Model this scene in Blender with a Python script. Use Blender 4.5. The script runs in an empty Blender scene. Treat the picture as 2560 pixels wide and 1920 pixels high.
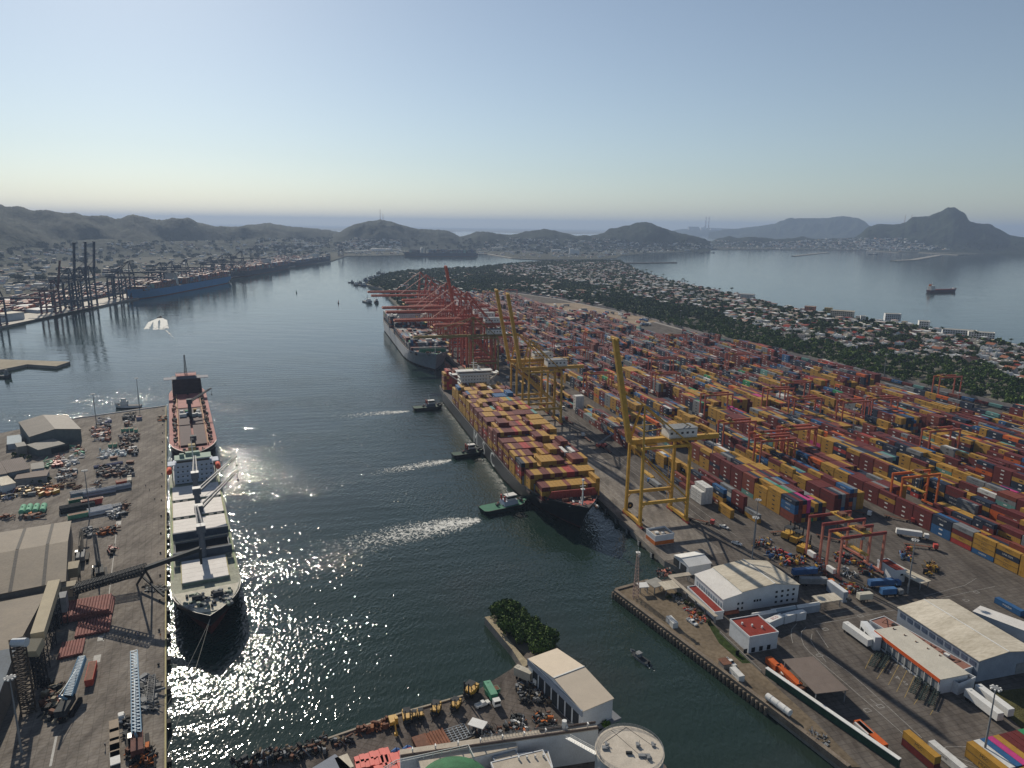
import bpy, math, random
import numpy as np
from mathutils import Vector, Matrix, noise
R = math.radians
rnd = random.Random(7)
S = bpy.context.scene
COL = S.collection
# ---------------------------------------------------------------- camera, sky, sun, exposure
PITCH, ROLL, FPX, H = R(12.6), R(0.7), 1775.0, 160.0
cr, sr, cp, sp = math.cos(ROLL), math.sin(ROLL), math.cos(PITCH), math.sin(PITCH)
cam = bpy.data.cameras.new('camera'); camo = bpy.data.objects.new('camera', cam); COL.objects.link(camo)
m = Matrix(((cr, -sr, 0, 0), (sr*sp, cr*sp, -cp, 0), (sr*cp, cr*cp, sp, H), (0, 0, 0, 1)))
camo.matrix_world = m
cam.sensor_width = 36; cam.lens = FPX/2560*36; cam.clip_start = 1; cam.clip_end = 120000
S.camera = camo
SUN_AZ, SUN_EL = -28.0, 29.0
w = bpy.data.worlds.new('World'); S.world = w; w.use_nodes = True
nt = w.node_tree
sky = nt.nodes.new('ShaderNodeTexSky'); sky.sky_type = 'NISHITA'; sky.sun_disc = False
sky.sun_elevation = R(SUN_EL); sky.sun_rotation = R(SUN_AZ); sky.altitude = 0; sky.air_density = 1.0; sky.dust_density = 0.3; sky.ozone_density = 2.4
nt.nodes['Background'].inputs[1].default_value = 0.072
tint = nt.nodes.new('ShaderNodeMix'); tint.data_type = 'RGBA'; tint.blend_type = 'MULTIPLY'; tint.inputs[0].default_value = 1; tint.inputs[7].default_value = (.93, .99, 1.01, 1)
nt.links.new(sky.outputs[0], tint.inputs[6]); hs = nt.nodes.new('ShaderNodeHueSaturation'); hs.inputs['Saturation'].default_value = .76; nt.links.new(tint.outputs[2], hs.inputs['Color']); nt.links.new(hs.outputs[0], nt.nodes['Background'].inputs[0])
sl = bpy.data.lights.new('sun', 'SUN'); sl.energy = 4.7; sl.angle = R(0.5); sl.color = (1, 0.91, 0.77)
so = bpy.data.objects.new('sun', sl); COL.objects.link(so)
sd = Vector((math.sin(R(SUN_AZ))*math.cos(R(SUN_EL)), math.cos(R(SUN_AZ))*math.cos(R(SUN_EL)), math.sin(R(SUN_EL))))
so.rotation_euler = sd.to_track_quat('Z', 'Y').to_euler(); so.location = (0, 0, 900)
S.view_settings.view_transform = 'Standard'; S.view_settings.look = 'None'; S.view_settings.gamma = 1
S.view_settings.use_curve_mapping = False
S.view_settings.exposure = 0.15
S.cycles.max_bounces = 5; S.cycles.diffuse_bounces = 2; S.cycles.glossy_bounces = 3; S.cycles.transmission_bounces = 2
S.cycles.volume_bounces = 0; S.cycles.transparent_max_bounces = 6; S.cycles.use_denoising = True; S.cycles.denoising_prefilter = 'ACCURATE'; S.cycles.denoising_input_passes = 'RGB_ALBEDO_NORMAL'
S.cycles.caustics_reflective = False; S.cycles.caustics_refractive = False

# ---------------------------------------------------------------- measuring: a point of the photograph on the level z
def ray(px, py):
    x = (px-1280)/FPX; y = -(py-960)/FPX
    x2 = x*cr-y*sr; y2 = x*sr+y*cr
    return Vector((x2, cp+y2*sp, -sp+y2*cp))
def P(px, py, z=0.0):
    d = ray(px, py); t = (z-H)/d.z
    return Vector((d.x*t, d.y*t, z))
def Q(r, c, x, y, z=0.0): return P(c*640+x/3.456, 480+r*480+y/3.456, z)   # same, read in a tile of the photograph
def xy(v): return (v[0], v[1])
# terminal frame: u along the container quay (away), v inland
TA = 16.1; TO = Vector((58.5, 385.7)); TU = Vector((-math.sin(R(TA)), math.cos(R(TA)))); TV = Vector((TU.y, -TU.x))
def T(u, v, z=0.0):
    p = TO+TU*u+TV*v; return Vector((p.x, p.y, z))
def UV(p):
    q = Vector((p[0], p[1]))-TO; return q.dot(TU), q.dot(TV)
TRZ = R(90+TA)
# ---------------------------------------------------------------- materials
MATS = {}
def pm(name, col, var=.18, scale=.35, rough=.8, metal=0., bump=0., bscale=2., stretch=None, col2=None):
    if name in MATS: return MATS[name]
    m = bpy.data.materials.new(name); m.use_nodes = True; n = m.node_tree; b = n.nodes['Principled BSDF']
    b.inputs['Roughness'].default_value = rough; b.inputs['Metallic'].default_value = metal; b.inputs['Specular IOR Level'].default_value = .5 if rough < .65 else (.22 if rough < .9 else .04)
    tc = n.nodes.new('ShaderNodeTexCoord'); mp = n.nodes.new('ShaderNodeMapping')
    n.links.new(tc.outputs['Object'], mp.inputs[0])
    if stretch: mp.inputs['Scale'].default_value = stretch
    nz = n.nodes.new('ShaderNodeTexNoise'); nz.inputs['Scale'].default_value = scale; nz.inputs['Detail'].default_value = 5
    nz.inputs['Roughness'].default_value = .65
    n.links.new(mp.outputs[0], nz.inputs['Vector'])
    cr_ = n.nodes.new('ShaderNodeValToRGB'); n.links.new(nz.outputs[0], cr_.inputs[0])
    a, c = cr_.color_ramp.elements; a.position = .3; c.position = .7
    a.color = tuple(max(0, x*(1-var)) for x in col)+(1,); c.color = tuple(x*(1+var) for x in (col2 or col))+(1,)
    n3 = n.nodes.new('ShaderNodeTexNoise'); n3.inputs['Scale'].default_value = scale*11; n3.inputs['Detail'].default_value = 3; n.links.new(mp.outputs[0], n3.inputs['Vector'])
    r3 = n.nodes.new('ShaderNodeValToRGB'); n.links.new(n3.outputs[0], r3.inputs[0]); r3.color_ramp.elements[0].position = .35; r3.color_ramp.elements[1].position = .6; k3 = 1-var*.9; r3.color_ramp.elements[0].color = (k3, k3*.98, k3*.95, 1)
    m3 = n.nodes.new('ShaderNodeMix'); m3.data_type = 'RGBA'; m3.blend_type = 'MULTIPLY'; m3.inputs[0].default_value = 1; n.links.new(cr_.outputs[0], m3.inputs[6]); n.links.new(r3.outputs[0], m3.inputs[7])
    n.links.new(m3.outputs[2], b.inputs['Base Color'])
    if bump:
        n2 = n.nodes.new('ShaderNodeTexNoise'); n2.inputs['Scale'].default_value = bscale; n2.inputs['Detail'].default_value = 4
        n.links.new(mp.outputs[0], n2.inputs['Vector'])
        bp = n.nodes.new('ShaderNodeBump'); bp.inputs['Strength'].default_value = bump; bp.inputs['Distance'].default_value = 1
        n.links.new(n2.outputs[0], bp.inputs['Height']); n.links.new(bp.outputs[0], b.inputs['Normal'])
    MATS[name] = m; return m
def stripes(m, axis='X', scale=3., amt=.25, bump=.3):
    """corrugation / standing seams: ribs as bump, the shade between them painted as darker bands"""
    n = m.node_tree; b = n.nodes['Principled BSDF']; tc = n.nodes.new('ShaderNodeTexCoord')
    wv = n.nodes.new('ShaderNodeTexWave'); wv.bands_direction = axis; wv.inputs['Scale'].default_value = scale
    n.links.new(tc.outputs['Object'], wv.inputs[0])
    bp = n.nodes.new('ShaderNodeBump'); bp.inputs['Strength'].default_value = bump; bp.inputs['Distance'].default_value = .05
    n.links.new(wv.outputs[0], bp.inputs['Height']); n.links.new(bp.outputs[0], b.inputs['Normal'])
    mx = n.nodes.new('ShaderNodeMix'); mx.data_type = 'RGBA'; mx.blend_type = 'MULTIPLY'
    src = b.inputs['Base Color'].links[0].from_socket
    ramp = n.nodes.new('ShaderNodeValToRGB'); n.links.new(wv.outputs[0], ramp.inputs[0])
    ramp.color_ramp.elements[0].color = (1-amt, 1-amt, 1-amt, 1); ramp.color_ramp.elements[1].color = (1, 1, 1, 1)
    mx.inputs[0].default_value = 1; n.links.new(src, mx.inputs[6]); n.links.new(ramp.outputs[0], mx.inputs[7])
    n.links.new(mx.outputs[2], b.inputs['Base Color']); return m
def leafmat(name, dark, light):
    if name in MATS: return MATS[name]
    m = bpy.data.materials.new(name); m.use_nodes = True; n = m.node_tree; b = n.nodes['Principled BSDF']
    b.inputs['Roughness'].default_value = .8; b.inputs['Specular IOR Level'].default_value = .1
    g = n.nodes.new('ShaderNodeNewGeometry'); r_ = n.nodes.new('ShaderNodeValToRGB')
    n.links.new(g.outputs['Random Per Island'], r_.inputs[0])
    r_.color_ramp.elements[0].color = dark+(1,); r_.color_ramp.elements[1].color = light+(1,)
    tc = n.nodes.new('ShaderNodeTexCoord'); nz = n.nodes.new('ShaderNodeTexNoise'); nz.inputs['Scale'].default_value = .045
    n.links.new(tc.outputs['Object'], nz.inputs['Vector'])
    mx = n.nodes.new('ShaderNodeMix'); mx.data_type = 'RGBA'; mx.blend_type = 'MULTIPLY'; mx.inputs[0].default_value = 1
    r2 = n.nodes.new('ShaderNodeValToRGB'); r2.color_ramp.elements[0].position = .35; r2.color_ramp.elements[1].position = .65
    r2.color_ramp.elements[0].color = (.6, .65, .6, 1); r2.color_ramp.elements[1].color = (1.25, 1.2, 1, 1)
    n.links.new(nz.outputs[0], r2.inputs[0]); n.links.new(r_.outputs[0], mx.inputs[6]); n.links.new(r2.outputs[0], mx.inputs[7])
    n.links.new(mx.outputs[2], b.inputs['Base Color']); MATS[name] = m; return m
# ---------------------------------------------------------------- mesh builder
class MB:
    def __init__(s): s.V = []; s.F = []; s.M = []
    def add(s, vs, fs, m=0):
        o = len(s.V); s.V += [tuple(v) for v in vs]
        for i, f in enumerate(fs):
            s.F.append(tuple(o+k for k in f)); s.M.append(m[i] if isinstance(m, (list, tuple)) else m)
        return s
    def hexa(s, b, t, m=0):                     # four bottom points, four top points
        return s.add(list(b)+list(t), [(3, 2, 1, 0), (4, 5, 6, 7), (0, 1, 5, 4), (1, 2, 6, 5), (2, 3, 7, 6), (3, 0, 4, 7)], m)
    def box(s, x0, y0, z0, x1, y1, z1, m=0):
        return s.hexa([(x0, y0, z0), (x1, y0, z0), (x1, y1, z0), (x0, y1, z0)], [(x0, y0, z1), (x1, y0, z1), (x1, y1, z1), (x0, y1, z1)], m)
    def cbox(s, cx, cy, z0, lx, ly, h, m=0, rz=0.):
        c, q = math.cos(rz), math.sin(rz); pts = [(-lx/2, -ly/2), (lx/2, -ly/2), (lx/2, ly/2), (-lx/2, ly/2)]
        pp = [(cx+a*c-b*q, cy+a*q+b*c) for a, b in pts]
        return s.hexa([p+(z0,) for p in pp], [p+(z0+h,) for p in pp], m)
    def beam(s, p, q, w, h=None, m=0, w2=None):
        p, q = Vector(p), Vector(q); h = h or w; d = (q-p).normalized()
        up = Vector((0, 0, 1)) if abs(d.z) < .98 else Vector((0, 1, 0))
        a = d.cross(up).normalized(); b = a.cross(d); k = (w2 or w)/w
        f = lambda o, j: [o-a*w/2*j-b*h/2*j, o+a*w/2*j-b*h/2*j, o+a*w/2*j+b*h/2*j, o-a*w/2*j+b*h/2*j]
        return s.hexa(f(p, 1), f(q, k), m)
    def tube(s, p, q, r, r2=None, n=8, m=0, caps=True):
        p, q = Vector(p), Vector(q); r2 = r if r2 is None else r2; d = (q-p).normalized()
        up = Vector((0, 0, 1)) if abs(d.z) < .98 else Vector((0, 1, 0)); a = d.cross(up).normalized(); b = a.cross(d)
        vs = [o+(a*math.cos(t)+b*math.sin(t))*rr for o, rr in ((p, r), (q, r2)) for t in [2*math.pi*i/n for i in range(n)]]
        fs = [(i, (i+1) % n, n+(i+1) % n, n+i) for i in range(n)]
        if caps: fs += [tuple(range(n-1, -1, -1)), tuple(range(n, 2*n))]
        return s.add(vs, fs, m)
    def prism(s, poly, z0, z1, m=0, mtop=None):
        n = len(poly); vs = [(p[0], p[1], z0) for p in poly]+[(p[0], p[1], z1) for p in poly]
        fs = [(i, (i+1) % n, n+(i+1) % n, n+i) for i in range(n)]+[tuple(range(n, 2*n)), tuple(range(n-1, -1, -1))]
        return s.add(vs, fs, [m]*n+[m if mtop is None else mtop, m])
    def lattice(s, p, q, w, h, n, r=.12, m=0, w2=None):
        """four chords with zigzag bracing"""
        p, q = Vector(p), Vector(q); d = (q-p).normalized()
        up = Vector((0, 0, 1)) if abs(d.z) < .98 else Vector((0, 1, 0)); a = d.cross(up).normalized(); b = a.cross(d); k = (w2 or w)/w
        def cn(i):
            t = i/n; o = p.lerp(q, t); j = 1+(k-1)*t
            return [o+a*w/2*j*x+b*h/2*j*y for x, y in ((-1, -1), (1, -1), (1, 1), (-1, 1))]
        A = cn(0)
        for e, f in zip(cn(0), cn(n)): s.beam(e, f, r*1.5, m=m)
        for i in range(n):
            B = cn(i+1)
            for j in range(4):
                s.beam(A[j], B[(j+1) % 4], r, m=m); s.beam(B[j], B[(j+1) % 4], r, m=m)
            A = B
        return s
    def build(s, name, mats, parent=None, smooth=False):
        me = bpy.data.meshes.new(name); me.from_pydata(s.V, [], s.F)
        mats = mats if isinstance(mats, (list, tuple)) else [mats]
        for k in mats: me.materials.append(k)
        if len(mats) > 1: me.polygons.foreach_set('material_index', s.M)
        if smooth: me.polygons.foreach_set('use_smooth', [True]*len(me.polygons))
        me.update(); o = bpy.data.objects.new(name, me); COL.objects.link(o)
        if parent: o.parent = parent
        return o
def tag(o, label=None, cat=None, group=None, kind=None):
    if label: o['label'] = label
    if cat: o['category'] = cat
    if group: o['group'] = group
    if kind: o['kind'] = kind
    return o
def thing(name, label, cat, loc=(0, 0, 0), rz=0., group=None):
    o = bpy.data.objects.new(name, None); COL.objects.link(o); o.empty_display_size = .1
    o.location = loc; o.rotation_euler = (0, 0, rz); return tag(o, label, cat, group)
def dup(root, loc, rz=0., label=None, group=None, sc=1.):
    r_ = root.copy(); COL.objects.link(r_); r_.location = loc; r_.rotation_euler = (0, 0, rz); r_.scale = (sc, sc, sc)
    if label: r_['label'] = label
    if group: r_['group'] = group
    for ch in root.children:
        c = ch.copy(); COL.objects.link(c); c.parent = r_
        for g_ in ch.children:
            e = g_.copy(); COL.objects.link(e); e.parent = c
    return r_
def struct(name, mb, m, smooth=False): return tag(mb.build(name, m, smooth=smooth), kind='structure')
def bulk(name, V, F, M, mats):
    """a big quad mesh from numpy arrays"""
    me = bpy.data.meshes.new(name); nf = len(F)
    me.vertices.add(len(V)); me.vertices.foreach_set('co', V.astype(np.float32).ravel())
    me.loops.add(nf*4); me.loops.foreach_set('vertex_index', F.astype(np.int32).ravel())
    me.polygons.add(nf); me.polygons.foreach_set('loop_start', np.arange(0, nf*4, 4, dtype=np.int32))
    try: me.polygons.foreach_set('loop_total', np.full(nf, 4, dtype=np.int32))
    except Exception: pass
    for k in mats: me.materials.append(k)
    me.polygons.foreach_set('material_index', M.astype(np.int32)); me.polygons.foreach_set('use_smooth', np.zeros(nf, dtype=bool)); me.update(calc_edges=True); me.validate()
    o = bpy.data.objects.new(name, me); COL.objects.link(o); return o
def scatter(protoV, protoF, protoM, tr):
    """tr: rows x, y, z, rz, sx, sy, sz, material offset"""
    tr = np.array(tr, dtype=float); n = len(tr); k = len(protoV)
    c, s_ = np.cos(tr[:, 3])[:, None], np.sin(tr[:, 3])[:, None]
    X = protoV[None, :, 0]*tr[:, 4:5]; Y = protoV[None, :, 1]*tr[:, 5:6]; Z = protoV[None, :, 2]*tr[:, 6:7]
    V = np.stack([X*c-Y*s_+tr[:, 0:1], X*s_+Y*c+tr[:, 1:2], Z+tr[:, 2:3]], -1).reshape(-1, 3)
    F = (protoF[None]+(np.arange(n)*k)[:, None, None]).reshape(-1, 4)
    M = (protoM[None]+tr[:, 7:8]).reshape(-1); return V, F, M
def join(parts):
    o = 0; Vs, Fs, Ms = [], [], []
    for V, F, M in parts: Vs.append(V); Fs.append(F+o); Ms.append(M); o += len(V)
    return np.concatenate(Vs), np.concatenate(Fs), np.concatenate(Ms)
def inside(poly, x, y):
    r_ = False; n = len(poly); j = n-1
    for i in range(n):
        a, b = poly[i], poly[j]
        if (a[1] > y) != (b[1] > y) and x < (b[0]-a[0])*(y-a[1])/(b[1]-a[1])+a[0]: r_ = not r_
        j = i
    return r_
# common paints
WHITE = pm('white_paint', (.66, .66, .64), .1, .2); OFFW = pm('cream_roof', (.54, .48, .37), .2, .12, stretch=(1, .25, 1), col2=(.56, .51, .42))
GREY = pm('grey_steel', (.22, .23, .24), .2, .5); DARK = pm('dark_steel', (.035, .04, .045), .3, .6); BLACK = pm('black_rubber', (.012, .012, .013), .3)
YEL = pm('yellow_crane_paint', (.50, .285, .03), .25, .3, .6); ORG = pm('orange_red_crane_paint', (.44, .075, .03), .3, .3, .6)
RTGM = pm('gantry_red_paint', (.40, .085, .04), .25, .3, .6); RTGF = pm('faded_gantry_paint', (.46, .17, .12), .2, .3, .7)
BLUE = pm('blue_paint', (.04, .12, .28), .2, .4, .6); LBLUE = pm('light_blue_paint', (.13, .27, .42), .25, .4, .6)
RED = pm('red_paint', (.42, .05, .035), .2, .4, .6); GREEN = pm('green_paint', (.03, .22, .12), .2, .4, .6); PGREEN = pm('pale_green_paint', (.16, .42, .27), .2, .4)
RUST = pm('rusty_steel', (.17, .075, .045), .35, .7); MAR = pm('maroon_paint', (.16, .03, .03), .2, .3); ORNG = pm('orange_paint', (.5, .14, .03), .2, .4)
GLASS = pm('dark_glass', (.01, .013, .016), .2, 1, .3); CONC = pm('concrete', (.24, .225, .205), .18, .08, .9, bump=.1)
ASPH = pm('asphalt', (.088, .082, .078), .25, .03, .9); BROWN = pm('brown_earth', (.17, .135, .095), .3, .06, .95); SAND = pm('sand', (.42, .36, .27), .15, .05, .95)
CROOF = stripes(pm('tan_corrugated_roof', (.15, .118, .082), .2, .1, .7), 'X', 1.2, .2); GROOF = stripes(pm('grey_corrugated_roof', (.105, .09, .075), .2, .1, .7), 'X', 1.0, .25)
DROOF = stripes(pm('brown_striped_roof', (.12, .085, .075), .2, .1, .8), 'Y', .35, .55); BGREY = pm('blue_grey_wall', (.26, .30, .36), .12, .2); TWALL = pm('white_wall', (.58, .6, .62), .1, .2)
REDF = pm('red_roof_paint', (.23, .045, .035), .15, .3, .9); YPALE = pm('pale_yellow_paint', (.36, .32, .15), .15, .3)
# ================================================================ water, land, hills
WZ = -3.2
def water_mat():
    m = bpy.data.materials.new('harbour_water'); m.use_nodes = True; n = m.node_tree; b = n.nodes['Principled BSDF']; L = n.links
    b.inputs['IOR'].default_value = 1.33; b.inputs['Roughness'].default_value = .05
    g = n.nodes.new('ShaderNodeNewGeometry'); pos = g.outputs['Position']
    def nz(scale, det=3, st=(1, 1, 1), rot=0, rough=.55):
        mp = n.nodes.new('ShaderNodeMapping'); mp.inputs['Scale'].default_value = st; mp.inputs['Rotation'].default_value = (0, 0, R(rot)); L.new(pos, mp.inputs[0])
        t = n.nodes.new('ShaderNodeTexNoise'); t.inputs['Scale'].default_value = scale; t.inputs['Detail'].default_value = det; t.inputs['Roughness'].default_value = rough
        L.new(mp.outputs[0], t.inputs['Vector']); return t.outputs[0]
    def math_(op, a, c):
        q = n.nodes.new('ShaderNodeMath'); q.operation = op
        for i, v in enumerate((a, c)):
            if isinstance(v, (int, float)): q.inputs[i].default_value = v
            else: L.new(v, q.inputs[i])
        return q.outputs[0]
    def ramp(src, stops):
        r_ = n.nodes.new('ShaderNodeValToRGB'); L.new(src, r_.inputs[0]); e = r_.color_ramp.elements
        while len(e) < len(stops): e.new(.5)
        for k, (p, c) in zip(e, stops): k.position = p; k.color = c if len(c) == 4 else c+(1,)
        return r_.outputs[0]
    # wind patches decide how rough the sea is; swell and chop give the slopes
    patch = ramp(nz(.009, 5, (1, 1.6, 1), -10, .62), [(.4, (.45,)*3), (.58, (1,)*3)])
    chop = nz(.8, 1.3, (1, .55, 1), -20, .5); swell = nz(.05, 2, (.35, 1, 1), 12)
    wv = n.nodes.new('ShaderNodeTexWave'); wv.inputs['Scale'].default_value = .028; wv.inputs['Distortion'].default_value = 2.2; wv.inputs['Detail'].default_value = 2; wv.bands_direction = 'Y'
    mp = n.nodes.new('ShaderNodeMapping'); mp.inputs['Rotation'].default_value = (0, 0, R(-14)); L.new(pos, mp.inputs[0]); L.new(mp.outputs[0], wv.inputs[0])
    vd = n.nodes.new('ShaderNodeVectorMath'); vd.operation = 'DISTANCE'; L.new(pos, vd.inputs[0]); vd.inputs[1].default_value = (-90, 500, 0)
    calm = n.nodes.new('ShaderNodeMapRange'); L.new(vd.outputs['Value'], calm.inputs[0]); calm.inputs[1].default_value = 160; calm.inputs[2].default_value = 500; calm.inputs[3].default_value = 1; calm.inputs[4].default_value = .15
    # the basin between the berths is open to the wind, the far reaches are sheltered
    chop = math_('MULTIPLY', chop, calm.outputs[0])
    h = math_('ADD', math_('MULTIPLY', math_('MULTIPLY', chop, math_('ADD', patch, .05)), 1.22), math_('ADD', math_('MULTIPLY', swell, .8), math_('MULTIPLY', wv.outputs[0], .14)))
    # short chop belongs to the harbour; far water keeps the swell only
    bp = n.nodes.new('ShaderNodeBump'); bp.inputs['Strength'].default_value = 1; bp.inputs['Distance'].default_value = .42
    L.new(h, bp.inputs['Height']); L.new(bp.outputs[0], b.inputs['Normal'])
    c = ramp(nz(.006, 4), [(.35, (.011, .026, .02)), (.55, (.017, .03, .024)), (.72, (.034, .034, .028))])
    L.new(c, b.inputs['Base Color']); return m
WATER = water_mat()
mb = MB(); ring = [0, 400, 900, 2000, 5000, 12000, 30000, 78000]; NA = 48
vs = [(0, 0, WZ)]+[(r_*math.sin(2*math.pi*a/NA), r_*math.cos(2*math.pi*a/NA), WZ) for r_ in ring[1:] for a in range(NA)]
fs = [(0, 1+(a+1) % NA, 1+a) for a in range(NA)]+[(1+i*NA+a, 1+i*NA+(a+1) % NA, 1+(i+1)*NA+(a+1) % NA, 1+(i+1)*NA+a) for i in range(len(ring)-2) for a in range(NA)]
mb.add(vs, [f[::-1] if len(f) == 3 else f for f in fs]); wob = struct('water', mb, WATER)
def land(name, pts, m, z=0., depth=4.5, side=None):
    mb = MB(); a = sum(pts[i][0]*pts[(i+1) % len(pts)][1]-pts[(i+1) % len(pts)][0]*pts[i][1] for i in range(len(pts)))
    if a < 0: pts = pts[::-1]
    mb.prism([xy(p) for p in pts], z-depth, z, 1, 0); return struct(name, mb, [m, side or CONC])
YARD = pm('yard_asphalt', (.135, .122, .112), .14, .045, .9)
QUAYM = pm('quay_concrete', (.235, .215, .195), .18, .05, .9)
# oil stains, lane seams of the quay
def seams(m, sx=.16, rot=0):
    n = m.node_tree; b = n.nodes['Principled BSDF']; g = n.nodes.new('ShaderNodeNewGeometry'); mp = n.nodes.new('ShaderNodeMapping')
    mp.inputs['Rotation'].default_value = (0, 0, R(rot)); n.links.new(g.outputs['Position'], mp.inputs[0])
    br = n.nodes.new('ShaderNodeTexBrick'); br.inputs['Scale'].default_value = sx; br.inputs['Mortar Size'].default_value = .018; br.offset = .0
    br.inputs['Color1'].default_value = (1, 1, 1, 1); br.inputs['Color2'].default_value = (.86, .86, .86, 1); br.inputs['Mortar'].default_value = (.68, .68, .68, 1)
    n.links.new(mp.outputs[0], br.inputs[0])
    mp2 = n.nodes.new('ShaderNodeMapping'); mp2.inputs['Rotation'].default_value = (0, 0, R(rot)); mp2.inputs['Scale'].default_value = (1, .45, 1); n.links.new(g.outputs['Position'], mp2.inputs[0])
    nz = n.nodes.new('ShaderNodeTexNoise'); nz.inputs['Scale'].default_value = .13; nz.inputs['Detail'].default_value = 6; n.links.new(mp2.outputs[0], nz.inputs['Vector'])
    rp = n.nodes.new('ShaderNodeValToRGB'); rp.color_ramp.elements[0].position = .3; rp.color_ramp.elements[0].color = (.74, .72, .71, 1); rp.color_ramp.elements[1].position = .58; rp.color_ramp.elements[1].color = (1.05, 1.04, 1.02, 1)
    n.links.new(nz.outputs[0], rp.inputs[0])
    n4 = n.nodes.new('ShaderNodeTexNoise'); n4.inputs['Scale'].default_value = .32; n4.inputs['Detail'].default_value = 8; n4.inputs['Roughness'].default_value = .7; mp3 = n.nodes.new('ShaderNodeMapping'); mp3.inputs['Rotation'].default_value = (0, 0, R(rot)); mp3.inputs['Scale'].default_value = (1, .12, 1)
    n.links.new(g.outputs['Position'], mp3.inputs[0]); n.links.new(mp3.outputs[0], n4.inputs['Vector']); r4 = n.nodes.new('ShaderNodeValToRGB'); n.links.new(n4.outputs[0], r4.inputs[0]); r4.color_ramp.elements[0].position = .38; r4.color_ramp.elements[0].color = (.72, .71, .7, 1); r4.color_ramp.elements[1].position = .55; r4.color_ramp.elements[1].color = (1.06, 1.05, 1.03, 1)
    src = b.inputs['Base Color'].links[0].from_socket
    for c in (br.outputs[0], rp.outputs[0], r4.outputs[0]):
        mx = n.nodes.new('ShaderNodeMix'); mx.data_type = 'RGBA'; mx.blend_type = 'MULTIPLY'; mx.inputs[0].default_value = 1
        n.links.new(src, mx.inputs[6]); n.links.new(c, mx.inputs[7]); src = mx.outputs[2]
    n.links.new(src, b.inputs['Base Color'])
seams(QUAYM, .17, -25.5); seams(YARD, .12, -TA)
TERRA = pm('dry_ground', (.11, .105, .075), .35, .012, .95, col2=(.16, .15, .11)); SCRUB = pm('town_ground', (.09, .09, .06), .4, .02, .95, col2=(.19, .18, .15))
# --- container terminal with the strip of land in front (one sheet)
term = [T(-66.5, -1), T(398, -1), T(470, -1), T(935, -1), T(960, 120), T(1290, 150), T(1360, 318), T(1161, 380), T(908, 417), T(604, 418), T(383, 441), T(194, 455), T(100, 464), T(-60, 466), T(-460, 466),
        Q(2, 3, 2600, 2600), Q(2, 3, 690, 1659), Q(2, 3, 0, 1120), Q(2, 2, 890, 130), Q(2, 2, 1180, 40), T(-84, 6)]
land('ground_terminal', term, YARD)
strip = [Q(2, 2, 905, 140), Q(2, 2, 1180, 60), Q(2, 2, 1330, 70), Q(2, 2, 1500, 220), Q(2, 2, 1740, 440), Q(2, 2, 2212, 900), Q(2, 3, 420, 1280), Q(2, 3, 800, 1659), Q(2, 3, 705, 1659), Q(2, 3, 0, 1130)]
mb = MB(); mb.prism([xy(p) for p in strip][::-1], .05, .3, 0); struct('dirt_road', mb, BROWN)
mb = MB()
for a_, b_ in ((Q(2, 2, 890, 130), Q(2, 3, 0, 1120)), (Q(2, 3, 0, 1120), Q(2, 3, 700, 1659)), (Q(2, 2, 895, 125), Q(2, 2, 1180, 45))): mb.beam(a_+Vector((0, 0, -.3)), b_+Vector((0, 0, -.3)), 1.6, 2.2)
for i in range(46):
    p = Q(2, 2, 890, 130).lerp(Q(2, 3, 0, 1120), i/45); mb.beam(p+Vector((-.9, -.4, -4)), p+Vector((-.9, -.4, -.3)), .9)
o = mb.build('sea_wall', [pm('weathered_concrete', (.2, .165, .13), .3, .2, .9)]); tag(o, 'long weathered concrete sea wall along the dirt road and green channel', 'sea wall')
# --- left quay
LE0, LE1 = P(416, 1925), P(416, 1015)
lq = [P(416, 2300), LE1, Q(1, 0, 1240, 205), Q(1, 0, 620, 300), Q(1, 0, 0, 425), Q(1, 0, -1500, 620), P(-900, 2300)]
land('ground_left_quay', lq, QUAYM)
LD = (LE1-LE0).normalized(); LN = Vector((-LD.y, LD.x, 0))       # LN points inland (left)
LAZ = math.atan2(LD.y, LD.x)
def LQ(s_, d, z=0.): return LE0+LD*s_+LN*d+Vector((0, 0, z))
mb = MB(); mb.beam(LQ(-80, .25, .15), LQ(474, .25, .15), .5, .3); o = mb.build('quay_kerb', YPALE); tag(o, 'yellow painted kerb along the edge of the left quay', 'kerb')
mb = MB(); mb.beam(LE1+Vector((-.6, -.3, .35)), Q(1, 0, 620, 300, .35), .6, .7); o = mb.build('parapet_wall', WHITE); tag(o, 'low white parapet wall along the far end of the left quay', 'wall')
# pier far left
land('pier', [Q(0, 0, -400, 1430), Q(0, 0, 0, 1445), Q(0, 0, 605, 1465), Q(0, 0, 485, 1505), Q(0, 0, 235, 1488), Q(0, 0, 0, 1535), Q(0, 0, -400, 1620)], pm('pale_pier_concrete', (.33, .29, .22), .15, .05, .9), depth=5)
# --- bottom wharf
bw = [Q(2, 1, -420, 1750), Q(2, 1, 0, 1620), Q(2, 1, 585, 1418), Q(2, 1, 1270, 1180), Q(2, 1, 1870, 1012), Q(2, 2, 0, 800), Q(2, 2, 150, 640), Q(2, 2, 640, 1250), Q(2, 2, 740, 1340), Q(2, 2, 960, 1290), Q(2, 2, 1330, 1640), Q(2, 2, 1600, 2300), Q(2, 1, -1500, 2700)]
WHARF = pm('wharf_pavement', (.145, .128, .118), .2, .08, .9, bump=.06); seams(WHARF, .12, 20)
land('ground_wharf', bw, WHARF)
mb = MB(); e = [Q(2, 1, 0, 1615), Q(2, 1, 585, 1418), Q(2, 1, 1270, 1180), Q(2, 1, 1870, 1012)]
for a_, b_ in zip(e, e[1:]): mb.beam(a_+Vector((0, -.3, .2)), b_+Vector((0, -.3, .2)), .7, .5)
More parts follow.
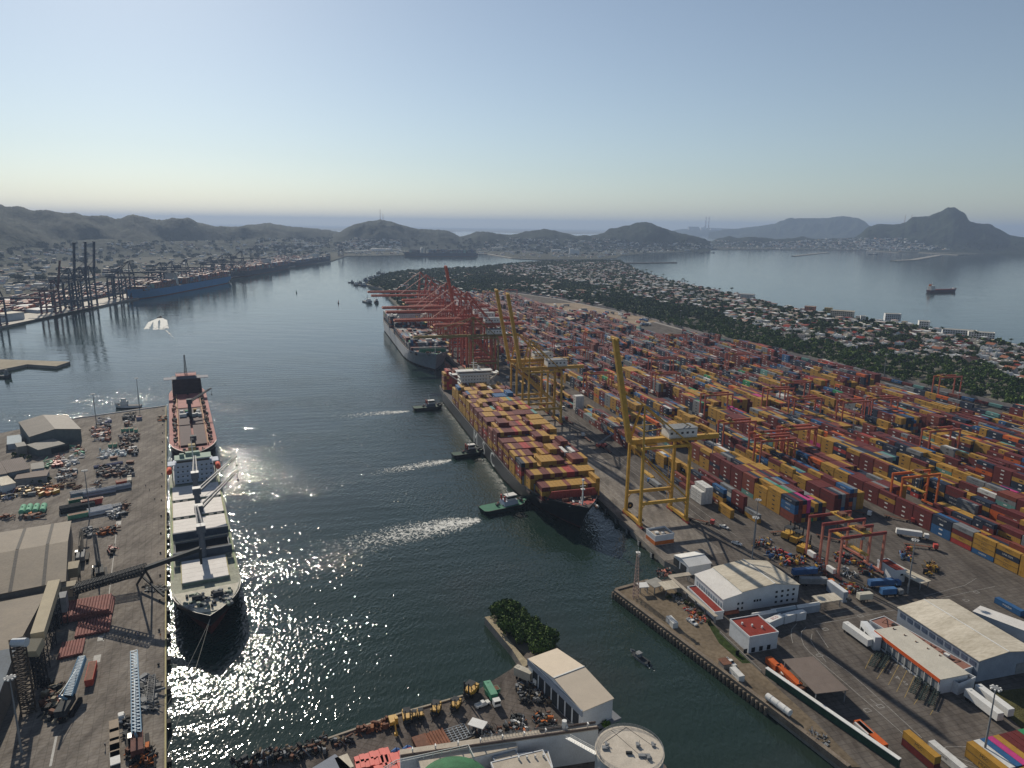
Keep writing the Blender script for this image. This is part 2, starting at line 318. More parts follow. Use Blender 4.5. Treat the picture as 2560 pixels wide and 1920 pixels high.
tag(mb.build('wharf_kerb', pm('kerb_concrete', (.32, .28, .22), .2, .3)), 'pale concrete kerb along the edge of the bottom wharf', 'kerb')
bk = [Q(2, 1, 1975, 360), Q(2, 1, 2020, 350), Q(2, 1, 2212, 590), Q(2, 2, 150, 760), Q(2, 2, 100, 800), Q(2, 1, 2212, 640)]
land('breakwater_path', bk, pm('breakwater_stone', (.34, .29, .2), .25, .3, .9, bump=.3), z=.3)
land('breakwater_ground', [Q(2, 1, 2030, 340), Q(2, 1, 2212, 250), Q(2, 2, 100, 330), Q(2, 2, 420, 620), Q(2, 2, 200, 700), Q(2, 2, 0, 580)], TERRA, z=-.5)
# --- peninsula with the town
beach = [Q(0, 2, 930, 600), Q(0, 2, 1080, 685), Q(0, 2, 1300, 762), Q(0, 2, 1550, 815), Q(0, 2, 1700, 850), Q(0, 2, 1900, 890), Q(0, 2, 2100, 925), Q(0, 3, 0, 985), Q(0, 3, 160, 1010), Q(0, 3, 450, 1060), Q(0, 3, 900, 1130), Q(0, 3, 1240, 1165), Q(0, 3, 1500, 1235), Q(0, 3, 1880, 1285), Q(0, 3, 2212, 1345), Q(0, 3, 3000, 1560)]
fence_line = [T(-460, 466), T(-60, 466), T(100, 464), T(194, 455), T(383, 441), T(604, 418), T(908, 417), T(1161, 380), T(1330, 318)]
pen = beach+fence_line+[T(1290, 150), T(960, 120), T(935, 5), Q(0, 1, 1090, 835), Q(0, 1, 950, 800), Q(0, 1, 1000, 770), Q(0, 1, 1130, 720), Q(0, 1, 1300, 685), Q(0, 1, 1640, 662), Q(0, 1, 1900, 655), Q(0, 1, 2212, 618), Q(0, 2, 300, 600), Q(0, 2, 740, 592)]
land('ground_town', pen, SCRUB, z=-.05)
mb = MB()
for i in range(len(beach)-1):
    a_, b_ = beach[i], beach[i+1]; d = (b_-a_).normalized(); nrm = Vector((d.y, -d.x, 0))
    if nrm.x+nrm.y < 0: nrm = -nrm
    wd = 22
    mb.add([a_-nrm*8+Vector((0, 0, .1)), b_-nrm*8+Vector((0, 0, .1)), b_+nrm*wd+Vector((0, 0, WZ-.3)), a_+nrm*wd+Vector((0, 0, WZ-.3))], [(0, 1, 2, 3)])
struct('beach', mb, SAND)
# --- mainland behind the harbour
shore = [Q(0, 0, -1200, 1450), Q(0, 0, 0, 1165), Q(0, 0, 220, 1112), Q(0, 0, 480, 1045), Q(0, 0, 700, 1000), Q(0, 0, 805, 992), Q(0, 0, 1180, 915), Q(0, 0, 1800, 770), Q(0, 1, 0, 690), Q(0, 1, 300, 640), Q(0, 1, 660, 592), Q(0, 1, 780, 552), Q(0, 1, 1260, 545), Q(0, 1, 1900, 533), Q(0, 1, 2000, 538), Q(0, 1, 2212, 572), Q(0, 2, 230, 583), Q(0, 2, 740, 580), Q(0, 2, 900, 570), Q(0, 2, 940, 548), Q(0, 2, 1160, 528), Q(0, 2, 1400, 522), Q(0, 2, 1640, 500), Q(0, 2, 2212, 495),
         Q(0, 3, 530, 498), Q(0, 3, 860, 505), Q(0, 3, 1130, 522), Q(0, 3, 1300, 520), Q(0, 3, 1640, 542), Q(0, 3, 1760, 540), Q(0, 3, 2000, 515), Q(0, 3, 2060, 497), Q(0, 3, 2500, 497), Vector((7200, 8200, 0)), Vector((3900, 8300, 0)), Q(0, 3, 700, 405), Q(0, 3, 0, 425), Q(0, 2, 1750, 420), Q(0, 2, 1200, 420), Q(0, 1, 900, 410), Vector((-2500, 8200, 0)), Vector((-7000, 8000, 0)), Vector((-7000, 1500, 0))]
land('ground_mainland', shore, pm('mainland_ground', (.035, .042, .028), .45, .01, .95, col2=(.075, .075, .055)), z=-.1)
land('far_lowland', [Q(0, 1, 300, 330), Q(0, 1, 1650, 345), Q(0, 1, 1800, 338), Q(0, 2, 0, 352), Q(0, 2, 500, 362), Q(0, 2, 1500, 352), Q(0, 2, 2212, 362), Q(0, 3, 500, 362), Q(0, 3, 900, 378), Vector((12000, 19000, 0)), Vector((14000, 30000, 0)), Vector((-16000, 42000, 0)), Vector((-16000, 14000, 0))], SCRUB, z=-.5)
for nm, pts in (('breakwater_bay', [(1, .9), ]),): pass
def mole(label, pts, wd, m=None):
    mb = MB()
    for a_, b_ in zip(pts, pts[1:]): mb.beam(a_+Vector((0, 0, -1.6)), b_+Vector((0, 0, -1.6)), wd, 4.4)
    tag(mb.build('breakwater', m or pm('mole_rock', (.15, .14, .13), .3, .05, .9)), label, 'breakwater')
mole('dark rock breakwater reaching from the town beach into the bay', [Q(0, 2, 900, 612), Q(0, 2, 1000, 612), Q(0, 2, 1410, 606)], 26)
mole('pale breakwater in the bay left of the anchored dark tanker berth', [Q(0, 3, 220, 552), Q(0, 3, 520, 520)], 24, pm('mole_pale', (.3, .28, .24), .2, .05))
mole('long pale pier with a harbour arm at the foot of the tall hill', [Q(0, 3, 1080, 592), Q(0, 3, 1250, 585), Q(0, 3, 1480, 545)], 34, pm('mole_pale', (.3, .28, .24), .2, .05))
mole('curved pale quay wall at the far end of the inner harbour', [Q(0, 1, 1900, 528), Q(0, 1, 2000, 535), Q(0, 1, 2212, 570), Q(0, 2, 220, 580)], 16, pm('mole_pale', (.3, .28, .24), .2, .05))
# --- hills
HILLM = pm('hill_forest', (.013, .021, .013), .4, .012, .95, bump=1.0, bscale=.045, col2=(.022, .032, .019))
for n_ in HILLM.node_tree.nodes:
    if n_.type == 'BUMP': n_.inputs['Distance'].default_value = 9
def hgt(px, py, d):                 # height of a silhouette point that lies d metres away
    r_ = ray(px, py); return H+r_.z/math.hypot(r_.x, r_.y)*d
HMAPS = []
def ridge(name, sil, d0, d1, front, back, seed=0, zmin=4):
    """sil: silhouette in photo pixels; ridge distance runs d0..d1; real slopes in front and behind"""
    sil = sorted(sil); x0, x1 = sil[0][0], sil[-1][0]; nx = int((x1-x0)/2.6)+2; rows = 44
    vs = []; grid = []
    for i in range(nx):
        px = x0+(x1-x0)*i/(nx-1); k = max(j for j in range(len(sil)-1) if sil[j][0] <= px+1e-6); a_, b_ = sil[k], sil[k+1]
        t = (px-a_[0])/(b_[0]-a_[0]); t = max(0, min(1, t)); t2 = t*t*(3-2*t)*.5+t*.5; py = a_[1]+(b_[1]-a_[1])*t2
        dr = d0+(d1-d0)*i/(nx-1); r_ = ray(px, py); az = math.atan2(r_.x, r_.y)
        pk = max(hgt(px, py, dr), zmin); pk += (noise.noise((px*.11, seed, 0))*.5+noise.noise((px*.31, seed, 5))*.35)*min(7, pk*.06)
        for j in range(rows):
            s_ = j/(rows-1)
            if s_ < .72: q = 1-s_/.72; d = dr-front*q
            else: q = (s_-.72)/.28; d = dr+back*q
            prof = (math.cos(math.pi*min(1, q))+1)/2; prof = .65*prof+.35*max(0, 1-q)
            x, y = d*math.sin(az), d*math.cos(az)
            f = noise.fractal((x/520, y/520, seed), .9, 2.1, 5)
            sharp = 4*prof*(1-prof)
            z = pk*prof*(1+.30*f*sharp)+pk*.34*f*sharp+noise.noise((x/60, y/60, seed))*5*min(1, 3*prof)
            if j == rows-1 or j == 0: z = -6
            vs.append((x, y, z))
    fs = [(i*rows+j, (i+1)*rows+j, (i+1)*rows+j+1, i*rows+j+1) for i in range(nx-1) for j in range(rows-1)]
    mb = MB(); mb.add(vs, fs); o = struct(name, mb, HILLM, smooth=True)
    HMAPS.append(dict(vs=vs, nx=nx, rows=rows)); return o
c0 = lambda L: [(x/3.456, 480+y/3.456) for x, y in L]
c1 = lambda L: [(640+x/3.456, 480+y/3.456) for x, y in L]
c2 = lambda L: [(1280+x/3.456, 480+y/3.456) for x, y in L]
c3 = lambda L: [(1920+x/3.456, 480+y/3.456) for x, y in L]
ridge('hills_left', c0([(-900, 70), (-400, 90), (0, 115), (70, 140), (160, 135), (280, 175), (400, 172), (560, 190), (650, 182), (740, 205), (880, 205), (1000, 238), (1040, 235), (1100, 200), (1150, 192), (1200, 205), (1330, 245), (1420, 265), (1500, 262), (1600, 245), (1650, 245), (1750, 270), (1880, 297), (2050, 300), (2150, 285)])+c1([(0, 280), (60, 270), (120, 268), (200, 285), (330, 300), (450, 310), (600, 325), (720, 347), (860, 400)]), 4300, 5900, 1500, 900, 1)
ridge('hills_foothill', c0([(-900, 330), (-300, 320), (100, 380), (500, 420), (900, 400), (1300, 430), (1700, 420), (2212, 420)])+c1([(300, 410), (700, 440), (900, 470)]), 3700, 4900, 700, 900, 8)
ridge('hill_antenna', c1([(560, 440), (700, 352), (830, 290), (950, 255), (1080, 240), (1150, 250), (1300, 295), (1400, 320), (1560, 325), (1640, 330), (1700, 350), (1760, 385), (1850, 365), (1900, 340), (2000, 342), (2100, 360), (2212, 368)])+c2([(100, 345), (200, 330), (280, 320), (350, 328), (450, 352), (560, 380), (640, 372), (780, 400)]), 5300, 5600, 900, 800, 2)
ridge('hill_beach', c2([(560, 420), (700, 372), (780, 358), (850, 315), (1000, 290), (1080, 265), (1150, 258), (1200, 268), (1300, 310), (1400, 340), (1500, 365), (1600, 385), (1650, 405), (1720, 440)]), 5700, 5900, 700, 700, 3)
ridge('hill_town', c2([(1700, 440), (1780, 400), (1880, 380), (1950, 400), (2050, 385), (2212, 400)])+c3([(60, 408), (200, 400), (300, 385), (400, 405), (550, 402), (700, 395), (820, 400), (900, 430)]), 7000, 7100, 500, 500, 4)
ridge('hill_peak', c3([(700, 420), (780, 375), (870, 300), (960, 275), (1100, 280), (1180, 265), (1250, 215), (1380, 210), (1480, 170), (1560, 132), (1610, 130), (1670, 165), (1750, 255), (1800, 265), (1900, 275), (2000, 320), (2100, 375), (2212, 390), (2330, 430), (2600, 500)]), 7400, 7200, 900, 800, 5)
ridge('hill_island', c2([(1700, 350), (1900, 320), (2100, 298)])+c3([(0, 285), (60, 275), (120, 245), (200, 230), (300, 225), (500, 225), (640, 207), (780, 225), (830, 250), (880, 290), (950, 330), (1000, 350)]), 13500, 12500, 1300, 1200, 6)
ridge('hill_distant', c2([(1300, 345), (1500, 318), (1700, 310), (1850, 315), (2000, 322), (2200, 345)]), 17000, 17000, 800, 900, 7)
# ================================================================ containers
CC = dict(yellow=(.40, .22, .035), maroon=(.13, .022, .02), brown=(.2, .05, .03), blue=(.025, .1, .24), navy=(.015, .025, .05), white=(.62, .62, .6), orange=(.55, .11, .02),
          green=(.03, .24, .10), teal=(.12, .28, .26), grey=(.2, .21, .22), red=(.36, .04, .035), magenta=(.5, .05, .2))
CN = list(CC); CM = [pm('container_'+k, v, .16, .5, .7) for k, v in CC.items()]
for m_ in CM: stripes(m_, 'X', 1.1, .14, .0)  # no bump here: the darker bands alone paint the rib shading
LBL = pm('marking_white', (.6, .6, .58), .1); LBD = pm('marking_black', (.03, .03, .03), .1)
def text_mb(txt, size):
    cu = bpy.data.curves.new('t', 'FONT'); cu.body = txt; cu.size = size; cu.align_x = 'CENTER'; cu.align_y = 'CENTER'; cu.resolution_u = 2
    o = bpy.data.objects.new('t', cu); COL.objects.link(o); bpy.context.view_layer.update()
    me = bpy.data.meshes.new_from_object(o.evaluated_get(bpy.context.evaluated_depsgraph_get()))
    v = [tuple(x.co) for x in me.vertices]; f = [tuple(p.vertices) for p in me.polygons]
    bpy.data.objects.remove(o); bpy.data.curves.remove(cu); bpy.data.meshes.remove(me); return v, f
MARK = dict(yellow=('MSC', 1.5, 1, 1), orange=('Hapag-Lloyd', 1.1, 1, 1), blue=('MAERSK', 1.2, 0, 1), navy=('CMA CGM', 1.2, 0, 1), green=('EVERGREEN', 1.2, 0, 1), magenta=('ONE', 1.5, 0, 1), grey=('MAERSK', 1.1, 1, 1), white=('ONE', 1.2, 2, 1))
TXT = {}
CMESH = {}
def cmesh(col, ln):
    k = (col, ln)
    if k in CMESH: return CMESH[k]
    mb = MB(); L, W, HH = ln, 2.44, 2.59; x0, x1, y0, y1 = -L/2+.06, L/2-.06, -W/2+.04, W/2-.04
    mb.box(x0, y0, .06, x1, y1, HH-.03, 0)
    for x in (x0-.03, x1-.13):                                  # corner posts, rails
        for y in (y0-.03, y1-.13): mb.box(x, y, 0, x+.16, y+.16, HH, 0)
    for y in (y0-.025, y1-.095): mb.box(x0+.14, y, 0, x1-.14, y+.12, .15, 3); mb.box(x0+.14, y, HH-.15, x1-.14, y+.12, HH-.01, 0)
    for y in (-.85, -.35, .35, .85): mb.box(x1, y-.03, .2, x1+.05, y+.03, HH-.2, 3)
    if col in MARK:
        t, s_, mi, _ = MARK[col]
        if t not in TXT: TXT[t] = text_mb(t, 1.)
        v, f = TXT[t]; s_ = s_ if ln > 7 else s_*.6
        for sg in (-1, 1):
            mb.add([(a*s_*-sg, sg*(W/2-.025), 1.45+b*s_) for a, b, _z in v], f, 2 if mi else 1)
    me_o = mb.build('container', [CM[CN.index(col)], LBL, LBD, DARK]); me = me_o.data; bpy.data.objects.remove(me_o)
    CMESH[k] = me; return me
CONT = []      # x, y, z, rz, length, colour, exposed, label tail
def addc(p, z, rz, ln, col, ex, tail): CONT.append((p[0], p[1], z, rz, ln, col, ex, tail))
def pick(weights): 
    t = rnd.random()*sum(weights.values())
    for k, v in weights.items():
        t -= v
        if t <= 0: return k
    return k
ORD = ['first', 'second', 'third', 'fourth', 'fifth', 'sixth', 'seventh', 'eighth', 'ninth', 'tenth', 'eleventh', 'twelfth', 'thirteenth', 'fourteenth', 'fifteenth', 'sixteenth', 'seventeenth', 'eighteenth', 'nineteenth', 'twentieth', 'twenty-first', 'twenty-second', 'twenty-third', 'twenty-fourth', 'twenty-fifth']
def ordn(i): return ORD[i] if i < len(ORD) else str(i+1)+'th'
TIER = ['at the bottom of', 'one up from the ground in', 'two up from the ground in', 'three up from the ground in', 'four up from the ground in', 'five up from the ground in', 'six up from the ground in']
WN = dict(yellow=30, maroon=30, brown=14, blue=8, navy=13, white=2.6, orange=4, green=2., teal=3, grey=5, red=3, magenta=.6)
WF = dict(maroon=30, brown=15, navy=22, blue=8, grey=10, yellow=13, teal=2, orange=3, white=1.4, red=3, green=.8)
BAY = 12.19+.45
def fence_v(u):
    pts = [(-460, 466), (100, 464), (194, 455), (383, 441), (604, 418), (908, 417), (1161, 380), (1330, 318)]
    for a, b in zip(pts, pts[1:]):
        if a[0] <= u <= b[0]: return a[1]+(b[1]-a[1])*(u-a[0])/(b[0]-a[0])
    return 318
cols = [57+33*i for i in range(12)]
CLEAR = [(826, 1260, 285, 420), (560, 826, 330, 420), (-20, 12, 193, 222), (70, 92, 57, 130), (150, 172, 90, 230), (60, 84, 226, 330), (205, 232, 280, 460), (330, 352, 57, 460), (470, 488, 57, 460), (610, 630, 57, 460), (760, 780, 57, 420), (-130, -100, 290, 330), (100, 205, 390, 432), (-20, 10, 330, 460), (-54, -36, 158, 193), (205, 240, 130, 165)]
BLK = ['wharf-side block', 'second block from the wharf', 'third block from the wharf', 'fourth block from the wharf', 'fifth block from the wharf', 'sixth block from the wharf', 'seventh block from the wharf', 'eighth block', 'ninth block', 'tenth block', 'block before the rail line', 'block along the rail line']
for bi, v0 in enumerate(cols):
    nr = 8 if bi else 6; ustart = [-38, -44, -36, -160, -170, -180, -200, -230, -260, -290, -320, -340][bi]
    if bi == 0: us0 = -38
    nb = int((1290-ustart)/BAY); hts = {}
    for r_ in range(nr):
        v = v0+1.3+r_*2.62
        for b in range(nb):
            u = ustart+6.2+b*BAY
            if v > fence_v(u)-34 or any(a <= u <= c and d <= v <= e for a, c, d, e in CLEAR) or u > 1240: continue
            dens = noise.noise((u*.011+bi*7, bi*1.3, 1.7)); loc = noise.noise((u*.035, r_*.33+bi*3, 9.1))
            mean = 3.7+2.6*dens+2.6*loc+rnd.uniform(-.45, .45)+(.3 if bi > 3 else 0)
            if bi == 0: mean -= .7
            h = max(0, min(5, int(round(mean))))
            if h == 0 and rnd.random() < .35: h = 1
            if (b*7+bi*5) % 11 == 3: h = max(0, h-3)
            if b and (r_, b-1) in hts and rnd.random() < .5: h = hts[(r_, b-1)][0]
            elif r_ and (r_-1, b) in hts and rnd.random() < .5: h = hts[(r_-1, b)][0]
            hts[(r_, b)] = (h, u, v)
    for (r_, b), (h, u, v) in hts.items():
        near = math.hypot(u+60, v-120) < 420; W_ = WN if near else WF
        if u < -30 and v > 300: W_ = WF
        hk = noise.noise((u*.03, v*.1, 4.))            # lines keep their boxes together
        front = hts.get((r_, b-1), (0,))[0]; left = hts.get((r_-1, b), (0,))[0]
        base = None; last = pick(W_)
        if hk > .22: base = 'yellow' if near else 'brown'
        elif hk < -.18: base = 'maroon'
        elif hk > .12: base = 'navy'
        elif hk < -.12: base = 'grey'
        two = rnd.random() < .07
        for t in range(h):
            c_ = base if (base and rnd.random() < .75) else (last if rnd.random() < .35 else pick(W_)); last = c_
            ex = (t == h-1)*1.0+(t >= left)*1.3+(t >= front)*.5
            p = T(u, v); z = .12+t*2.6
            tail = (t, h, r_, b, bi)
            if two:
                for s_, d in ((-1, -3.06), (1, 3.06)):
                    q = T(u+d, v); addc(q, z, TRZ, 6.06, c_ if s_ < 0 else pick(W_), ex, tail+(('near half',) if s_ < 0 else ('far half',)))
            else: addc(p, z, TRZ, 12.19, c_, ex, tail+('',))
# hand placed blocks of the photograph
def hand(u, v, cs, ln=12.19, z=.12, where='', rz=None, p=None):
    for t, c_ in enumerate(cs):
        addc(p or T(u, v), z+t*2.6, TRZ if rz is None else rz, ln, c_, 3.5, where+(', topmost of its stack' if t == len(cs)-1 and len(cs) > 1 else ', %s from the bottom' % ordn(t) if len(cs) > 1 else ''))
def clear_hand(x, y, r_):
    CONT[:] = [c for c in CONT if math.hypot(c[0]-x, c[1]-y) > r_]
for (r, c, x, y, n_, ln) in ((1, 2, 1645, 1045, 4, 6.06), (1, 2, 560, 230, 5, 6.06)):
    p = Q(r, c, x, y); u, v = UV(p); clear_hand(p.x, p.y, 11)
    for k in range(2 if r == 1 and x > 1000 else 1):
        for j in range(3): hand(u+3+k*6.2, v+j*2.6, ['white']*(n_-(j == 0 and n_ == 4)), 6.06, where='%s, %s inland%s' % ('right of the nearest crane' if x > 1000 else 'beyond the twin booms', ordn(j), ', nearer' if k == 0 and x > 1000 else ''))
for (x, y, cs) in ((1860, 1150, ['yellow', 'yellow']), (2090, 1190, ['yellow', 'grey']), (1830, 1080, ['yellow'])):
    p = Q(1, 2, x, y); u, v = UV(p); clear_hand(p.x, p.y, 8); hand(u+3, v+1, cs, 6.06 if len(cs) == 1 else 12.19, where='alone at the near end of the wharf-side block')
# colourful line at the bottom right corner
p0 = Q(2, 3, 1710, 1430, 5.2); u0, v0_ = UV(p0)
for j, c_ in enumerate(['yellow', 'white', 'blue', 'magenta', 'yellow', 'maroon', 'maroon', 'maroon', 'green', 'yellow', 'yellow', 'maroon']):
    hand(u0-6.3, v0_+1.3+j*2.55, ['maroon' if j % 3 else 'yellow', c_], where='%s row of the bright corner line' % ordn(j))
    if j < 6: hand(u0-19, v0_+1.3+j*2.55, ['navy', ['grey', 'maroon', 'yellow', 'yellow', 'red', 'green'][j]], where='%s row, outermost at the corner' % ordn(j))
hand(*UV(Q(2, 3, 1310, 1570)), ['maroon', 'yellow'], where='pale line beside the dark green wall at the bottom right')
def flat_c(p, col, ln, rz, lab): addc(p, .12, rz, ln, col, 9, lab)
for (r, c, x, y, col, ln, lab) in ((2, 3, 880, 1410, 'orange', 12.19, 'alone on the pale slab beside the long green wall'), (2, 3, 820, 1370, 'white', 6.06, 'beside the orange one near the long green wall'),
        (2, 2, 1380, 425, 'white', 6.06, 'on the dirt road near the sea wall corner'), (2, 2, 1940, 880, 'white', 6.06, 'at the sea wall edge halfway down the dirt road'), (2, 3, 175, 900, 'orange', 12.19, 'between the long green wall and the brown canopy'), (2, 3, 40, 790, 'orange', 6.06, 'left of the brown canopy with a rusty top'),
        (2, 3, 1540, 1600, 'white', 12.19, 'long pale one at the bottom edge beside the wall'), (2, 3, 2080, 290, 'blue', 12.19, 'behind the long cream warehouse on a red base')):
    flat_c(Q(r, c, x, y), col, ln, TRZ, lab)
# ================================================================ ships
def hull(L, B, fb, mats_n=2, flare=.82, bow=.16, stern=.08, sheer=2.5, transom=.8, boot=1.2, bulw=1.1, raised=0.):
    """x forward (bow at +L/2); z=0 is the water. slots: 0 topsides, 1 boot topping, 2 deck"""
    N = 40; lev = [(-2.5, .93), (boot, 1.0), (fb*.6, 1.0), (fb, 1.0)]
    def half(t, k):            # t 0 stern .. 1 bow, k 0 keel .. 3 deck
        f = flare+(1-flare)*k/3
        if t > 1-bow*(2.0-.55*k/3): 
            a = (t-(1-bow*(2.0-.55*k/3)))/(bow*(2.0-.55*k/3)); e = 1.7+.9*k/3
            return max(.0, (1-a**e))*(1 if k > 1 else .97)
        if t < stern: return transom+(1-transom)*math.sin(t/stern*math.pi/2)-(.25*(1-t/stern) if k < 2 else 0)
        return 1.
    rows = []
    for i in range(N+1):
        t = i/N; t = t**.9 if False else t; r_ = []
        for k, (z, wf) in enumerate(lev):
            xs = -L/2+L*t*(1-(.045*(1-k/3.)))+(0 if t > .03 else (3-k)*.004*L)
            zz = z
            if k >= 2: zz = z+sheer*max(0, (t-.72)/.28)**1.6*(1 if k == 3 else .6)+raised*(t > .93)*(k == 3)
            r_.append((xs, half(t, k)*B/2*wf, zz))
        rows.append(r_)
    mb = MB()
    for sgn in (1, -1):
        vs = [(x, y*sgn, z) for r_ in rows for x, y, z in r_]+[]
        fs = []; ms = []
        for i in range(N):
            for k in range(3):
                a = i*4+k; q = (a, a+4, a+5, a+1); fs.append(q[::-1] if sgn > 0 else q); ms.append(1 if k == 0 else 0)
        mb.add(vs, fs, ms)
    vs = [(x, y*s_, z-.02) for r_ in rows for (x, y, z) in (r_[3],) for s_ in (1, -1)]
    mb.add(vs, [(2*i, 2*i+1, 2*i+3, 2*i+2) for i in range(N)], 2)
    mb.add([(x, y*s_, z) for x, y, z in rows[0] for s_ in (1, -1)], [(2*k, 2*k+1, 2*k+3, 2*k+2) for k in range(3)], 0)
    if bulw:                    # bulwark round the bow
        for sgn in (1, -1):
            pr = [r_[3] for r_ in rows[int(N*.86):]]
            for a, b in zip(pr, pr[1:]): 
                w_ = .25; mb.add([(a[0], a[1]*sgn, a[2]), (b[0], b[1]*sgn, b[2]), (b[0]+.3, b[1]*sgn, b[2]+bulw), (a[0]+.3, a[1]*sgn, a[2]+bulw), (a[0], (a[1]-w_)*sgn, a[2]), (b[0], (b[1]-w_)*sgn, b[2]), (b[0]+.3, (b[1]-w_)*sgn, b[2]+bulw), (a[0]+.3, (a[1]-w_)*sgn, a[2]+bulw)], [(0, 1, 2, 3), (7, 6, 5, 4), (3, 2, 6, 7)], 0)
    return mb, rows
def house(mb, x0, x1, w_, z0, floors, m=0, mg=1, step=1.0, fh=2.8):
    for f in range(floors):
        k = f*step*.35; mb.box(x0+k, -w_/2+k, z0+f*fh, x1-k, w_/2-k, z0+(f+1)*fh-.12, m)
        for y in np.arange(-w_/2+k+1.5, w_/2-k-1, 2.6):
            for x, s_ in ((x0+k-.06, 0), (x1-k, 0)): mb.box(x, y, z0+f*fh+1.1, x+.06, y+.9, z0+f*fh+1.9, mg)
        for x in np.arange(x0+k+1, x1-k-1, 2.6):
            for y in (-w_/2+k-.06, w_/2-k): mb.box(x, y, z0+f*fh+1.1, x+.9, y+.06, z0+f*fh+1.9, mg)
        mb.box(x0+k-.5, -w_/2+k-.5, z0+(f+1)*fh-.12, x1-k+.5, w_/2-k+.5, z0+(f+1)*fh, m)
def rail(mb, pts, h=1.1, m=0, r=.06, n=4):
    for a, b in zip(pts, pts[1:]):
        a, b = Vector(a), Vector(b); mb.beam(a+Vector((0, 0, h)), b+Vector((0, 0, h)), r, m=m); mb.beam(a+Vector((0, 0, h*.5)), b+Vector((0, 0, h*.5)), r*.8, m=m)
        for i in range(n+1): q = a.lerp(b, i/n); mb.beam(q, q+Vector((0, 0, h)), r, m=m)
def clutter(mb, x0, x1, y0, y1, z, n, smax=2., m=(0,), seed=1, hm=1.5):
    r_ = random.Random(seed)
    for _ in range(n):
        a, b = r_.uniform(.3, smax), r_.uniform(.3, smax*.7); x, y = r_.uniform(x0, x1), r_.uniform(y0, y1); k = r_.choice(m)
        if r_.random() < .35: mb.tube((x, y, z+.6), (x+a, y+b*.2, z+.6), min(.6, b/2+.2), n=7, m=k)
        else: mb.cbox(x, y, z, a, b, r_.uniform(.4, hm), k, r_.uniform(0, 3))
DBLACK = pm('black_hull_paint', (.012, .014, .018), .2, .06, .5); HRED = pm('antifouling_red', (.11, .03, .025), .25, .1, .7); DKRED = pm('red_deck_paint', (.33, .06, .045), .2, .2, .7)
HGREY = pm('grey_hull_paint', (.23, .26, .31), .15, .04, .6); DKGREEN = pm('green_deck_paint', (.05, .2, .12), .2, .2, .7); DKPALE = pm('pale_green_deck', (.2, .25, .2), .2, .2, .7)
PINKD = pm('faded_red_deck', (.3, .095, .085), .2, .2, .8); HATCH = pm('cream_hatch_paint', (.58, .55, .52), .1, .2, .7)
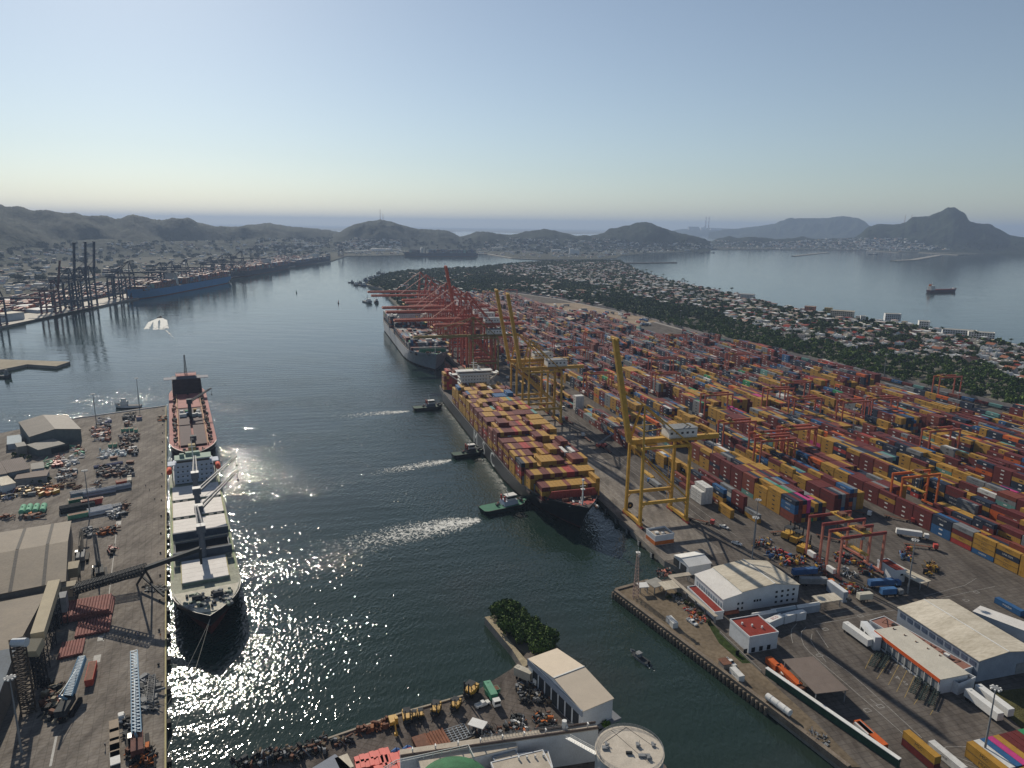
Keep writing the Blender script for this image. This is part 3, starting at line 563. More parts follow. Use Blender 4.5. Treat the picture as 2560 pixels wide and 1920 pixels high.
def container_ship(lab, loc, rz, L, B, fb, paint, bays, hx, hfl, seed, rows_n, W_, tiers, own, deck=DKRED, letters=None, funnelm=GREY, cargo_where='', bowfree=.075, sternx=.0, group=None, wall=True):
    t = thing('container_ship', lab, 'container ship', loc, rz, group)
    mb, rws = hull(L, B, fb, sheer=5, bow=.13, flare=.6, transom=.92, boot=1.5); h = mb.build('hull', [paint, HRED, pm('dark_main_deck', (.06, .05, .05), .2, .2)], t)
    # accommodation block
    mb = MB(); zd = fb+.4; house(mb, hx-7, hx+7, B*.62, zd, hfl, 0, 1, .25, 2.9); zt = zd+hfl*2.9
    mb.box(hx-2, -B/2-.5, zt, hx+5, B/2+.5, zt+.5, 0); mb.box(hx-3, -B*.36, zt+.5, hx+5, B*.36, zt+3, 0); mb.box(hx+5, -B*.34, zt+1.3, hx+5.08, B*.34, zt+2.3, 1); mb.box(hx-3.5, -B*.38, zt+3, hx+5.5, B*.38, zt+3.3, 0)
    for s_ in (-1, 1): mb.beam((hx+3, s_*B*.31, zt-6), (hx+3, s_*(B/2), zt), .9); mb.box(hx-2, s_*(B/2-1), zt+.5, hx+5, s_*(B/2+.5)-(.0), zt+1.6, 0)
    rail(mb, [(hx-3, -B*.36, zt+3.3), (hx+5, -B*.36, zt+3.3), (hx+5, B*.36, zt+3.3), (hx-3, B*.36, zt+3.3)])
    br = mb.build('bridge', [WHITE, GLASS], t)
    mb = MB(); mb.beam((hx, 0, zt+3.3), (hx, 0, zt+13), .9, w2=.4); mb.beam((hx, -4, zt+8), (hx, 4, zt+8), .35); mb.beam((hx+1, -2.5, zt+10), (hx+1, 2.5, zt+10), .5); mb.tube((hx-2, 5, zt+3.3), (hx-2, 5, zt+6.2), 1.2, .9); mb.build('mast', WHITE, t)
    fx = hx-18 if sternx == 0 else sternx
    mb = MB(); mb.hexa([(fx-4, -4, zd), (fx+4, -4, zd), (fx+4, 4, zd), (fx-4, 4, zd)], [(fx-4, -3.2, zt+1), (fx+3, -3.2, zt+1), (fx+3, 3.2, zt+1), (fx-4, 3.2, zt+1)]); 
    for q in (-2, 0, 2): mb.tube((fx-1, q, zt+1), (fx-2, q, zt+4), .6, m=1)
    f = mb.build('funnel', [funnelm, DARK], t)
    # foredeck gear and breakwater
    xb = L/2-L*bowfree; zb = rws[int(40*(.5+xb/L))][3][2]; hw = rws[int(40*(.5+xb/L))][3][1]
    mb = MB()
    if wall: mb.hexa([(xb, -hw+.4, zb-.1), (xb+.6, -hw+.4, zb-.1), (xb+.6, hw-.4, zb-.1), (xb, hw-.4, zb-.1)], [(xb, -hw+3, zb+4.6), (xb+.6, -hw+3, zb+4.6), (xb+.6, hw-3, zb+4.6), (xb, hw-3, zb+4.6)])
    for s_ in (-1, 1):
        for k in range(5): mb.beam((xb+.5, s_*(2+k*(hw-4)/5), zb+4), (xb+2.6, s_*(2+k*(hw-4)/5), zb), .25)
    mb.build('breakwater_wall', deck, t)
    fq = [r_ for r_ in rws if r_[3][0] > xb+.7 and r_[3][1] > .8]; mb = MB(); mb.add([(r_[3][0], s_*(r_[3][1]-.5), r_[3][2]+.03) for r_ in fq for s_ in (1, -1)], [(2*i, 2*i+1, 2*i+3, 2*i+2) for i in range(len(fq)-1)]); mb.build('forecastle_deck', deck, t)
    mb = MB(); clutter(mb, xb+3, L/2-6, -hw*.5, hw*.5, zb+.4, 40, 2.6, (0, 1, 2), seed); 
    for s_ in (-1, 1): mb.tube((xb+6, s_*5, zb+1.3), (xb+6, s_*8.5, zb+1.3), 1.1, m=1); mb.tube((xb+6, s_*2.5, zb+1.3), (xb+6, s_*4.2, zb+1.3), 1.3, m=0)
    mb.build('windlass', [DARK, RUST, WHITE], t)
    mb = MB(); mb.beam((L/2-9, 0, zb), (L/2-9, 0, zb+15), .8, w2=.4); mb.beam((L/2-9, -1.6, zb+12), (L/2-9, 1.6, zb+12), .3); mb.cbox(L/2-9, 0, zb+10, 2, 2, .4); mb.cbox(L/2-9, 0, zb+15, 1.2, 1.2, 1); mb.build('foremast', WHITE, t)
    # hatch coamings and lashing bridges between bays
    r_ = random.Random(seed); step = (12.19+2.0); xs = []
    x = xb-9
    while x > -L/2+8:
        if abs(x-hx) > 13.5 and abs(x-fx) > 10.5: xs.append(x)
        x -= step
    for x in xs: 
        wq = min(B/2-.8, rws[max(0, min(40, int(40*(.5+x/L))))][3][1]-.6); mb = MB(); mb.box(x-6.2, -wq, fb-.1, x+6.2, wq, fb+1.3, 0); mb.build('hatch_cover', pm('dark_hatch', (.07, .05, .05), .2, .2), t); mb = MB(); mb.box(x-7.5, -wq, fb-.1, x-6.7, wq, fb+6.5, 0); mb.build('lashing_bridge', GREY, t)
    if letters:
        txt, x0, gap, sz = letters; mb = MB()
        for i, chh in enumerate(txt):
            v, f_ = text_mb(chh, sz); mb = MB(); x_ = x0[i]
            mb.add([(x_+a*1.25, -B/2-.08, fb*.5+b) for a, b, _z in v], f_); mb.build('letter', WHITE, h)
    # cargo
    ca, sa = math.cos(rz), math.sin(rz)
    for bi_, x in enumerate(xs):
        q = max(0, min(40, int(40*(.5+(x+5)/L)))); wq = rws[q][3][1]; nrow = min(rows_n, int((wq*2-.1)/2.5)); tb = tiers(bi_, len(xs), x)
        for j in range(nrow):
            y = (j-(nrow-1)/2)*2.5; yy = y/(B/2)
            hgt_ = tb+int(round(noise.noise((bi_*.9+seed, j*.28, 3))*1.7)); hgt_ = max(0, min(tb+1, hgt_))
            two = r_.random() < .12; cstack = (cstack if j and cstack and r_.random() < .6 else pick(W_))
            for k in range(hgt_):
                col = cstack if cstack and r_.random() < .55 else pick(W_)
                wx, wy = loc[0]+x*ca-y*sa, loc[1]+x*sa+y*ca; ex = (k == hgt_-1)*2.0+(j == nrow-1)*1.3*(1 if own > 0 else 0)+(j == 0 and own < 0)*1.3
                wh = ('ship', cargo_where, bi_, j if own < 0 else nrow-1-j, k)
                addc((wx, wy), loc[2]+fb+1.35+k*2.6, rz, 12.19, col, ex*.8, wh)
    return t
# big black hulled ship at the near berth: bow towards us
RZS = TRZ+math.pi
WM = dict(yellow=46, maroon=30, brown=8, red=4, blue=1, teal=.5, white=.5, navy=.5)
bow_u = UV(P(1440, 1283, 11))[0]
LM = 312-bow_u; cM = T(bow_u+LM/2, -24.5, WZ)
container_ship('black-hulled container ship with white hull letters, loaded with yellow and maroon boxes', (cM.x, cM.y, WZ), RZS, LM, 43, 10.5, DBLACK, 0, -LM/2+62, 8, 5, 17, WM,
    lambda i, n_, x: [3, 4, 5, 5, 5, 5][i] if i < 6 else 6, -1, letters=('MSC', [-(UV(P(q[0], q[1], 2))[0]-(bow_u+LM/2)) for q in ((1183, 1096), (1204, 1122), (1226, 1149))], 0, 14), funnelm=YPALE, cargo_where='black-hulled ship', bowfree=.07)
cG = T(425+182, -27, WZ)
WG = dict(navy=30, green=3, teal=6, grey=16, blue=8, maroon=16, white=7, brown=10)
container_ship('grey-hulled container ship with dark green boxes lying under the orange-red quay cranes', (cG.x, cG.y, WZ), RZS, 366, 48, 15, HGREY, 0, -40, 8, 9, 18, WG,
    lambda i, n_, x: [1, 2, 3][i] if i < 3 else (5 if i > n_*.55 else 3), -1, deck=DKGREEN, cargo_where='grey-hulled ship')
# left terminal ships
def ship_at(a, b, z=0): # waterline stern/bow pixel pair -> centre, heading
    d = b-a; return (a+b)/2, math.atan2(d.y, d.x), d.length
WL = dict(maroon=34, grey=8, brown=24, blue=10, teal=4, white=5, navy=8, red=8, orange=5)
b0, b1 = Q(0, 0, 1185, 940, WZ), Q(0, 0, 2010, 780, WZ); c_, rz_, L_ = ship_at(b1, b0)
nl = Vector((-math.sin(rz_), math.cos(rz_), 0)); nl = nl if nl.x < 0 else -nl; LTN = nl
cc = c_+nl*24; container_ship('light blue hulled container ship at the far left terminal, boxes stacked high', (cc.x, cc.y, WZ), rz_, L_, 46, 17, pm('sky_blue_hull', (.04, .2, .42), .1, .05), 0, L_*.1, 9, 21, 17, WL, lambda i, n_, x: 5 if i > 1 else 3, -1, cargo_where='light blue ship', wall=False)
b0, b1 = Q(0, 0, 2040, 745, WZ), Q(0, 1, 300, 660, WZ); c_, rz_, L_ = ship_at(b1, b0)
cc = c_+nl*24; container_ship('dark red-loaded container ship moored just behind the light blue one', (cc.x, cc.y, WZ), rz_, L_, 46, 14, pm('dark_blue_hull', (.02, .035, .07), .2, .1), 0, L_*-.15, 9, 31, 17, WL, lambda i, n_, x: 5 if i > 1 else 3, -1, cargo_where='dark ship of the left terminal', wall=False)
b0, b1 = Q(0, 1, 310, 650, WZ), Q(0, 1, 655, 598, WZ); c_, rz_, L_ = ship_at(b1, b0)
cc = c_+nl*22; container_ship('dark container ship moored farthest along the left terminal', (cc.x, cc.y, WZ), rz_, L_, 40, 12, pm('dark_blue_hull', (.02, .035, .07), .2, .1), 0, L_*-.2, 8, 41, 15, dict(navy=3, grey=2, blue=1, maroon=1), lambda i, n_, x: 4 if i > 1 else 2, -1, cargo_where='farthest dark ship', wall=False)
b0, b1 = Q(0, 1, 1262, 556, WZ), Q(0, 1, 1910, 556, WZ); c_, rz_, L_ = ship_at(b1, b0)
cc = c_+Vector((0, 25, 0)); container_ship('long dark container ship across the far end of the inner harbour', (cc.x, cc.y, WZ), rz_, L_, 48, 16, pm('dark_blue_hull', (.02, .035, .07), .2, .1), 0, L_*.25, 8, 51, 18, dict(navy=5, grey=2, blue=2, maroon=1, teal=1), lambda i, n_, x: 6, 1, cargo_where='long dark ship of the far basin', wall=False)
# left terminal yard
LT0, LT1 = Q(0, 0, 0, 1165), Q(0, 0, 1180, 915); LTD = (LT1-LT0).normalized(); LTA = math.atan2(LTD.y, LTD.x); LTNn = Vector((-LTD.y, LTD.x, 0))
for i in range(-22, 190):
    for rw in range(28):
        s_ = i*13; d = 75+rw*2.6+(rw//6)*16
        if s_ > 2300 or noise.noise((s_*.012, rw//6*2.3, 2)) < -.5: continue
        h = int(3.6+noise.noise((s_*.02, rw*.2, 5))*4)
        p = LT0+LTD*s_+LTNn*d
        for k in range(max(h-2, 0) if rw % 6 else 0, h): addc(p, .1+k*2.6, LTA, 12.19, pick(WL if i > 25 else dict(maroon=5, orange=3, red=4, white=2, grey=2, brown=5)), .3, 'in the far left terminal')
# ---- 300 nearest exposed boxes are things, the others one mesh
def fin_containers():
    def in_frame(c):
        v = Vector((c[0], c[1], c[2]-H)); cz = v.y*cp-v.z*sp
        if cz < 5: return False
        x, y = v.x/cz, (v.y*sp+v.z*cp)/cz; return abs(x)*FPX < 1290 and abs(y)*FPX < 970
    ix = [i for i, c in enumerate(CONT) if c[6] > 0 and in_frame(c)]
    ix.sort(key=lambda i: -(CONT[i][6]+.6)*(CONT[i][4]/12.19)**.5/((CONT[i][0]**2+CONT[i][1]**2+2e4)))
    top = set(ix[:300])
    for i in sorted(top):
        x, y, z, rz, ln, col, ex, tl = CONT[i]
        o = bpy.data.objects.new('shipping_container', cmesh(col, ln)); COL.objects.link(o); o.location = (x, y, z); o.rotation_euler = (0, 0, rz)
        sz = '40-foot' if ln > 7 else '20-foot'; cname = dict(brown='red-brown').get(col, col)
        if isinstance(tl, tuple) and tl[0] == 'ship': lab = '%s container on %s, %s bay from bow, %s row from water, %s tier' % (cname, tl[1], ordn(tl[2]), ordn(tl[3]), ordn(tl[4]))
        elif isinstance(tl, tuple):
            t, h, r_, b, bi, hf = tl
            lab = '%s %s container, %s, %s stack from near end, %s row, %s' % (cname, sz, 'topmost' if t == h-1 else ordn(t)+' tier', ordn(b), ordn(r_), BLK[bi].replace('from the wharf', 'from wharf') if not hf else ordn(bi)+' block, '+hf)
        else: lab = '%s %s container %s' % (cname, sz, tl)
        lab = ' '.join(lab.split()[:16])
        tag(o, lab, 'container', 'shipping containers stacked in the port')
    rest = [i for i in range(len(CONT)) if i not in top]
    pv_ = np.array([(sx*.497, sy*1.2, z) for z in (0, 2.57) for sx, sy in ((-1, -1), (1, -1), (1, 1), (-1, 1))], float)
    # side marks as small proud plates
    mk = []
    for sg in (-1, 1):
        for x0 in (-.09,):
            mk += [(x0, sg*1.215, 1.0), (-x0, sg*1.215, 1.0), (-x0, sg*1.215, 1.75), (x0, sg*1.215, 1.75)]
    pV = np.concatenate([pv_, np.array(mk)]); pF = np.array([(4, 5, 6, 7), (0, 1, 5, 4), (1, 2, 6, 5), (2, 3, 7, 6), (3, 0, 4, 7), (8, 9, 10, 11), (15, 14, 13, 12)])
    n = len(CN); mat_mark = [n+1 if c in ('yellow', 'orange', 'white', 'grey') else n for c in CN]
    parts = []
    for k, cn_ in enumerate(CN):
        rows_ = [(CONT[i][0], CONT[i][1], CONT[i][2], CONT[i][3], CONT[i][4], 1, 1, 0) for i in rest if CONT[i][5] == cn_]
        if rows_: parts.append(scatter(pV, pF, np.array([k]*5+[mat_mark[k]]*2), rows_))
    V, F, M = join(parts); o = bulk('shipping_containers', V, F, M, CM+[LBL, LBD])
    o.name = 'container_mass'; tag(o, 'thousands of coloured shipping containers stacked across the yards and on the ships beyond the nearest ones', 'containers', kind='stuff')
# ================================================================ cranes
def sts(lab, cm, loc, rz, boom_deg, group, dbl=False, top=45., L=60., gauge=28., sc=1., house_m=None, back=22., apex=22., k_=1.):
    t = thing('quay_crane', lab, 'quay crane', loc, rz, group); t.scale = (sc, sc, sc); G = -gauge; hm_ = house_m or WHITE; xb = 9.
    for x in (-xb, xb):
        for y in (0, G): mb = MB(); mb.beam((x, y, 2.6), (x*.93, y, top), 1.7*k_, 1.5*k_, w2=1.45*k_); mb.build('leg', cm, t)
    for y in (0, G):
        mb = MB(); mb.beam((-xb-2, y, 2.2), (xb+2, y, 2.2), 1.6, 1.7); s_ = mb.build('sill_beam', cm, t)
        for x in (-xb, xb):
            mb = MB(); mb.cbox(x, y, .3, 7, 1.1, 1.0, 0)
            for k in range(-3, 4): mb.tube((x+k*1.05, y-.4, .5), (x+k*1.05, y+.4, .5), .48, n=8, m=1)
            mb.build('bogie', [RED, BLACK], t)
        mb = MB(); mb.beam((-xb*.93, y, top-1), (xb*.93, y, top-1), 1.4, 1.8); mb.build('cross_beam', cm, t)
    for x in (-xb, xb):
        mb = MB(); mb.beam((x*.97, 0, 13.5), (x*.97, G, 13.5), 1.3*k_, 1.7*k_); mb.build('portal_beam', cm, t)
        mb = MB(); mb.beam((x*.94, -.6, top-4), (x*.97, G+.8, 15), .75*k_); mb.build('brace', cm, t)
        for y in (0, G): mb = MB(); mb.beam((x*.98, y, 9.5), (x*.97, y+(2.5 if y else -2.5), 13), .6); mb.build('knee_brace', cm, t)
        mb = MB(); mb.beam((x*.93, 0, top), (x*.93, G, top), 1.1, 1.4); mb.build('top_beam', cm, t)
    xs_ = (-3, 3) if dbl else (0,); gw = 1.3*k_ if dbl else 2.6
    for x in xs_:
        mb = MB(); mb.beam((x, 4, top+1.6), (x, G-back, top+1.6), gw, 2.6); mb.build('girder', cm, t)
    mb = MB(); rail(mb, [(3.2, 3, top+2), (3.2, G-back, top+2)], n=20); mb.box(2.2, G-back, top+1.9, 3.3, 3, top+2.02); mb.build('walkway', cm, t)
    a = R(boom_deg); hy, hz = 4.5, top+1.8; ty, tz = hy+L*math.cos(a), hz+L*math.sin(a)
    mb = MB(); nrm = Vector((0, -math.sin(a), math.cos(a)))
    for x in xs_: mb.beam((x, hy, hz), (x, ty, tz), gw, 2.6)
    if dbl:
        for k in range(7): q = Vector((0, hy, hz)).lerp(Vector((0, ty, tz)), (k+.5)/7); mb.beam(q+Vector((-3, 0, 0)), q+Vector((3, 0, 0)), .8)
    e = Vector((0, ty, tz)); mb.beam(e+Vector((-4.4, 0, 0)), e+Vector((4.4, 0, 0)), 1.1, 1.3)
    q0, q1 = Vector((2.0 if not dbl else 4.2, hy, hz))+nrm*1.5, Vector((2.0 if not dbl else 4.2, ty, tz))+nrm*1.5
    mb.beam(q0, q1, .25)
    for k in range(22): q = q0.lerp(q1, k/21); mb.beam(q, q-nrm*1.6, .14)
    mb.build('boom', cm, t)
    # apex frame over the waterside legs
    az_ = top+apex; mb = MB()
    for x in (-1, 1):
        mb.beam((x*xb*.93, 0, top), (x*1.6, -3, az_), 1.15*k_, w2=.8*k_); mb.beam((x*xb*.93, G, top+.5), (x*1.6, -3, az_), .75*k_); mb.beam((x*6, -1.2, top+apex*.4), (x*4.4, G*.45, top+apex*.42), .4)
    for f in (.4, .7, 1): mb.beam((-xb*.93*(1-f)-1.6*f, -3*f, top+apex*f), (xb*.93*(1-f)+1.6*f, -3*f, top+apex*f), .7)
    mb.build('apex_frame', cm, t)
    mb = MB()
    for x in (-1.4, 1.4):
        if boom_deg < 30:
            for f in ((.48, .93) if not dbl else (.45,)): mb.tube((x, -3, az_), (x, hy+L*f*math.cos(a), hz+L*f*math.sin(a)+1.2), .2, n=5)
        else: mb.tube((x, -3, az_), (x, hy+L*.5*math.cos(a), hz+L*.5*math.sin(a)), .2, n=5)
        mb.tube((x, -3, az_), (x, G-back*.7, top+3), .22, n=5)
    mb.build('stay', cm, t)
    mb = MB(); mb.box(-4.5, G-6, top+3.2, 4.5, G+11, top+8.2, 0); mb.box(-4.8, G-6.3, top+8.2, 4.8, G+11.3, top+8.6, 1)
    for k in range(5): mb.box(-4.56, G-4+k*3.2, top+5.4, -4.5, G-2.6+k*3.2, top+6.6, 2)
    rail(mb, [(-5.4, G-6.5, top+3.1), (-5.4, G+11.5, top+3.1), (5.4, G+11.5, top+3.1), (5.4, G-6.5, top+3.1)], n=8, m=3); mb.box(-5.5, G-6.6, top+2.95, 5.5, G+11.6, top+3.1, 3)
    mb.build('machine_house', [hm_, GREY, GLASS, cm], t)
    ty_ = -8 if boom_deg > 30 else 24
    mb = MB(); mb.box(-3, ty_-3, top-.4, 3, ty_+3, top+.4, 0); mb.box(-1.2, ty_+.5, top-3.4, 1.2, ty_+3, top-.7, 1); mb.box(-1.25, ty_+3, top-3.1, 1.25, ty_+3.06, top-1.4, 2)
    tr_ = mb.build('trolley', [cm, WHITE, GLASS], t)
    mb = MB(); zl = top-18; mb.box(-6.1, ty_-1.2, zl, 6.1, ty_+1.2, zl+.6)
    for x in (-2, 2):
        for y in (-1, 1): mb.tube((x, ty_+y, zl+.6), (x*.8, ty_+y, top-.4), .06, n=4)
    mb.build('spreader', [YEL], tr_)
    mb = MB(); x = xb*.97+1.2                                    # stair tower on a landside leg
    for k in range(int(top/4)-1):
        mb.beam((x, G-1, 3+k*4), (x, G+1.5, 7+k*4), .5, .15); mb.box(x-.6, G-1.6, 2.9+k*4, x+.6, G-.8, 3, 0)
    for yy in (G-1.6, G+1.9): mb.beam((x+.5, yy, 2), (x+.5, yy, top-2), .18)
    mb.build('stair', cm, t)
    mb = MB(); mb.tube((xb+1, -3, 4.8), (xb+1.8, -3, 4.8), 1.9, n=18, m=0); mb.tube((xb+.9, -3, 4.8), (xb+1.9, -3, 4.8), .7, n=12, m=1); mb.beam((xb+1.4, -3, 3), (xb+1.4, -3, 4), .4, m=1); mb.build('cable_reel', [BLACK, cm], t)
    return t
def sloc(u, v=4.8): p = T(u, v, .1); return (p.x, p.y, .1)
g_y = 'yellow quay cranes'; g_o = 'orange-red quay cranes'; g_l = 'dark quay cranes of the far left terminal'
sts('nearest yellow quay crane with single raised boom beside the black ship bow', YEL, sloc(-18), TRZ, 79, g_y, top=44.5, L=58)
YU = [sloc(UV(P(px, py, 101))[0]) for px, py in ((1241, 727), (1267, 737))]
u1 = 187.; u2 = 222.
sts('yellow quay crane with raised boom, right of the raised pair behind the ship bridge', YEL, sloc(u1), TRZ, 79, g_y, top=44.5, L=62, apex=25)
sts('yellow quay crane with raised boom, left of the raised pair behind the ship bridge', YEL, sloc(u2), TRZ, 79, g_y, top=44.5, L=62, apex=25)
sts('dull yellow quay crane with lowered boom over the grey ship bow', pm('dull_yellow_paint', (.26, .19, .06), .25, .3), sloc(UV(P(1060, 838, 45))[0]), TRZ, 0, g_y, top=41, L=58)
for (u_, w_) in ((764, 'farthest'), (703, 'second farthest'), (547, 'third farthest'), (501, 'middle'), (423, 'nearest')):
    sts('orange-red quay crane with lowered boom, %s of the long lowered ones' % w_, ORG, sloc(u_), TRZ, 0, g_o, True, k_=1.12, back=32, top=55, L=74, apex=32, house_m=WHITE)
sts('orange-red quay crane with its boom raised high among the lowered ones', ORG, sloc(452), TRZ, 79, g_o, True, k_=1.12, top=55, L=58, apex=30)
for u_, nm in ((400, 'behind the yellow booms'), (585, 'nearer half of the red cluster'), (628, 'just behind the raised one'), (664, 'amid the red cluster')): sts('orange-red quay crane with short lowered boom, %s' % nm, ORG, sloc(u_), TRZ, 0, g_o, True, top=52, L=34, k_=1.12, back=34, apex=28)
DCR = pm('dark_blue_crane_paint', (.03, .05, .085), .3, .3, .7); DCM = pm('dark_maroon_crane_paint', (.1, .03, .04), .3, .3, .7)
LRZ = LTA+math.pi   # water is on our side
def lt(px, py): p = Q(0, 0, px, py); s_ = (p-LT0).dot(LTD); q = LT0+LTD*s_+LTNn*6; return (q.x, q.y, .1), s_
k_ = 0
proto_r = proto_l = None
for (px, py, dg, sc, lab) in ((410, 1050, 80, .86, 'dark maroon quay crane left of the three tall raised booms'), (540, 1020, 84, 1.13, 'tall dark quay crane, left of the three with raised booms'), (650, 1000, 84, 1.13, 'tall dark quay crane, middle of the three with raised booms'), (770, 985, 84, 1.13, 'tall dark quay crane, right of the three with raised booms'),
        (-20, 1150, 8, .9, 'dark quay crane cut by the left edge of the photo'), (1100, 930, 0, 1.0, 'dark quay crane left of the light blue ship bow'), (1200, 915, 0, 1.15, 'dark quay crane standing over the light blue ship bow'), (1450, 860, 0, 1, 'dark quay crane behind the light blue ship, nearest of its row'), (1570, 840, 0, 1, 'second dark quay crane behind the light blue ship'), (1700, 815, 0, 1, 'third dark quay crane behind the light blue ship'),
        (1860, 770, 0, 1, 'dark quay crane between the two far left ships'), (1950, 750, 0, 1, 'dark quay crane over the bow of the second ship'), (2020, 735, 0, 1, 'second dark quay crane over the second ship'), (2110, 715, 0, 1.1, 'third dark quay crane over the second ship')):
    loc, s_ = lt(px, py); cm_ = DCM if k_ == 0 else DCR
    if dg > 20:
        if proto_r is None or k_ == 1:
            proto_r = sts(lab, cm_, loc, LRZ, dg, g_l, False, L=60, sc=sc, house_m=GREY, k_=1.5)
        else: dup(proto_r, loc, LRZ, lab, g_l, sc)
    else:
        if proto_l is None: proto_l = sts(lab, cm_, loc, LRZ, 0, g_l, True, L=60, sc=sc, house_m=GREY, k_=1.5)
        else: dup(proto_l, loc, LRZ, lab, g_l, sc)
    k_ += 1
for (x, y, nm) in ((20, 560, 'first'), (250, 520, 'second'), (740, 520, 'farthest')):
    p = Q(0, 1, x, y+35); dup(proto_l, (p.x, p.y, 0), LRZ if x < 700 else 0, 'small dark far quay crane beyond the left terminal ships, %s along the shore' % nm, g_l, 1)
# yard gantry cranes: x travels along u, y spans towards the water side
def rtg(lab, cm, u, v, group='rubber-tyred gantry cranes', Hh=20.5, span=26.5, base=7.2, sc=1., beamm=None):
    p = T(u, v+span); t = thing('gantry_crane', lab, 'gantry crane', (p.x, p.y, .1), TRZ, group); bm_ = beamm or cm
    for x in (-base/2, base/2):
        for y in (0, span):
            mb = MB(); mb.beam((x, y, 1.6), (x, y, Hh), .95, .85); mb.build('leg', cm, t)
        mb = MB(); mb.beam((x, -.6, Hh+.5), (x, span+.6, Hh+.5), .9, 1.4); mb.build('top_girder', bm_, t)
    for y in (0, span):
        mb = MB(); mb.beam((-base/2-2.4, y, 1.6), (base/2+2.4, y, 1.6), .9, 1.); mb.build('sill_beam', cm, t)
        for x in (-base/2-1.6, -base/2+.6, base/2-.6, base/2+1.6): mb = MB(); mb.tube((x, y-.35, .75), (x, y+.35, .75), .75, n=10); mb.build('wheel', BLACK, t)
    ty = span*rnd.uniform(.3, .8); mb = MB(); mb.box(-base/2-.6, ty-2.5, Hh+1.3, base/2+.6, ty+2.5, Hh+1.7, 0); mb.box(-2, ty-1.6, Hh+1.7, 1.6, ty+1.8, Hh+3.2, 2); mb.box(-base/2-.5, ty+1, Hh-1.6, -base/2+1.3, ty+2.8, Hh+.2, 1); clutter(mb, -3, 3, ty-2, ty+2, Hh+1.7, 8, 1.6, (0, 2), 3)
    tr_ = mb.build('trolley', [YEL, GREY, RUST], t)
    mb = MB(); mb.box(-6, ty-1.1, 11.5, 6, ty+1.1, 12.1)
    for x in (-2, 2):
        for y in (-.8, .8): mb.tube((x, ty+y, 12.1), (x, ty+y, Hh+1.5), .07, n=4)
    mb.build('spreader', YEL, tr_)
    mb = MB(); mb.box(-2.4, span-.1, 2.3, 2.2, span+1.6, 4.6, 0); mb.build('power_unit', WHITE, t)
    mb = MB(); 
    for k in range(6): mb.beam((base/2+.8, (k % 2)*2.2-1.1, 2+k*3), (base/2+.8, ((k+1) % 2)*2.2-1.1, 5+k*3), .3, .12)
    mb.build('stair', cm, t)
    return t
rtg('bright orange gantry crane over the container lane at the lower right', pm('bright_orange_paint', (.55, .13, .03), .2, .3), -42, 160)
pk = pm('parked_beam_red', (.22, .045, .04), .2, .3)
_f = [UV(P(1880+x/4.608, 1240+y/4.608)) for x, y in ((650, 685), (735, 795), (868, 872), (962, 972))]
for i, nm in ((0, 'farther'), (1, 'nearer')):
    (ua, va), (ub, vb) = _f[2*i], _f[2*i+1]
    rtg('faded pink gantry crane parked by the equipment pool, %s of the two' % nm, RTGF, (ua+ub)/2, (va+vb)/2, beamm=pk, base=abs(ua-ub), span=24)
proto = rtg('red gantry crane straddling the fourth container block, near end', RTGM, 52, 127.5)
k_ = 0
for (r, c, x, y, lab) in ((1, 2, 1920, 760, 'beside the orange box stacks right of the nearest crane'), (1, 2, 1910, 560, 'with its twin close by in the middle of the yard'), (1, 3, 130, 180, 'in the yard near its left middle'), (1, 3, 300, 330, 'over low yellow stacks'), (1, 3, 690, 360, 'over maroon stacks at centre right'), (1, 3, 1400, 640, 'over navy stacks at the right'), (1, 3, 1340, 130, 'tall one next to the rail line and the fence'),
        (0, 2, 220, 1160, 'far one left of the cream stack'), (0, 2, 420, 1440, 'behind the middle yellow booms'), (0, 2, 700, 1350, 'pale one in the upper yard'), (0, 2, 1290, 1600, 'black-legged one in the upper yard'), (0, 2, 1860, 1560, 'bright one in the right upper yard'), (0, 2, 480, 1500, 'in front of the white stacks'), (0, 1, 2000, 1400, 'among the red quay cranes'), (1, 2, 560, 100, 'right of the middle yellow cranes'),
        (0, 1, 1920, 960, 'far one near the town woods'), (0, 1, 2140, 930, 'far one by the fence bend'), (0, 2, 1280, 1380, 'near the fence in the upper yard'), (1, 2, 1100, 100, 'standing inland of the nearest boom'), (1, 2, 2150, 640, 'over teal and maroon rows'), (1, 3, 900, 330, 'beside the white box near the centre right'), (1, 3, 250, 620, 'over blue and yellow rows in the middle'), (1, 2, 1650, 300, 'over brown rows right of the raised boom'), (1, 2, 2100, 250, 'in the heart of the yard')):
    p = Q(r, c, x, y); u, v = UV(p); vb = min(cols, key=lambda q: abs(q-v))
    q = T(u, vb+26.8); dup(proto, (q.x, q.y, .1), TRZ, 'red gantry crane '+lab, 'rubber-tyred gantry cranes'); k_ += 1
# ================================================================ builders for buildings and small things
def z3(x, y, z=0.): return P(1480+x/5.53, 1200+y/5.53, z)
def z4(x, y, z=0.): return P(1660+x/5.53, 1360+y/5.53, z)
def zq(x, y, z=0.): return P(1880+x/4.608, 1240+y/4.608, z)
def z6(x, y, z=0.): return P(x/5.18, 1280+y/5.18, z)
def z7(x, y, z=0.): return P(x/4.608, 1560+y/4.608, z)
def zl(x, y, z=0.): return P(x/5.53, 1000+y/5.53, z)
def zm(x, y, z=0.): return P(180+x/4.146, 1000+y/4.146, z)
def zw(x, y, z=0.): return P(580+x/3.072, 1760+y/3.072, z)
def zs(x, y, z=0.): return P(1240+x/4.809, 1780+y/4.809, z)
def rect(A, B, C):
    d = Vector((B.x-A.x, B.y-A.y)); L = d.length; d /= L; n = Vector((-d.y, d.x)); W = (Vector((C.x, C.y))-Vector((A.x, A.y))).dot(n); o = Vector((A.x, A.y))
    if W < 0: o = o+n*W; W = -W
    return (o.x, o.y, .06), math.atan2(d.y, d.x), L, W
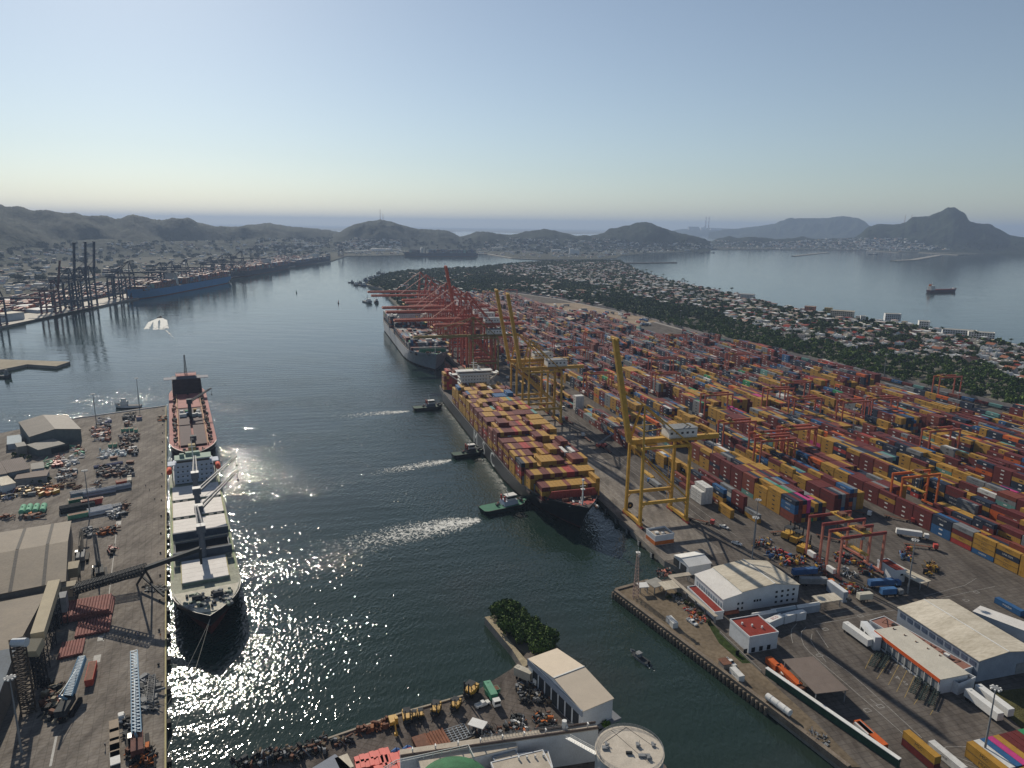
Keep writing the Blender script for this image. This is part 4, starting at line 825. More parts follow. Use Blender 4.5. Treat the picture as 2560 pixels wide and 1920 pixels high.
def bld(name, lab, cat, A, B, C, h, prof=None, wall=None, roofs=None, over=.35, doors=(), wins=(), flip=False, open_sides=False, parapet=0, cols=True):
    """A->B is the length (x), C gives the width (y). prof: [(fraction of y, height)], roofs: one material per roof strip"""
    loc, rz, L, W = rect(A, B, C); t = thing(name, lab, cat, loc, rz); prof = prof or [(0, h), (1, h)]; wall = wall or TWALL
    if flip: prof = [(1-f, z) for f, z in prof][::-1]; roofs = roofs[::-1] if isinstance(roofs, list) else roofs
    roofs = roofs if isinstance(roofs, list) else [roofs or OFFW]*(len(prof)-1)
    n = len(prof)
    if not open_sides:
        mb = MB(); pts = [(0, 0, 0), (0, W, 0)]+[(0, f*W, z) for f, z in prof[::-1]]; k = len(pts)
        mb.add(pts+[(L, y, z) for _, y, z in pts], [tuple(range(k-1, -1, -1)), tuple(range(k, 2*k))]+[(i, (i+1) % k, k+(i+1) % k, k+i) for i in range(k)]); mb.build('wall', wall, t)
    else:
        nx = max(2, int(L/7)+1)
        for i in range(nx):
            for f, z in (prof[0], prof[-1]):
                x = .4+(L-.8)*i/(nx-1); mb = MB(); mb.beam((x, .3+f*(W-.6), 0), (x, .3+f*(W-.6), z-.05), .3); mb.build('post', GREY, t)
    for i in range(n-1):
        if prof[i+1][0]-prof[i][0] < .001: continue
        (f0, a0), (f1, a1) = prof[i], prof[i+1]; o0 = over if i == 0 else 0; o1 = over if i == n-2 else 0
        y0, y1 = f0*W-o0, f1*W+o1; mb = MB(); e_ = .06+.012*i
        mb.hexa([(-over, y0, a0+.03), (L+over, y0, a0+.03), (L+over, y1, a1+.03), (-over, y1, a1+.03)], [(-over, y0, a0+.22+e_), (L+over, y0, a0+.22+e_), (L+over, y1, a1+.22+e_), (-over, y1, a1+.22+e_)]); mb.build('roof', roofs[i], t)
        if i and abs(a0-prof[i-1][1]) < 3: mb = MB(); mb.beam((-over, f0*W, a0+.36), (L+over, f0*W, a0+.36), .5, .12); mb.build('ridge_cap', WHITE, t)
    if parapet:
        z0 = h+.1
        for (x0, y0, x1, y1) in ((-.15, -.15, L+.15, .15), (-.15, W-.15, L+.15, W+.15), (-.15, .15, .15, W-.15), (L-.15, .15, L+.15, W-.15)): mb = MB(); mb.box(x0, y0, h-.4, x1, y1, z0+parapet); mb.build('parapet', wall, t)
    for (s_, x, z, w_, hh) in doors:           # side, position, sill, width, height
        mb = MB(); q = .06
        if s_ == 'y0': mb.box(x, -q, z, x+w_, .01, z+hh)
        elif s_ == 'y1': mb.box(x, W-.01, z, x+w_, W+q, z+hh)
        elif s_ == 'x0': mb.box(-q, x, z, .01, x+w_, z+hh)
        else: mb.box(L-.01, x, z, L+q, x+w_, z+hh)
        mb.build('door', DARK, t)
    for (s_, x, z, w_, hh) in wins:
        mb = MB(); q = .07
        if s_ == 'y0': mb.box(x, -q, z, x+w_, .01, z+hh)
        elif s_ == 'y1': mb.box(x, W-.01, z, x+w_, W+q, z+hh)
        elif s_ == 'x0': mb.box(-q, x, z, .01, x+w_, z+hh)
        else: mb.box(L-.01, x, z, L+q, x+w_, z+hh)
        mb.build('window', GLASS, t)
    t['_L'] = L; t['_W'] = W; return t
def LWt(t): return t['_L'], t['_W']
def end(t):
    for k in ('_L', '_W'):
        if k in t: del t[k]
PROT = {}
def place(kind, mk, p, rz, lab, group=None, name=None, sc=1.):
    if kind not in PROT: PROT[kind] = mk(); o = PROT[kind]; o.location = (p[0], p[1], .07+(p[2] if len(p) > 2 else 0)); o.rotation_euler = (0, 0, rz); o.scale = (sc, sc, sc); o['label'] = lab
    else: o = dup(PROT[kind], (p[0], p[1], .07+(p[2] if len(p) > 2 else 0)), rz, lab, None, sc)
    if group: o['group'] = group
    return o
def wheelz(mb, xs, y, r_=.5, m=0):
    for x in xs:
        for s_ in (-1, 1): mb.tube((x, s_*y-.15, r_), (x, s_*y+.15, r_), r_, n=10, m=m)
def mk_wheels(t, xs, y, r_):
    for x in xs:
        for s_ in (-1, 1): mb = MB(); mb.tube((x, s_*y-.13, r_), (x, s_*y+.13, r_), r_, n=10); mb.build('wheel', BLACK, t)
def mk_pickup(m=WHITE):
    t = thing('pickup_truck', '', 'pickup'); mb = MB()
    mb.box(-2.7, -.95, .45, 2.7, .95, .75); mb.hexa([(1.1, -.93, .75), (2.7, -.9, .75), (2.7, .9, .75), (1.1, .93, .75)], [(1.2, -.88, 1.15), (2.6, -.8, 1.05), (2.6, .8, 1.05), (1.2, .88, 1.15)])
    mb.hexa([(-.7, -.93, .75), (1.25, -.93, .75), (1.25, .93, .75), (-.7, .93, .75)], [(-.55, -.75, 1.75), (.6, -.75, 1.75), (.6, .75, 1.75), (-.55, .75, 1.75)])
    for y in (-.95, .85): mb.box(-2.7, y, .75, -.7, y+.1, 1.2)
    mb.box(-2.7, -.85, .75, -2.6, .85, 1.2); mb.build('body', m, t)
    mb = MB(); mb.hexa([(1.2, -.8, 1.12), (1.24, -.8, 1.12), (1.24, .8, 1.12), (1.2, .8, 1.12)], [(.64, -.7, 1.68), (.68, -.7, 1.68), (.68, .7, 1.68), (.64, .7, 1.68)]); mb.build('windscreen', GLASS, t)
    mk_wheels(t, (-1.7, 1.7), .85, .38); return t
def mk_tractor_cab(t, x, m):
    mb = MB(); mb.box(x-1, -1.2, .9, x+1.1, 1.2, 3., 0); mb.box(x-3.2, -.5, .7, x-1, .5, 1.05, 1); mb.box(x+1.1, -1.05, 1.9, x+1.16, 1.05, 2.8, 2); mb.build('cab', [m, DARK, GLASS], t)
def mk_trailer(m, ln=12.2, hh=2.7, cab=WHITE, flat=False, name='lorry', cat='lorry', load=None):
    t = thing(name, '', cat); mb = MB(); mb.box(-ln/2, -.5, 1.0, ln/2, .5, 1.2)
    for x in np.arange(-ln/2, ln/2, 1.6): mb.box(x, -1.2, 1.05, x+.2, 1.2, 1.22)
    mb.build('chassis', RUST if flat else DARK, t)
    if not flat: mb = MB(); mb.box(-ln/2, -1.25, 1.25, ln/2, 1.25, 1.25+hh); mb.box(-ln/2+.4, -.4, 1.25+hh, -ln/2+1.4, .4, 1.35+hh); mb.build('trailer_box', m, t)
    mk_wheels(t, (-ln/2+1.2, -ln/2+2.5), 1.0, .5)
    if cab: mk_tractor_cab(t, ln/2+2.2, cab); mk_wheels(t, (ln/2-.6, ln/2+2.4), 1.0, .5)
    else: mb = MB(); mb.beam((ln/2-2.2, -.8, 0), (ln/2-2.2, -.8, 1.1), .2); mb.beam((ln/2-2.2, .8, 0), (ln/2-2.2, .8, 1.1), .2); mb.build('landing_gear', DARK, t)
    return t
def mk_tanktrailer(m=WHITE):
    t = thing('tank_trailer', '', 'tank trailer'); mb = MB(); mb.tube((-5, 0, 2.2), (5, 0, 2.2), 1.15, n=14)
    for x in (-3, 0, 3): mb.tube((x-.1, 0, 2.2), (x+.1, 0, 2.2), 1.22, n=14)
    mb.build('tank', m, t); mb = MB(); mb.box(-5, -.5, .9, 5, .5, 1.1); mb.build('chassis', DARK, t); mk_wheels(t, (-4, -2.7, 3.8), 1., .5); return t
def mk_chassis(m=DARK, n_=1):
    t = thing('container_chassis', '', 'chassis'); mb = MB()
    for y in (-.5, .5): mb.beam((-6.1, y, 1.1), (6.1, y, 1.1), .2, .35)
    for x in np.arange(-6, 6.1, 1.2): mb.beam((x, -1.2, 1.15), (x, 1.2, 1.15), .22, .2)
    mb.build('frame', m, t); mk_wheels(t, (-4.8, -3.5), 1., .5); mb = MB(); mb.beam((3.6, -.8, 0), (3.6, -.8, 1), .2); mb.beam((3.6, .8, 0), (3.6, .8, 1), .2); mb.build('landing_gear', m, t); return t
def crate(col):
    t = thing('cargo_crate', '', 'crate'); mb = MB(); mb.box(-1.6, -1.25, 0, 1.6, 1.25, 2.3); 
    for x in (-1.6, -.1, 1.4): mb.box(x, -1.3, 0, x+.2, 1.3, 2.36)
    mb.build('box', pm('crate_'+col, CC[col], .1), t); return t
def mk_lamp(h=28., arms=8):
    t = thing('lamp_mast', '', 'lamp mast'); mb = MB(); mb.tube((0, 0, 0), (0, 0, h), .38, .16, n=8); mb.build('pole', GREY, t)
    mb = MB(); mb.tube((0, 0, h-.2), (0, 0, h+.1), 1.1, n=10); mb.build('ring', GREY, t)
    for k in range(arms): a = k*2*math.pi/arms; mb = MB(); mb.cbox(1.3*math.cos(a), 1.3*math.sin(a), h-.4, .6, .5, .45, 0, a); mb.build('lamp_head', WHITE, t)
    return t
def mk_forklift(m=YEL):
    t = thing('forklift', '', 'forklift'); mb = MB(); mb.box(-2, -1.1, .7, 1.2, 1.1, 1.7); mb.box(-2.3, -1, .5, -1.6, 1, 1.9); mb.build('body', m, t)
    mb = MB()
    for x, y in ((-.9, -.8), (-.9, .8), (.8, -.8), (.8, .8)): mb.beam((x, y, 1.7), (x, y, 3), .14)
    mb.box(-1.1, -.95, 3, 1, .95, 3.12); mb.build('cab', DARK, t)
    mb = MB(); mb.beam((1.5, -.6, .2), (1.6, -.6, 4.2), .25); mb.beam((1.5, .6, .2), (1.6, .6, 4.2), .25); mb.beam((1.6, -.9, 1), (1.6, .9, 1), .5); mb.beam((1.6, -.5, .3), (3.4, -.5, .3), .2, .1); mb.beam((1.6, .5, .3), (3.4, .5, .3), .2, .1); mb.build('mast', DARK, t)
    mk_wheels(t, (-1.5, .9), 1., .55); return t
def mk_excavator(m=YEL):
    t = thing('excavator', '', 'excavator'); mb = MB()
    for y in (-1.2, 1.2): mb.box(-2, y-.3, 0, 2, y+.3, .8)
    mb.build('tracks', BLACK, t); mb = MB(); mb.box(-2.2, -1.3, .9, 1.4, 1.3, 2.1); mb.box(.1, .3, 2.1, 1.4, 1.3, 3.1); mb.build('body', m, t)
    mb = MB(); mb.beam((1.2, -.3, 1.8), (4.2, -.3, 4.2), .5); mb.beam((4.2, -.3, 4.2), (5.8, -.3, 1.2), .4); mb.cbox(5.7, -.3, .4, .9, 1.1, .9); mb.build('arm', m, t); return t
def mk_reach(m=RED):
    t = thing('reach_stacker', '', 'reach stacker'); mb = MB(); mb.box(-4, -1.6, .9, 3.4, 1.6, 2.1); mb.box(-4.4, -1.7, .8, -3, 1.7, 2.7); mb.build('body', m, t)
    mb = MB(); mb.box(-.6, -.8, 2.1, 1.2, .8, 3.8); mb.build('cab', GLASS, t)
    mb = MB(); mb.beam((-3.4, 0, 3), (8, 0, 9.5), .9, 1.0); mb.build('boom', GREY, t); mb = MB(); mb.beam((8, -3, 8.6), (8, 3, 8.6), .5); mb.build('spreader', m, t)
    mk_wheels(t, (-2.6, 2.4), 1.6, .85); return t
def mk_pipes(m, n=7, ln=12., r_=.45, lay=2):
    def f():
        t = thing('pipe_stack', '', 'pipes'); z = r_+.15
        for l_ in range(lay):
            for i in range(n-l_): mb = MB(); mb.tube((-ln/2+rnd.uniform(-.2, .2), (i-(n-1-l_)/2)*2*r_, z), (ln/2, (i-(n-1-l_)/2)*2*r_, z), r_, n=9); mb.build('pipe', m, t)
            z += r_*1.74
        mb = MB(); 
        for x in (-ln*.3, ln*.3): mb.box(x-.1, -n*r_, 0, x+.1, n*r_, .16)
        mb.build('bearer', RUST, t); return t
    return f
def mk_tank(m, ln=6., r_=1.3):
    def f():
        t = thing('tank', '', 'tank'); mb = MB(); mb.tube((-ln/2, 0, r_+.3), (ln/2, 0, r_+.3), r_, n=14); mb.tube((-ln/2-.4, 0, r_+.3), (-ln/2, 0, r_+.3), r_*.6, r_, n=14); mb.tube((ln/2, 0, r_+.3), (ln/2+.4, 0, r_+.3), r_, r_*.6, n=14); mb.tube((0, 0, 2*r_+.2), (0, 0, 2*r_+.7), .35, n=8); mb.build('shell', m, t)
        mb = MB(); 
        for x in (-ln*.3, ln*.3): mb.box(x-.2, -r_*.8, 0, x+.2, r_*.8, .9)
        mb.build('saddle', DARK, t); return t
    return f
def mk_bin(m, lx=5, ly=2.2, h=2.):
    def f():
        t = thing('skip', '', 'skip'); mb = MB(); a, b = lx/2, ly/2
        mb.hexa([(-a, -b*.85, .1), (a*.8, -b*.85, .1), (a*.8, b*.85, .1), (-a, b*.85, .1)], [(-a, -b, h), (a, -b, h), (a, b, h), (-a, b, h)]); mb.build('body', m, t)
        mb = MB(); mb.box(-a+.15, -b+.15, h+.005, a-.15, b-.15, h+.02); mb.build('load', RUST, t)
        mb = MB(); 
        for x in np.arange(-a+.4, a, .9): mb.beam((x, -b-.03, .4), (x, -b-.03, h), .12); mb.beam((x, b+.03, .4), (x, b+.03, h), .12)
        mb.build('ribs', m, t); return t
    return f
def heap(name, lab, cat, pts, n, ms, smax=2.2, hmax=1.6, seed=1, kind=None, z=.07):
    """one heap of loose pieces lying on the ground"""
    xs = [p.x for p in pts]; ys = [p.y for p in pts]; poly = [xy(p) for p in pts]; r_ = random.Random(seed); mb = MB(); k = 0; g = 0
    while k < n and g < n*30:
        g += 1; x, y = r_.uniform(min(xs), max(xs)), r_.uniform(min(ys), max(ys))
        if not inside(poly, x, y): continue
        k += 1; a = r_.uniform(.25, smax); mi = r_.randrange(len(ms)); q = r_.random(); h = r_.uniform(.3, hmax)
        if q < .4: mb.cbox(x, y, z, a, r_.uniform(.2, smax*.6), h, mi, r_.uniform(0, 3.1))
        elif q < .7:
            an = r_.uniform(0, 3.1); d = Vector((math.cos(an), math.sin(an), r_.uniform(-.1, .35)))*a*1.2; c = Vector((x, y, z+h*.6)); mb.tube(c-d*.7, c+d*.7, r_.uniform(.08, .45), n=6, m=mi)
        else:
            an = r_.uniform(0, 3.1); d = Vector((math.cos(an), math.sin(an), r_.uniform(0, .5)))*a*1.5; c = Vector((x, y, z+.3)); mb.beam(c-d*.5, c+d*.6+Vector((0, 0, h*.6)), r_.uniform(.1, .3), m=mi)
    o = mb.build(name, ms); return tag(o, lab, cat, kind=kind)
def mark(pts, w_, m=None, name='road_marking', z=.02, closed=False):
    mb = MB(); pts = list(pts)+([pts[0]] if closed else [])
    for a, b in zip(pts, pts[1:]):
        a, b = Vector((a[0], a[1], 0)), Vector((b[0], b[1], 0)); d = (b-a).normalized(); n = Vector((-d.y, d.x, 0))*w_/2
        mb.add([a-n+Vector((0, 0, z)), b-n+Vector((0, 0, z)), b+n+Vector((0, 0, z)), a+n+Vector((0, 0, z))], [(0, 1, 2, 3)])
    return mb
MWHITE = pm('worn_white_marking', (.3, .29, .27), .35, .8); MYEL = pm('worn_yellow_marking', (.32, .23, .08), .3, .8)
# ================================================================ right side
t = bld('office_warehouse', 'large white building with cream stepped roof and rows of windows beside the dirt road', 'building', z4(820, 775, 6.6), z4(430, 430, 6.6), z4(1800, 525, 8.), 8,
    [(0, 6.6), (.235, 8.3), (.2351, 8.9), (.66, 10.6), (1, 8.2)], TWALL, [pm('pale_white_roof', (.62, .6, .57), .08, .15), OFFW, OFFW, OFFW], flip=True)
L_, W_ = LWt(t)
for k in range(int(L_/1.9)):
    mb = MB(); mb.box(1+k*1.9, W_-.01, 2.6, 1.9+k*1.9, W_+.08, 4.6); mb.build('window', BGREY, t)
for (y, z) in [(2+2.9*k, zz) for k in range(4) for zz in (1.2, 3.7, 6.0)]+[(W_-8, 3.2), (W_-10, 3.2), (W_-8, .9), (W_-10, .9), (W_-16, 3.4), (W_-17.4, 3.4), (W_-18.8, 3.4)]:
    mb = MB(); mb.box(-.08, y, z, .01, y+(1.1 if y < 14 else .9), z+1.0); mb.build('window', GLASS, t)
mb = MB(); mb.box(-1.2, W_-7.5, 0, -.02, W_-.5, 1.1); mb.build('base_band', pm('terracotta', (.3, .1, .06), .2), t); end(t)
t = bld('annex', 'low white flat annex with dark red roof panels along the large white building', 'building', z4(700, 950, 3.6), z4(325, 595, 3.6), z4(820, 925, 3.6), 3.3, None, TWALL, REDF, over=0, parapet=.5); end(t)
t = bld('open_shed', 'small white shed with bright white gable roof near the quay corner', 'shed', z4(345, 320, 4.5), z4(650, 268, 4.5), z4(190, 155, 4.5), 4.5, [(0, 4.5), (.5, 6.), (1, 4.5)], TWALL, WHITE, doors=[('x0', 2, 0, 5, 3.6), ('x0', 8, 0, 5, 3.6)]); end(t)
t = bld('red_roof_office', 'white box building with flat dark red roof inside a low parapet', 'building', z4(1185, 1290, 7), z4(915, 1045, 7), z4(1575, 1215, 7), 6.6, None, TWALL, REDF, over=-.1, parapet=.55); L_, W_ = LWt(t)
for k in range(5): mb = MB(); mb.box(-.06, 3+k*3.5, .2, .01, 4.6+k*3.5, 2.2); mb.build('window', GLASS, t)
for k in range(3): mb = MB(); mb.box(4+k*2.2, 4+k*3, 6.95, 4.6+k*2.2, 4.6+k*3, 7.8); mb.build('roof_vent', WHITE, t)
end(t)
t = bld('covered_walkway', 'long narrow pale walkway roof running beside the dirt road', 'walkway', z4(700, 1000, 3.6), z4(70, 455, 3.6), z4(740, 1000, 3.6), 3.4, [(0, 3.3), (1, 3.5)], None, pm('pale_dusty_roof', (.42, .37, .3), .15, .2), open_sides=True); end(t)
t = bld('covered_walkway', 'short cross walkway roof joining the long one at the white building', 'walkway', z4(95, 470, 3.4), z4(365, 430, 3.4), z4(60, 445, 3.4), 3.4, [(0, 3.3), (1, 3.5)], None, pm('pale_dusty_roof', (.42, .37, .3), .15, .2), open_sides=True); end(t)
for (a, b, c, lab, m_) in ((z3(865, 1500, 3), z3(1010, 1452, 3), z3(780, 1412, 3), 'grey sheet-metal canopy by the lattice tower', pm('grey_sheet', (.3, .29, .26), .15)), (z3(1020, 1530, 3), z3(1200, 1500, 3), z3(975, 1435, 3), 'ribbed cream canopy right of the grey one', OFFW), (z3(660, 1500, 3), z3(780, 1490, 3), z3(640, 1450, 3), 'small bright white canopy left of the grey one', WHITE),
        (z4(2120, 130, 0), z4(2121, 131, 0), z4(2122, 132, 0), '', None), (zq(790, 1205, 4.5), zq(1035, 1168, 4.5), zq(690, 1142, 4.5), 'flat cream canopy beside the long white wall building', OFFW), (zq(1945, 995, 4), zq(2050, 965, 4), zq(1615, 735, 4), 'long cream canopy next to the maroon-roofed white office', OFFW)):
    if m_ is None: continue
    t = bld('canopy', lab, 'canopy', a, b, c, 3.6, [(0, 3.3), (1, 3.6)], None, m_, open_sides=True); end(t)
t = bld('control_house', 'white and orange roofless control house at the foot of the nearest yellow crane', 'building', z3(878, 775, 5.5), z3(1135, 738, 5.5), z3(770, 672, 5.5), 4.4, None, TWALL, pm('dusty_slab', (.3, .25, .2), .2), over=-.2, parapet=1.1); L_, W_ = LWt(t)
mb = MB(); mb.box(-.09, -.09, .2, L_+.09, W_+.09, 2.3); mb.build('orange_band', ORNG, t); mb = MB(); mb.cbox(3, 4, 4.7, 2, 1.6, .9); mb.cbox(6, 3, 4.7, 1.6, 1.4, .8); mb.build('roof_unit', WHITE, t); end(t)
t = bld('white_wall_block', 'long narrow pale blue-white block between equipment pool and canopy', 'building', zq(1060, 1112, 5), zq(868, 972, 5), zq(1112, 1108, 5), 4.8, None, BGREY, TWALL, over=.05); end(t)
t = bld('yard_office', 'white office with maroon roof and parapet beside the equipment pool', 'building', zq(1655, 865, 6), zq(1450, 735, 6), zq(1762, 845, 6), 5.6, None, TWALL, REDF, over=-.1, parapet=.5, wins=[('x0', 1.2, 3.3, 1.4, .9)]); end(t)
for (a, b, c, lab) in ((z4(1230, 980, 4), z4(1560, 925, 4), z4(1215, 955, 4), 'left'), (z4(1500, 925, 4.2), z4(1835, 870, 4.2), z4(1480, 890, 4.2), 'middle'), (z4(1850, 870, 4), z4(2160, 820, 4), z4(1840, 845, 4), 'right')):
    t = bld('storage_box', 'long pale grey-white storage box lined up north of the red-roofed office, %s one' % lab, 'storage box', a, b, c, 3.6, [(0, 3.2), (.5, 3.9), (1, 3.2)], BGREY, TWALL if lab != 'middle' else pm('blue_grey_roof', (.3, .36, .4), .1), over=.05); end(t)
for (a, b, c, lab) in ((z4(1460, 1092, 3.4), z4(1672, 1000, 3.4), z4(1390, 1050, 3.4), 'slanted one with red lettering beside the red-roofed office'), (z4(1675, 1010, 3.4), z4(1830, 965, 3.4), z4(1640, 968, 3.4), 'middle one'), (z4(1840, 970, 3.4), z4(1972, 945, 3.4), z4(1800, 925, 3.4), 'right-hand one')):
    t = bld('site_cabin', 'white flat-roofed cabin in the row behind the red-roofed office, '+lab.split(' with')[0], 'cabin', a, b, c, 3.2, None, TWALL, WHITE, over=.05)
    if 'slanted' in lab:
        v, f = text_mb('ECO', 2.); mb = MB(); mb.add([(t['_L']/2+x, t['_W']/2+y, 3.52) for x, y, _ in v], f); mb.build('lettering', RED, t)
    end(t)
# long cream warehouse with docks
t = bld('cream_warehouse', 'very large warehouse with cream roof and a blue-white strip of windows under its eaves', 'warehouse', Q(2, 3, 1825, 738, 8.5), Q(2, 3, 1125, 278, 8.5), Q(2, 3, 1535, 192, 8.5), 8.5, [(0, 8.5), (.5, 10.2), (1, 8.5)], BGREY, OFFW, flip=False); L_, W_ = LWt(t)
ns = 10
for side in (('y0', 0), ('y1', W_)):
    for k in range(ns):
        x = 1.2+k*(L_-1.5)/ns; y = side[1]; s_ = -1 if side[0] == 'y0' else 1
        mb = MB(); mb.box(x, min(y, y+s_*.12), 5.6, x+(L_-1.5)/ns-1.2, max(y, y+s_*.12), 7.4); mb.build('window', pm('window_strip', (.08, .11, .17), .3, .8, .3), t)
mb = MB(); mb.box(-.1, W_*.12, 0, -.02, W_*.3, 4.5); mb.build('door', GREY, t); end(t)
t = bld('white_warehouse', 'white-roofed lower warehouse attached behind the very large cream one', 'warehouse', Q(2, 3, 2300, 520, 7.), Q(2, 3, 1775, 322, 7.), Q(2, 3, 1945, 306, 7.), 7., [(0, 7), (1, 7.6)], TWALL, pm('pale_white_roof', (.62, .6, .57), .08, .15)); end(t)
t = bld('dock_roof', 'low terracotta flat roof with struts between dock shed and large cream warehouse', 'building', Q(2, 3, 1640, 830, 5), Q(2, 3, 880, 385, 5), Q(2, 3, 1800, 800, 5), 4.6, None, TWALL, pm('terracotta_roof', (.26, .13, .1), .15, .2), over=0, parapet=.4); L_, W_ = LWt(t)
for k in range(6):
    x = 4+k*(L_-8)/6; mb = MB(); mb.beam((x, W_*.1, 4.95), (x+4, W_*.9, 6.6), .18); mb.beam((x+7, W_*.1, 4.95), (x+4, W_*.9, 6.6), .18); mb.build('strut', RUST, t)
for k in range(3): mb = MB(); mb.cbox(8+k*22, W_*.35, 4.9, 1.8, 1.4, 1.1); mb.build('air_unit', DARK if k else WHITE, t)
end(t)
t = bld('loading_dock', 'loading dock shed with pale roof, orange fascia and ten dark dock doors', 'loading dock', Q(2, 3, 1490, 892, 6), Q(2, 3, 930, 472, 6), Q(2, 3, 1685, 822, 6), 5.8, [(0, 5.8), (1, 6.2)], TWALL, pm('pale_dock_roof', (.5, .47, .4), .1, .2), flip=True); L_, W_ = LWt(t)
mb = MB(); mb.box(-.2, W_+.4, 4.7, L_+.2, W_+.5, 6.1); mb.build('fascia', pm('orange_red_fascia', (.6, .1, .02), .1), t)
for k in range(10):
    x = .8+k*(L_-1.6)/10; mb = MB(); mb.box(x, W_-.01, 1.1, x+3.1, W_+.1, 4.2); d_ = mb.build('dock_door', GREY, t)
    mb = MB(); mb.box(x-.1, W_+.1, 1.0, x+3.2, W_+.2, 1.3); mb.build('bumper', BLACK, d_)
for k in range(11): x = .2+k*(L_-.6)/10; mb = MB(); mb.beam((x, W_+.3, 0), (x, W_+.3, 4.7), .22); mb.build('post', WHITE, t)
end(t)
t = bld('dock_office', 'white windowed end building left of the orange fascia of the dock', 'building', Q(2, 3, 925, 545, 5), Q(2, 3, 800, 402, 5), Q(2, 3, 960, 520, 5), 5.4, None, TWALL, TWALL, over=0); L_, W_ = LWt(t)
for k in range(3): mb = MB(); mb.box(1.2+k*3.8, W_-.01, 2, 3.6+k*3.8, W_+.07, 3.6); mb.build('window', GLASS, t)
end(t)
t = bld('white_yard_box', 'open-topped white walled box at the near end of the loading dock', 'building', Q(2, 3, 1650, 945, 4), Q(2, 3, 1790, 885, 4), Q(2, 3, 1600, 900, 4), 3.2, None, TWALL, GREY, over=-.1, parapet=1.3); end(t)
t = bld('brown_canopy', 'brown flat canopy on posts beside the stacked orange containers', 'canopy', Q(2, 3, 415, 1022, 5), Q(2, 3, 135, 735, 5), Q(2, 3, 660, 962, 5), 5, [(0, 4.8), (1, 5.2)], None, pm('brown_sheet_roof', (.17, .135, .115), .1, .3), open_sides=True); end(t)
for (x0, y0, x1, y1, lab) in ((560, 755, 770, 830, ''),): pass
# walls along the strip
mb = MB(); a_, b_ = Q(2, 3, -20, 855), Q(2, 3, 1130, 1659); mb.beam(a_+Vector((0, 0, 1.5)), b_+Vector((0, 0, 1.5)), .7, 3.0, 1); mb.beam(a_+Vector((0, 0, 3.1)), b_+Vector((0, 0, 3.1)), 1.5, .22, 0)
tag(mb.build('boundary_wall', [WHITE, pm('dark_green_wall', (.03, .075, .05), .3, .3)]), 'long dark green boundary wall with a white top running to the lower right', 'wall')
mb = MB(); a_, b_ = z4(770, 1240), Q(2, 3, -60, 840); mb.beam(a_+Vector((0, 0, .6)), b_+Vector((0, 0, .6)), .3, 1.2); tag(mb.build('low_wall', CONC), 'low bare concrete wall between weeds and the red-roofed office', 'wall')
# vehicles and equipment, right
place('pickup', mk_pickup, Q(2, 2, 1555, 412), R(-62), 'white pickup on the dirt road beside orange debris'); place('pickup', mk_pickup, Q(2, 2, 1885, 762), R(-64), 'white pickup farther down the dirt road by a small hut')
place('pickup', mk_pickup, z3(1825, 665), R(-50), 'white pickup driving alone on the wide yard road near the yellow crane')
place('pickup', mk_pickup, z3(2000, 895), R(-40), 'white pickup in the crane shadow behind the white sheds')
place('ttl', lambda: mk_trailer(WHITE, 13.5, 2.8, None, name='box_trailer', cat='trailer'), Q(2, 3, 765, 550), math.atan2(*reversed(tuple((Q(2, 3, 845, 612)-Q(2, 3, 680, 490)).xy))), 'single white box trailer parked left of the loading dock', 'white box trailers')
for k, (x, y) in enumerate(((1850, 1140), (1940, 1105))): place('ttl', None, Q(2, 3, x, y+25), math.atan2(*reversed(tuple((Q(2, 3, 1980, 1245)-Q(2, 3, 1730, 1050)).xy))), 'white box trailer on the grass edge lower right, %s of the pair' % ('left' if k == 0 else 'right'), 'white box trailers')
cz = math.atan2(*reversed(tuple((Q(2, 3, 880, 810)-Q(2, 3, 960, 680)).xy)))
CHM = pm('chassis_dark_green', (.03, .05, .045), .3)
for k, (x, y, s_) in enumerate(((925, 738, 'left of the first pair'), (1010, 752, 'right of the first pair'), (1275, 965, 'left of the group of three'), (1350, 1020, 'middle of the group of three'), (1432, 1062, 'right of the group of three'))):
    place('chs', lambda: mk_chassis(CHM), Q(2, 3, x, y), cz, 'empty dark container chassis parked before the dock doors, '+s_, 'empty chassis parked at the loading dock')
place('tankt', mk_tanktrailer, Q(2, 3, 85, 1160), R(-62), 'white tank trailer by the channel edge of the dirt road')
place('lamp', lambda: mk_lamp(26), Q(2, 3, 1852, 1610), 0, 'tall lamp mast beside the bright container line at lower right', 'lamp masts of the port')
for (p, lab) in ((Q(1, 2, 2090, 1410), 'in the yard left of the parked pink cranes'), (z4(1205, 330), 'standing behind the large white building'), (Q(2, 3, 1205, 150), 'beside the large cream warehouse corner'), (Q(1, 3, 1610, 330), 'among the green and grey stacks at right'), (Q(1, 3, 720, 500), 'thin, in the middle of the yard'), (Q(0, 3, 1000, 1600), 'by the fence and the rail line'), (Q(0, 3, 200, 1300), 'by the fence at the woods, second'), (Q(0, 2, 1450, 1160), 'by the fence at the woods, third'), (Q(1, 0, 835, 360), 'on the left quay behind the scrap heap'), (Q(1, 0, 778, 1130), 'on the left quay by the red trailer'), (Q(1, 0, 1205, 200), 'small, at the end of the left quay'), (z7(250, 1480), 'at the lower left corner of the photo'), (Q(1, 2, 1720, 760), 'behind the machine house of the nearest crane')):
    place('lamp', None, p, .3, 'tall lamp mast '+lab, 'lamp masts of the port', sc=1.0)
place('reach', mk_reach, Q(1, 2, 780, 545), R(20), 'red reach stacker with raised boom on the quay between the yellow cranes')
def lor(p, a, m, lab, flat=False, cab=WHITE, k=None, ln=12.2): return place('lor%s%s%s' % (m.name, flat, cab.name if cab else ''), lambda: mk_trailer(m, ln, 2.6, cab, flat), p, R(a), lab)
lor(zq(1800, 470), -20, WHITE, 'lorry with long bright white trailer standing on the yard road')
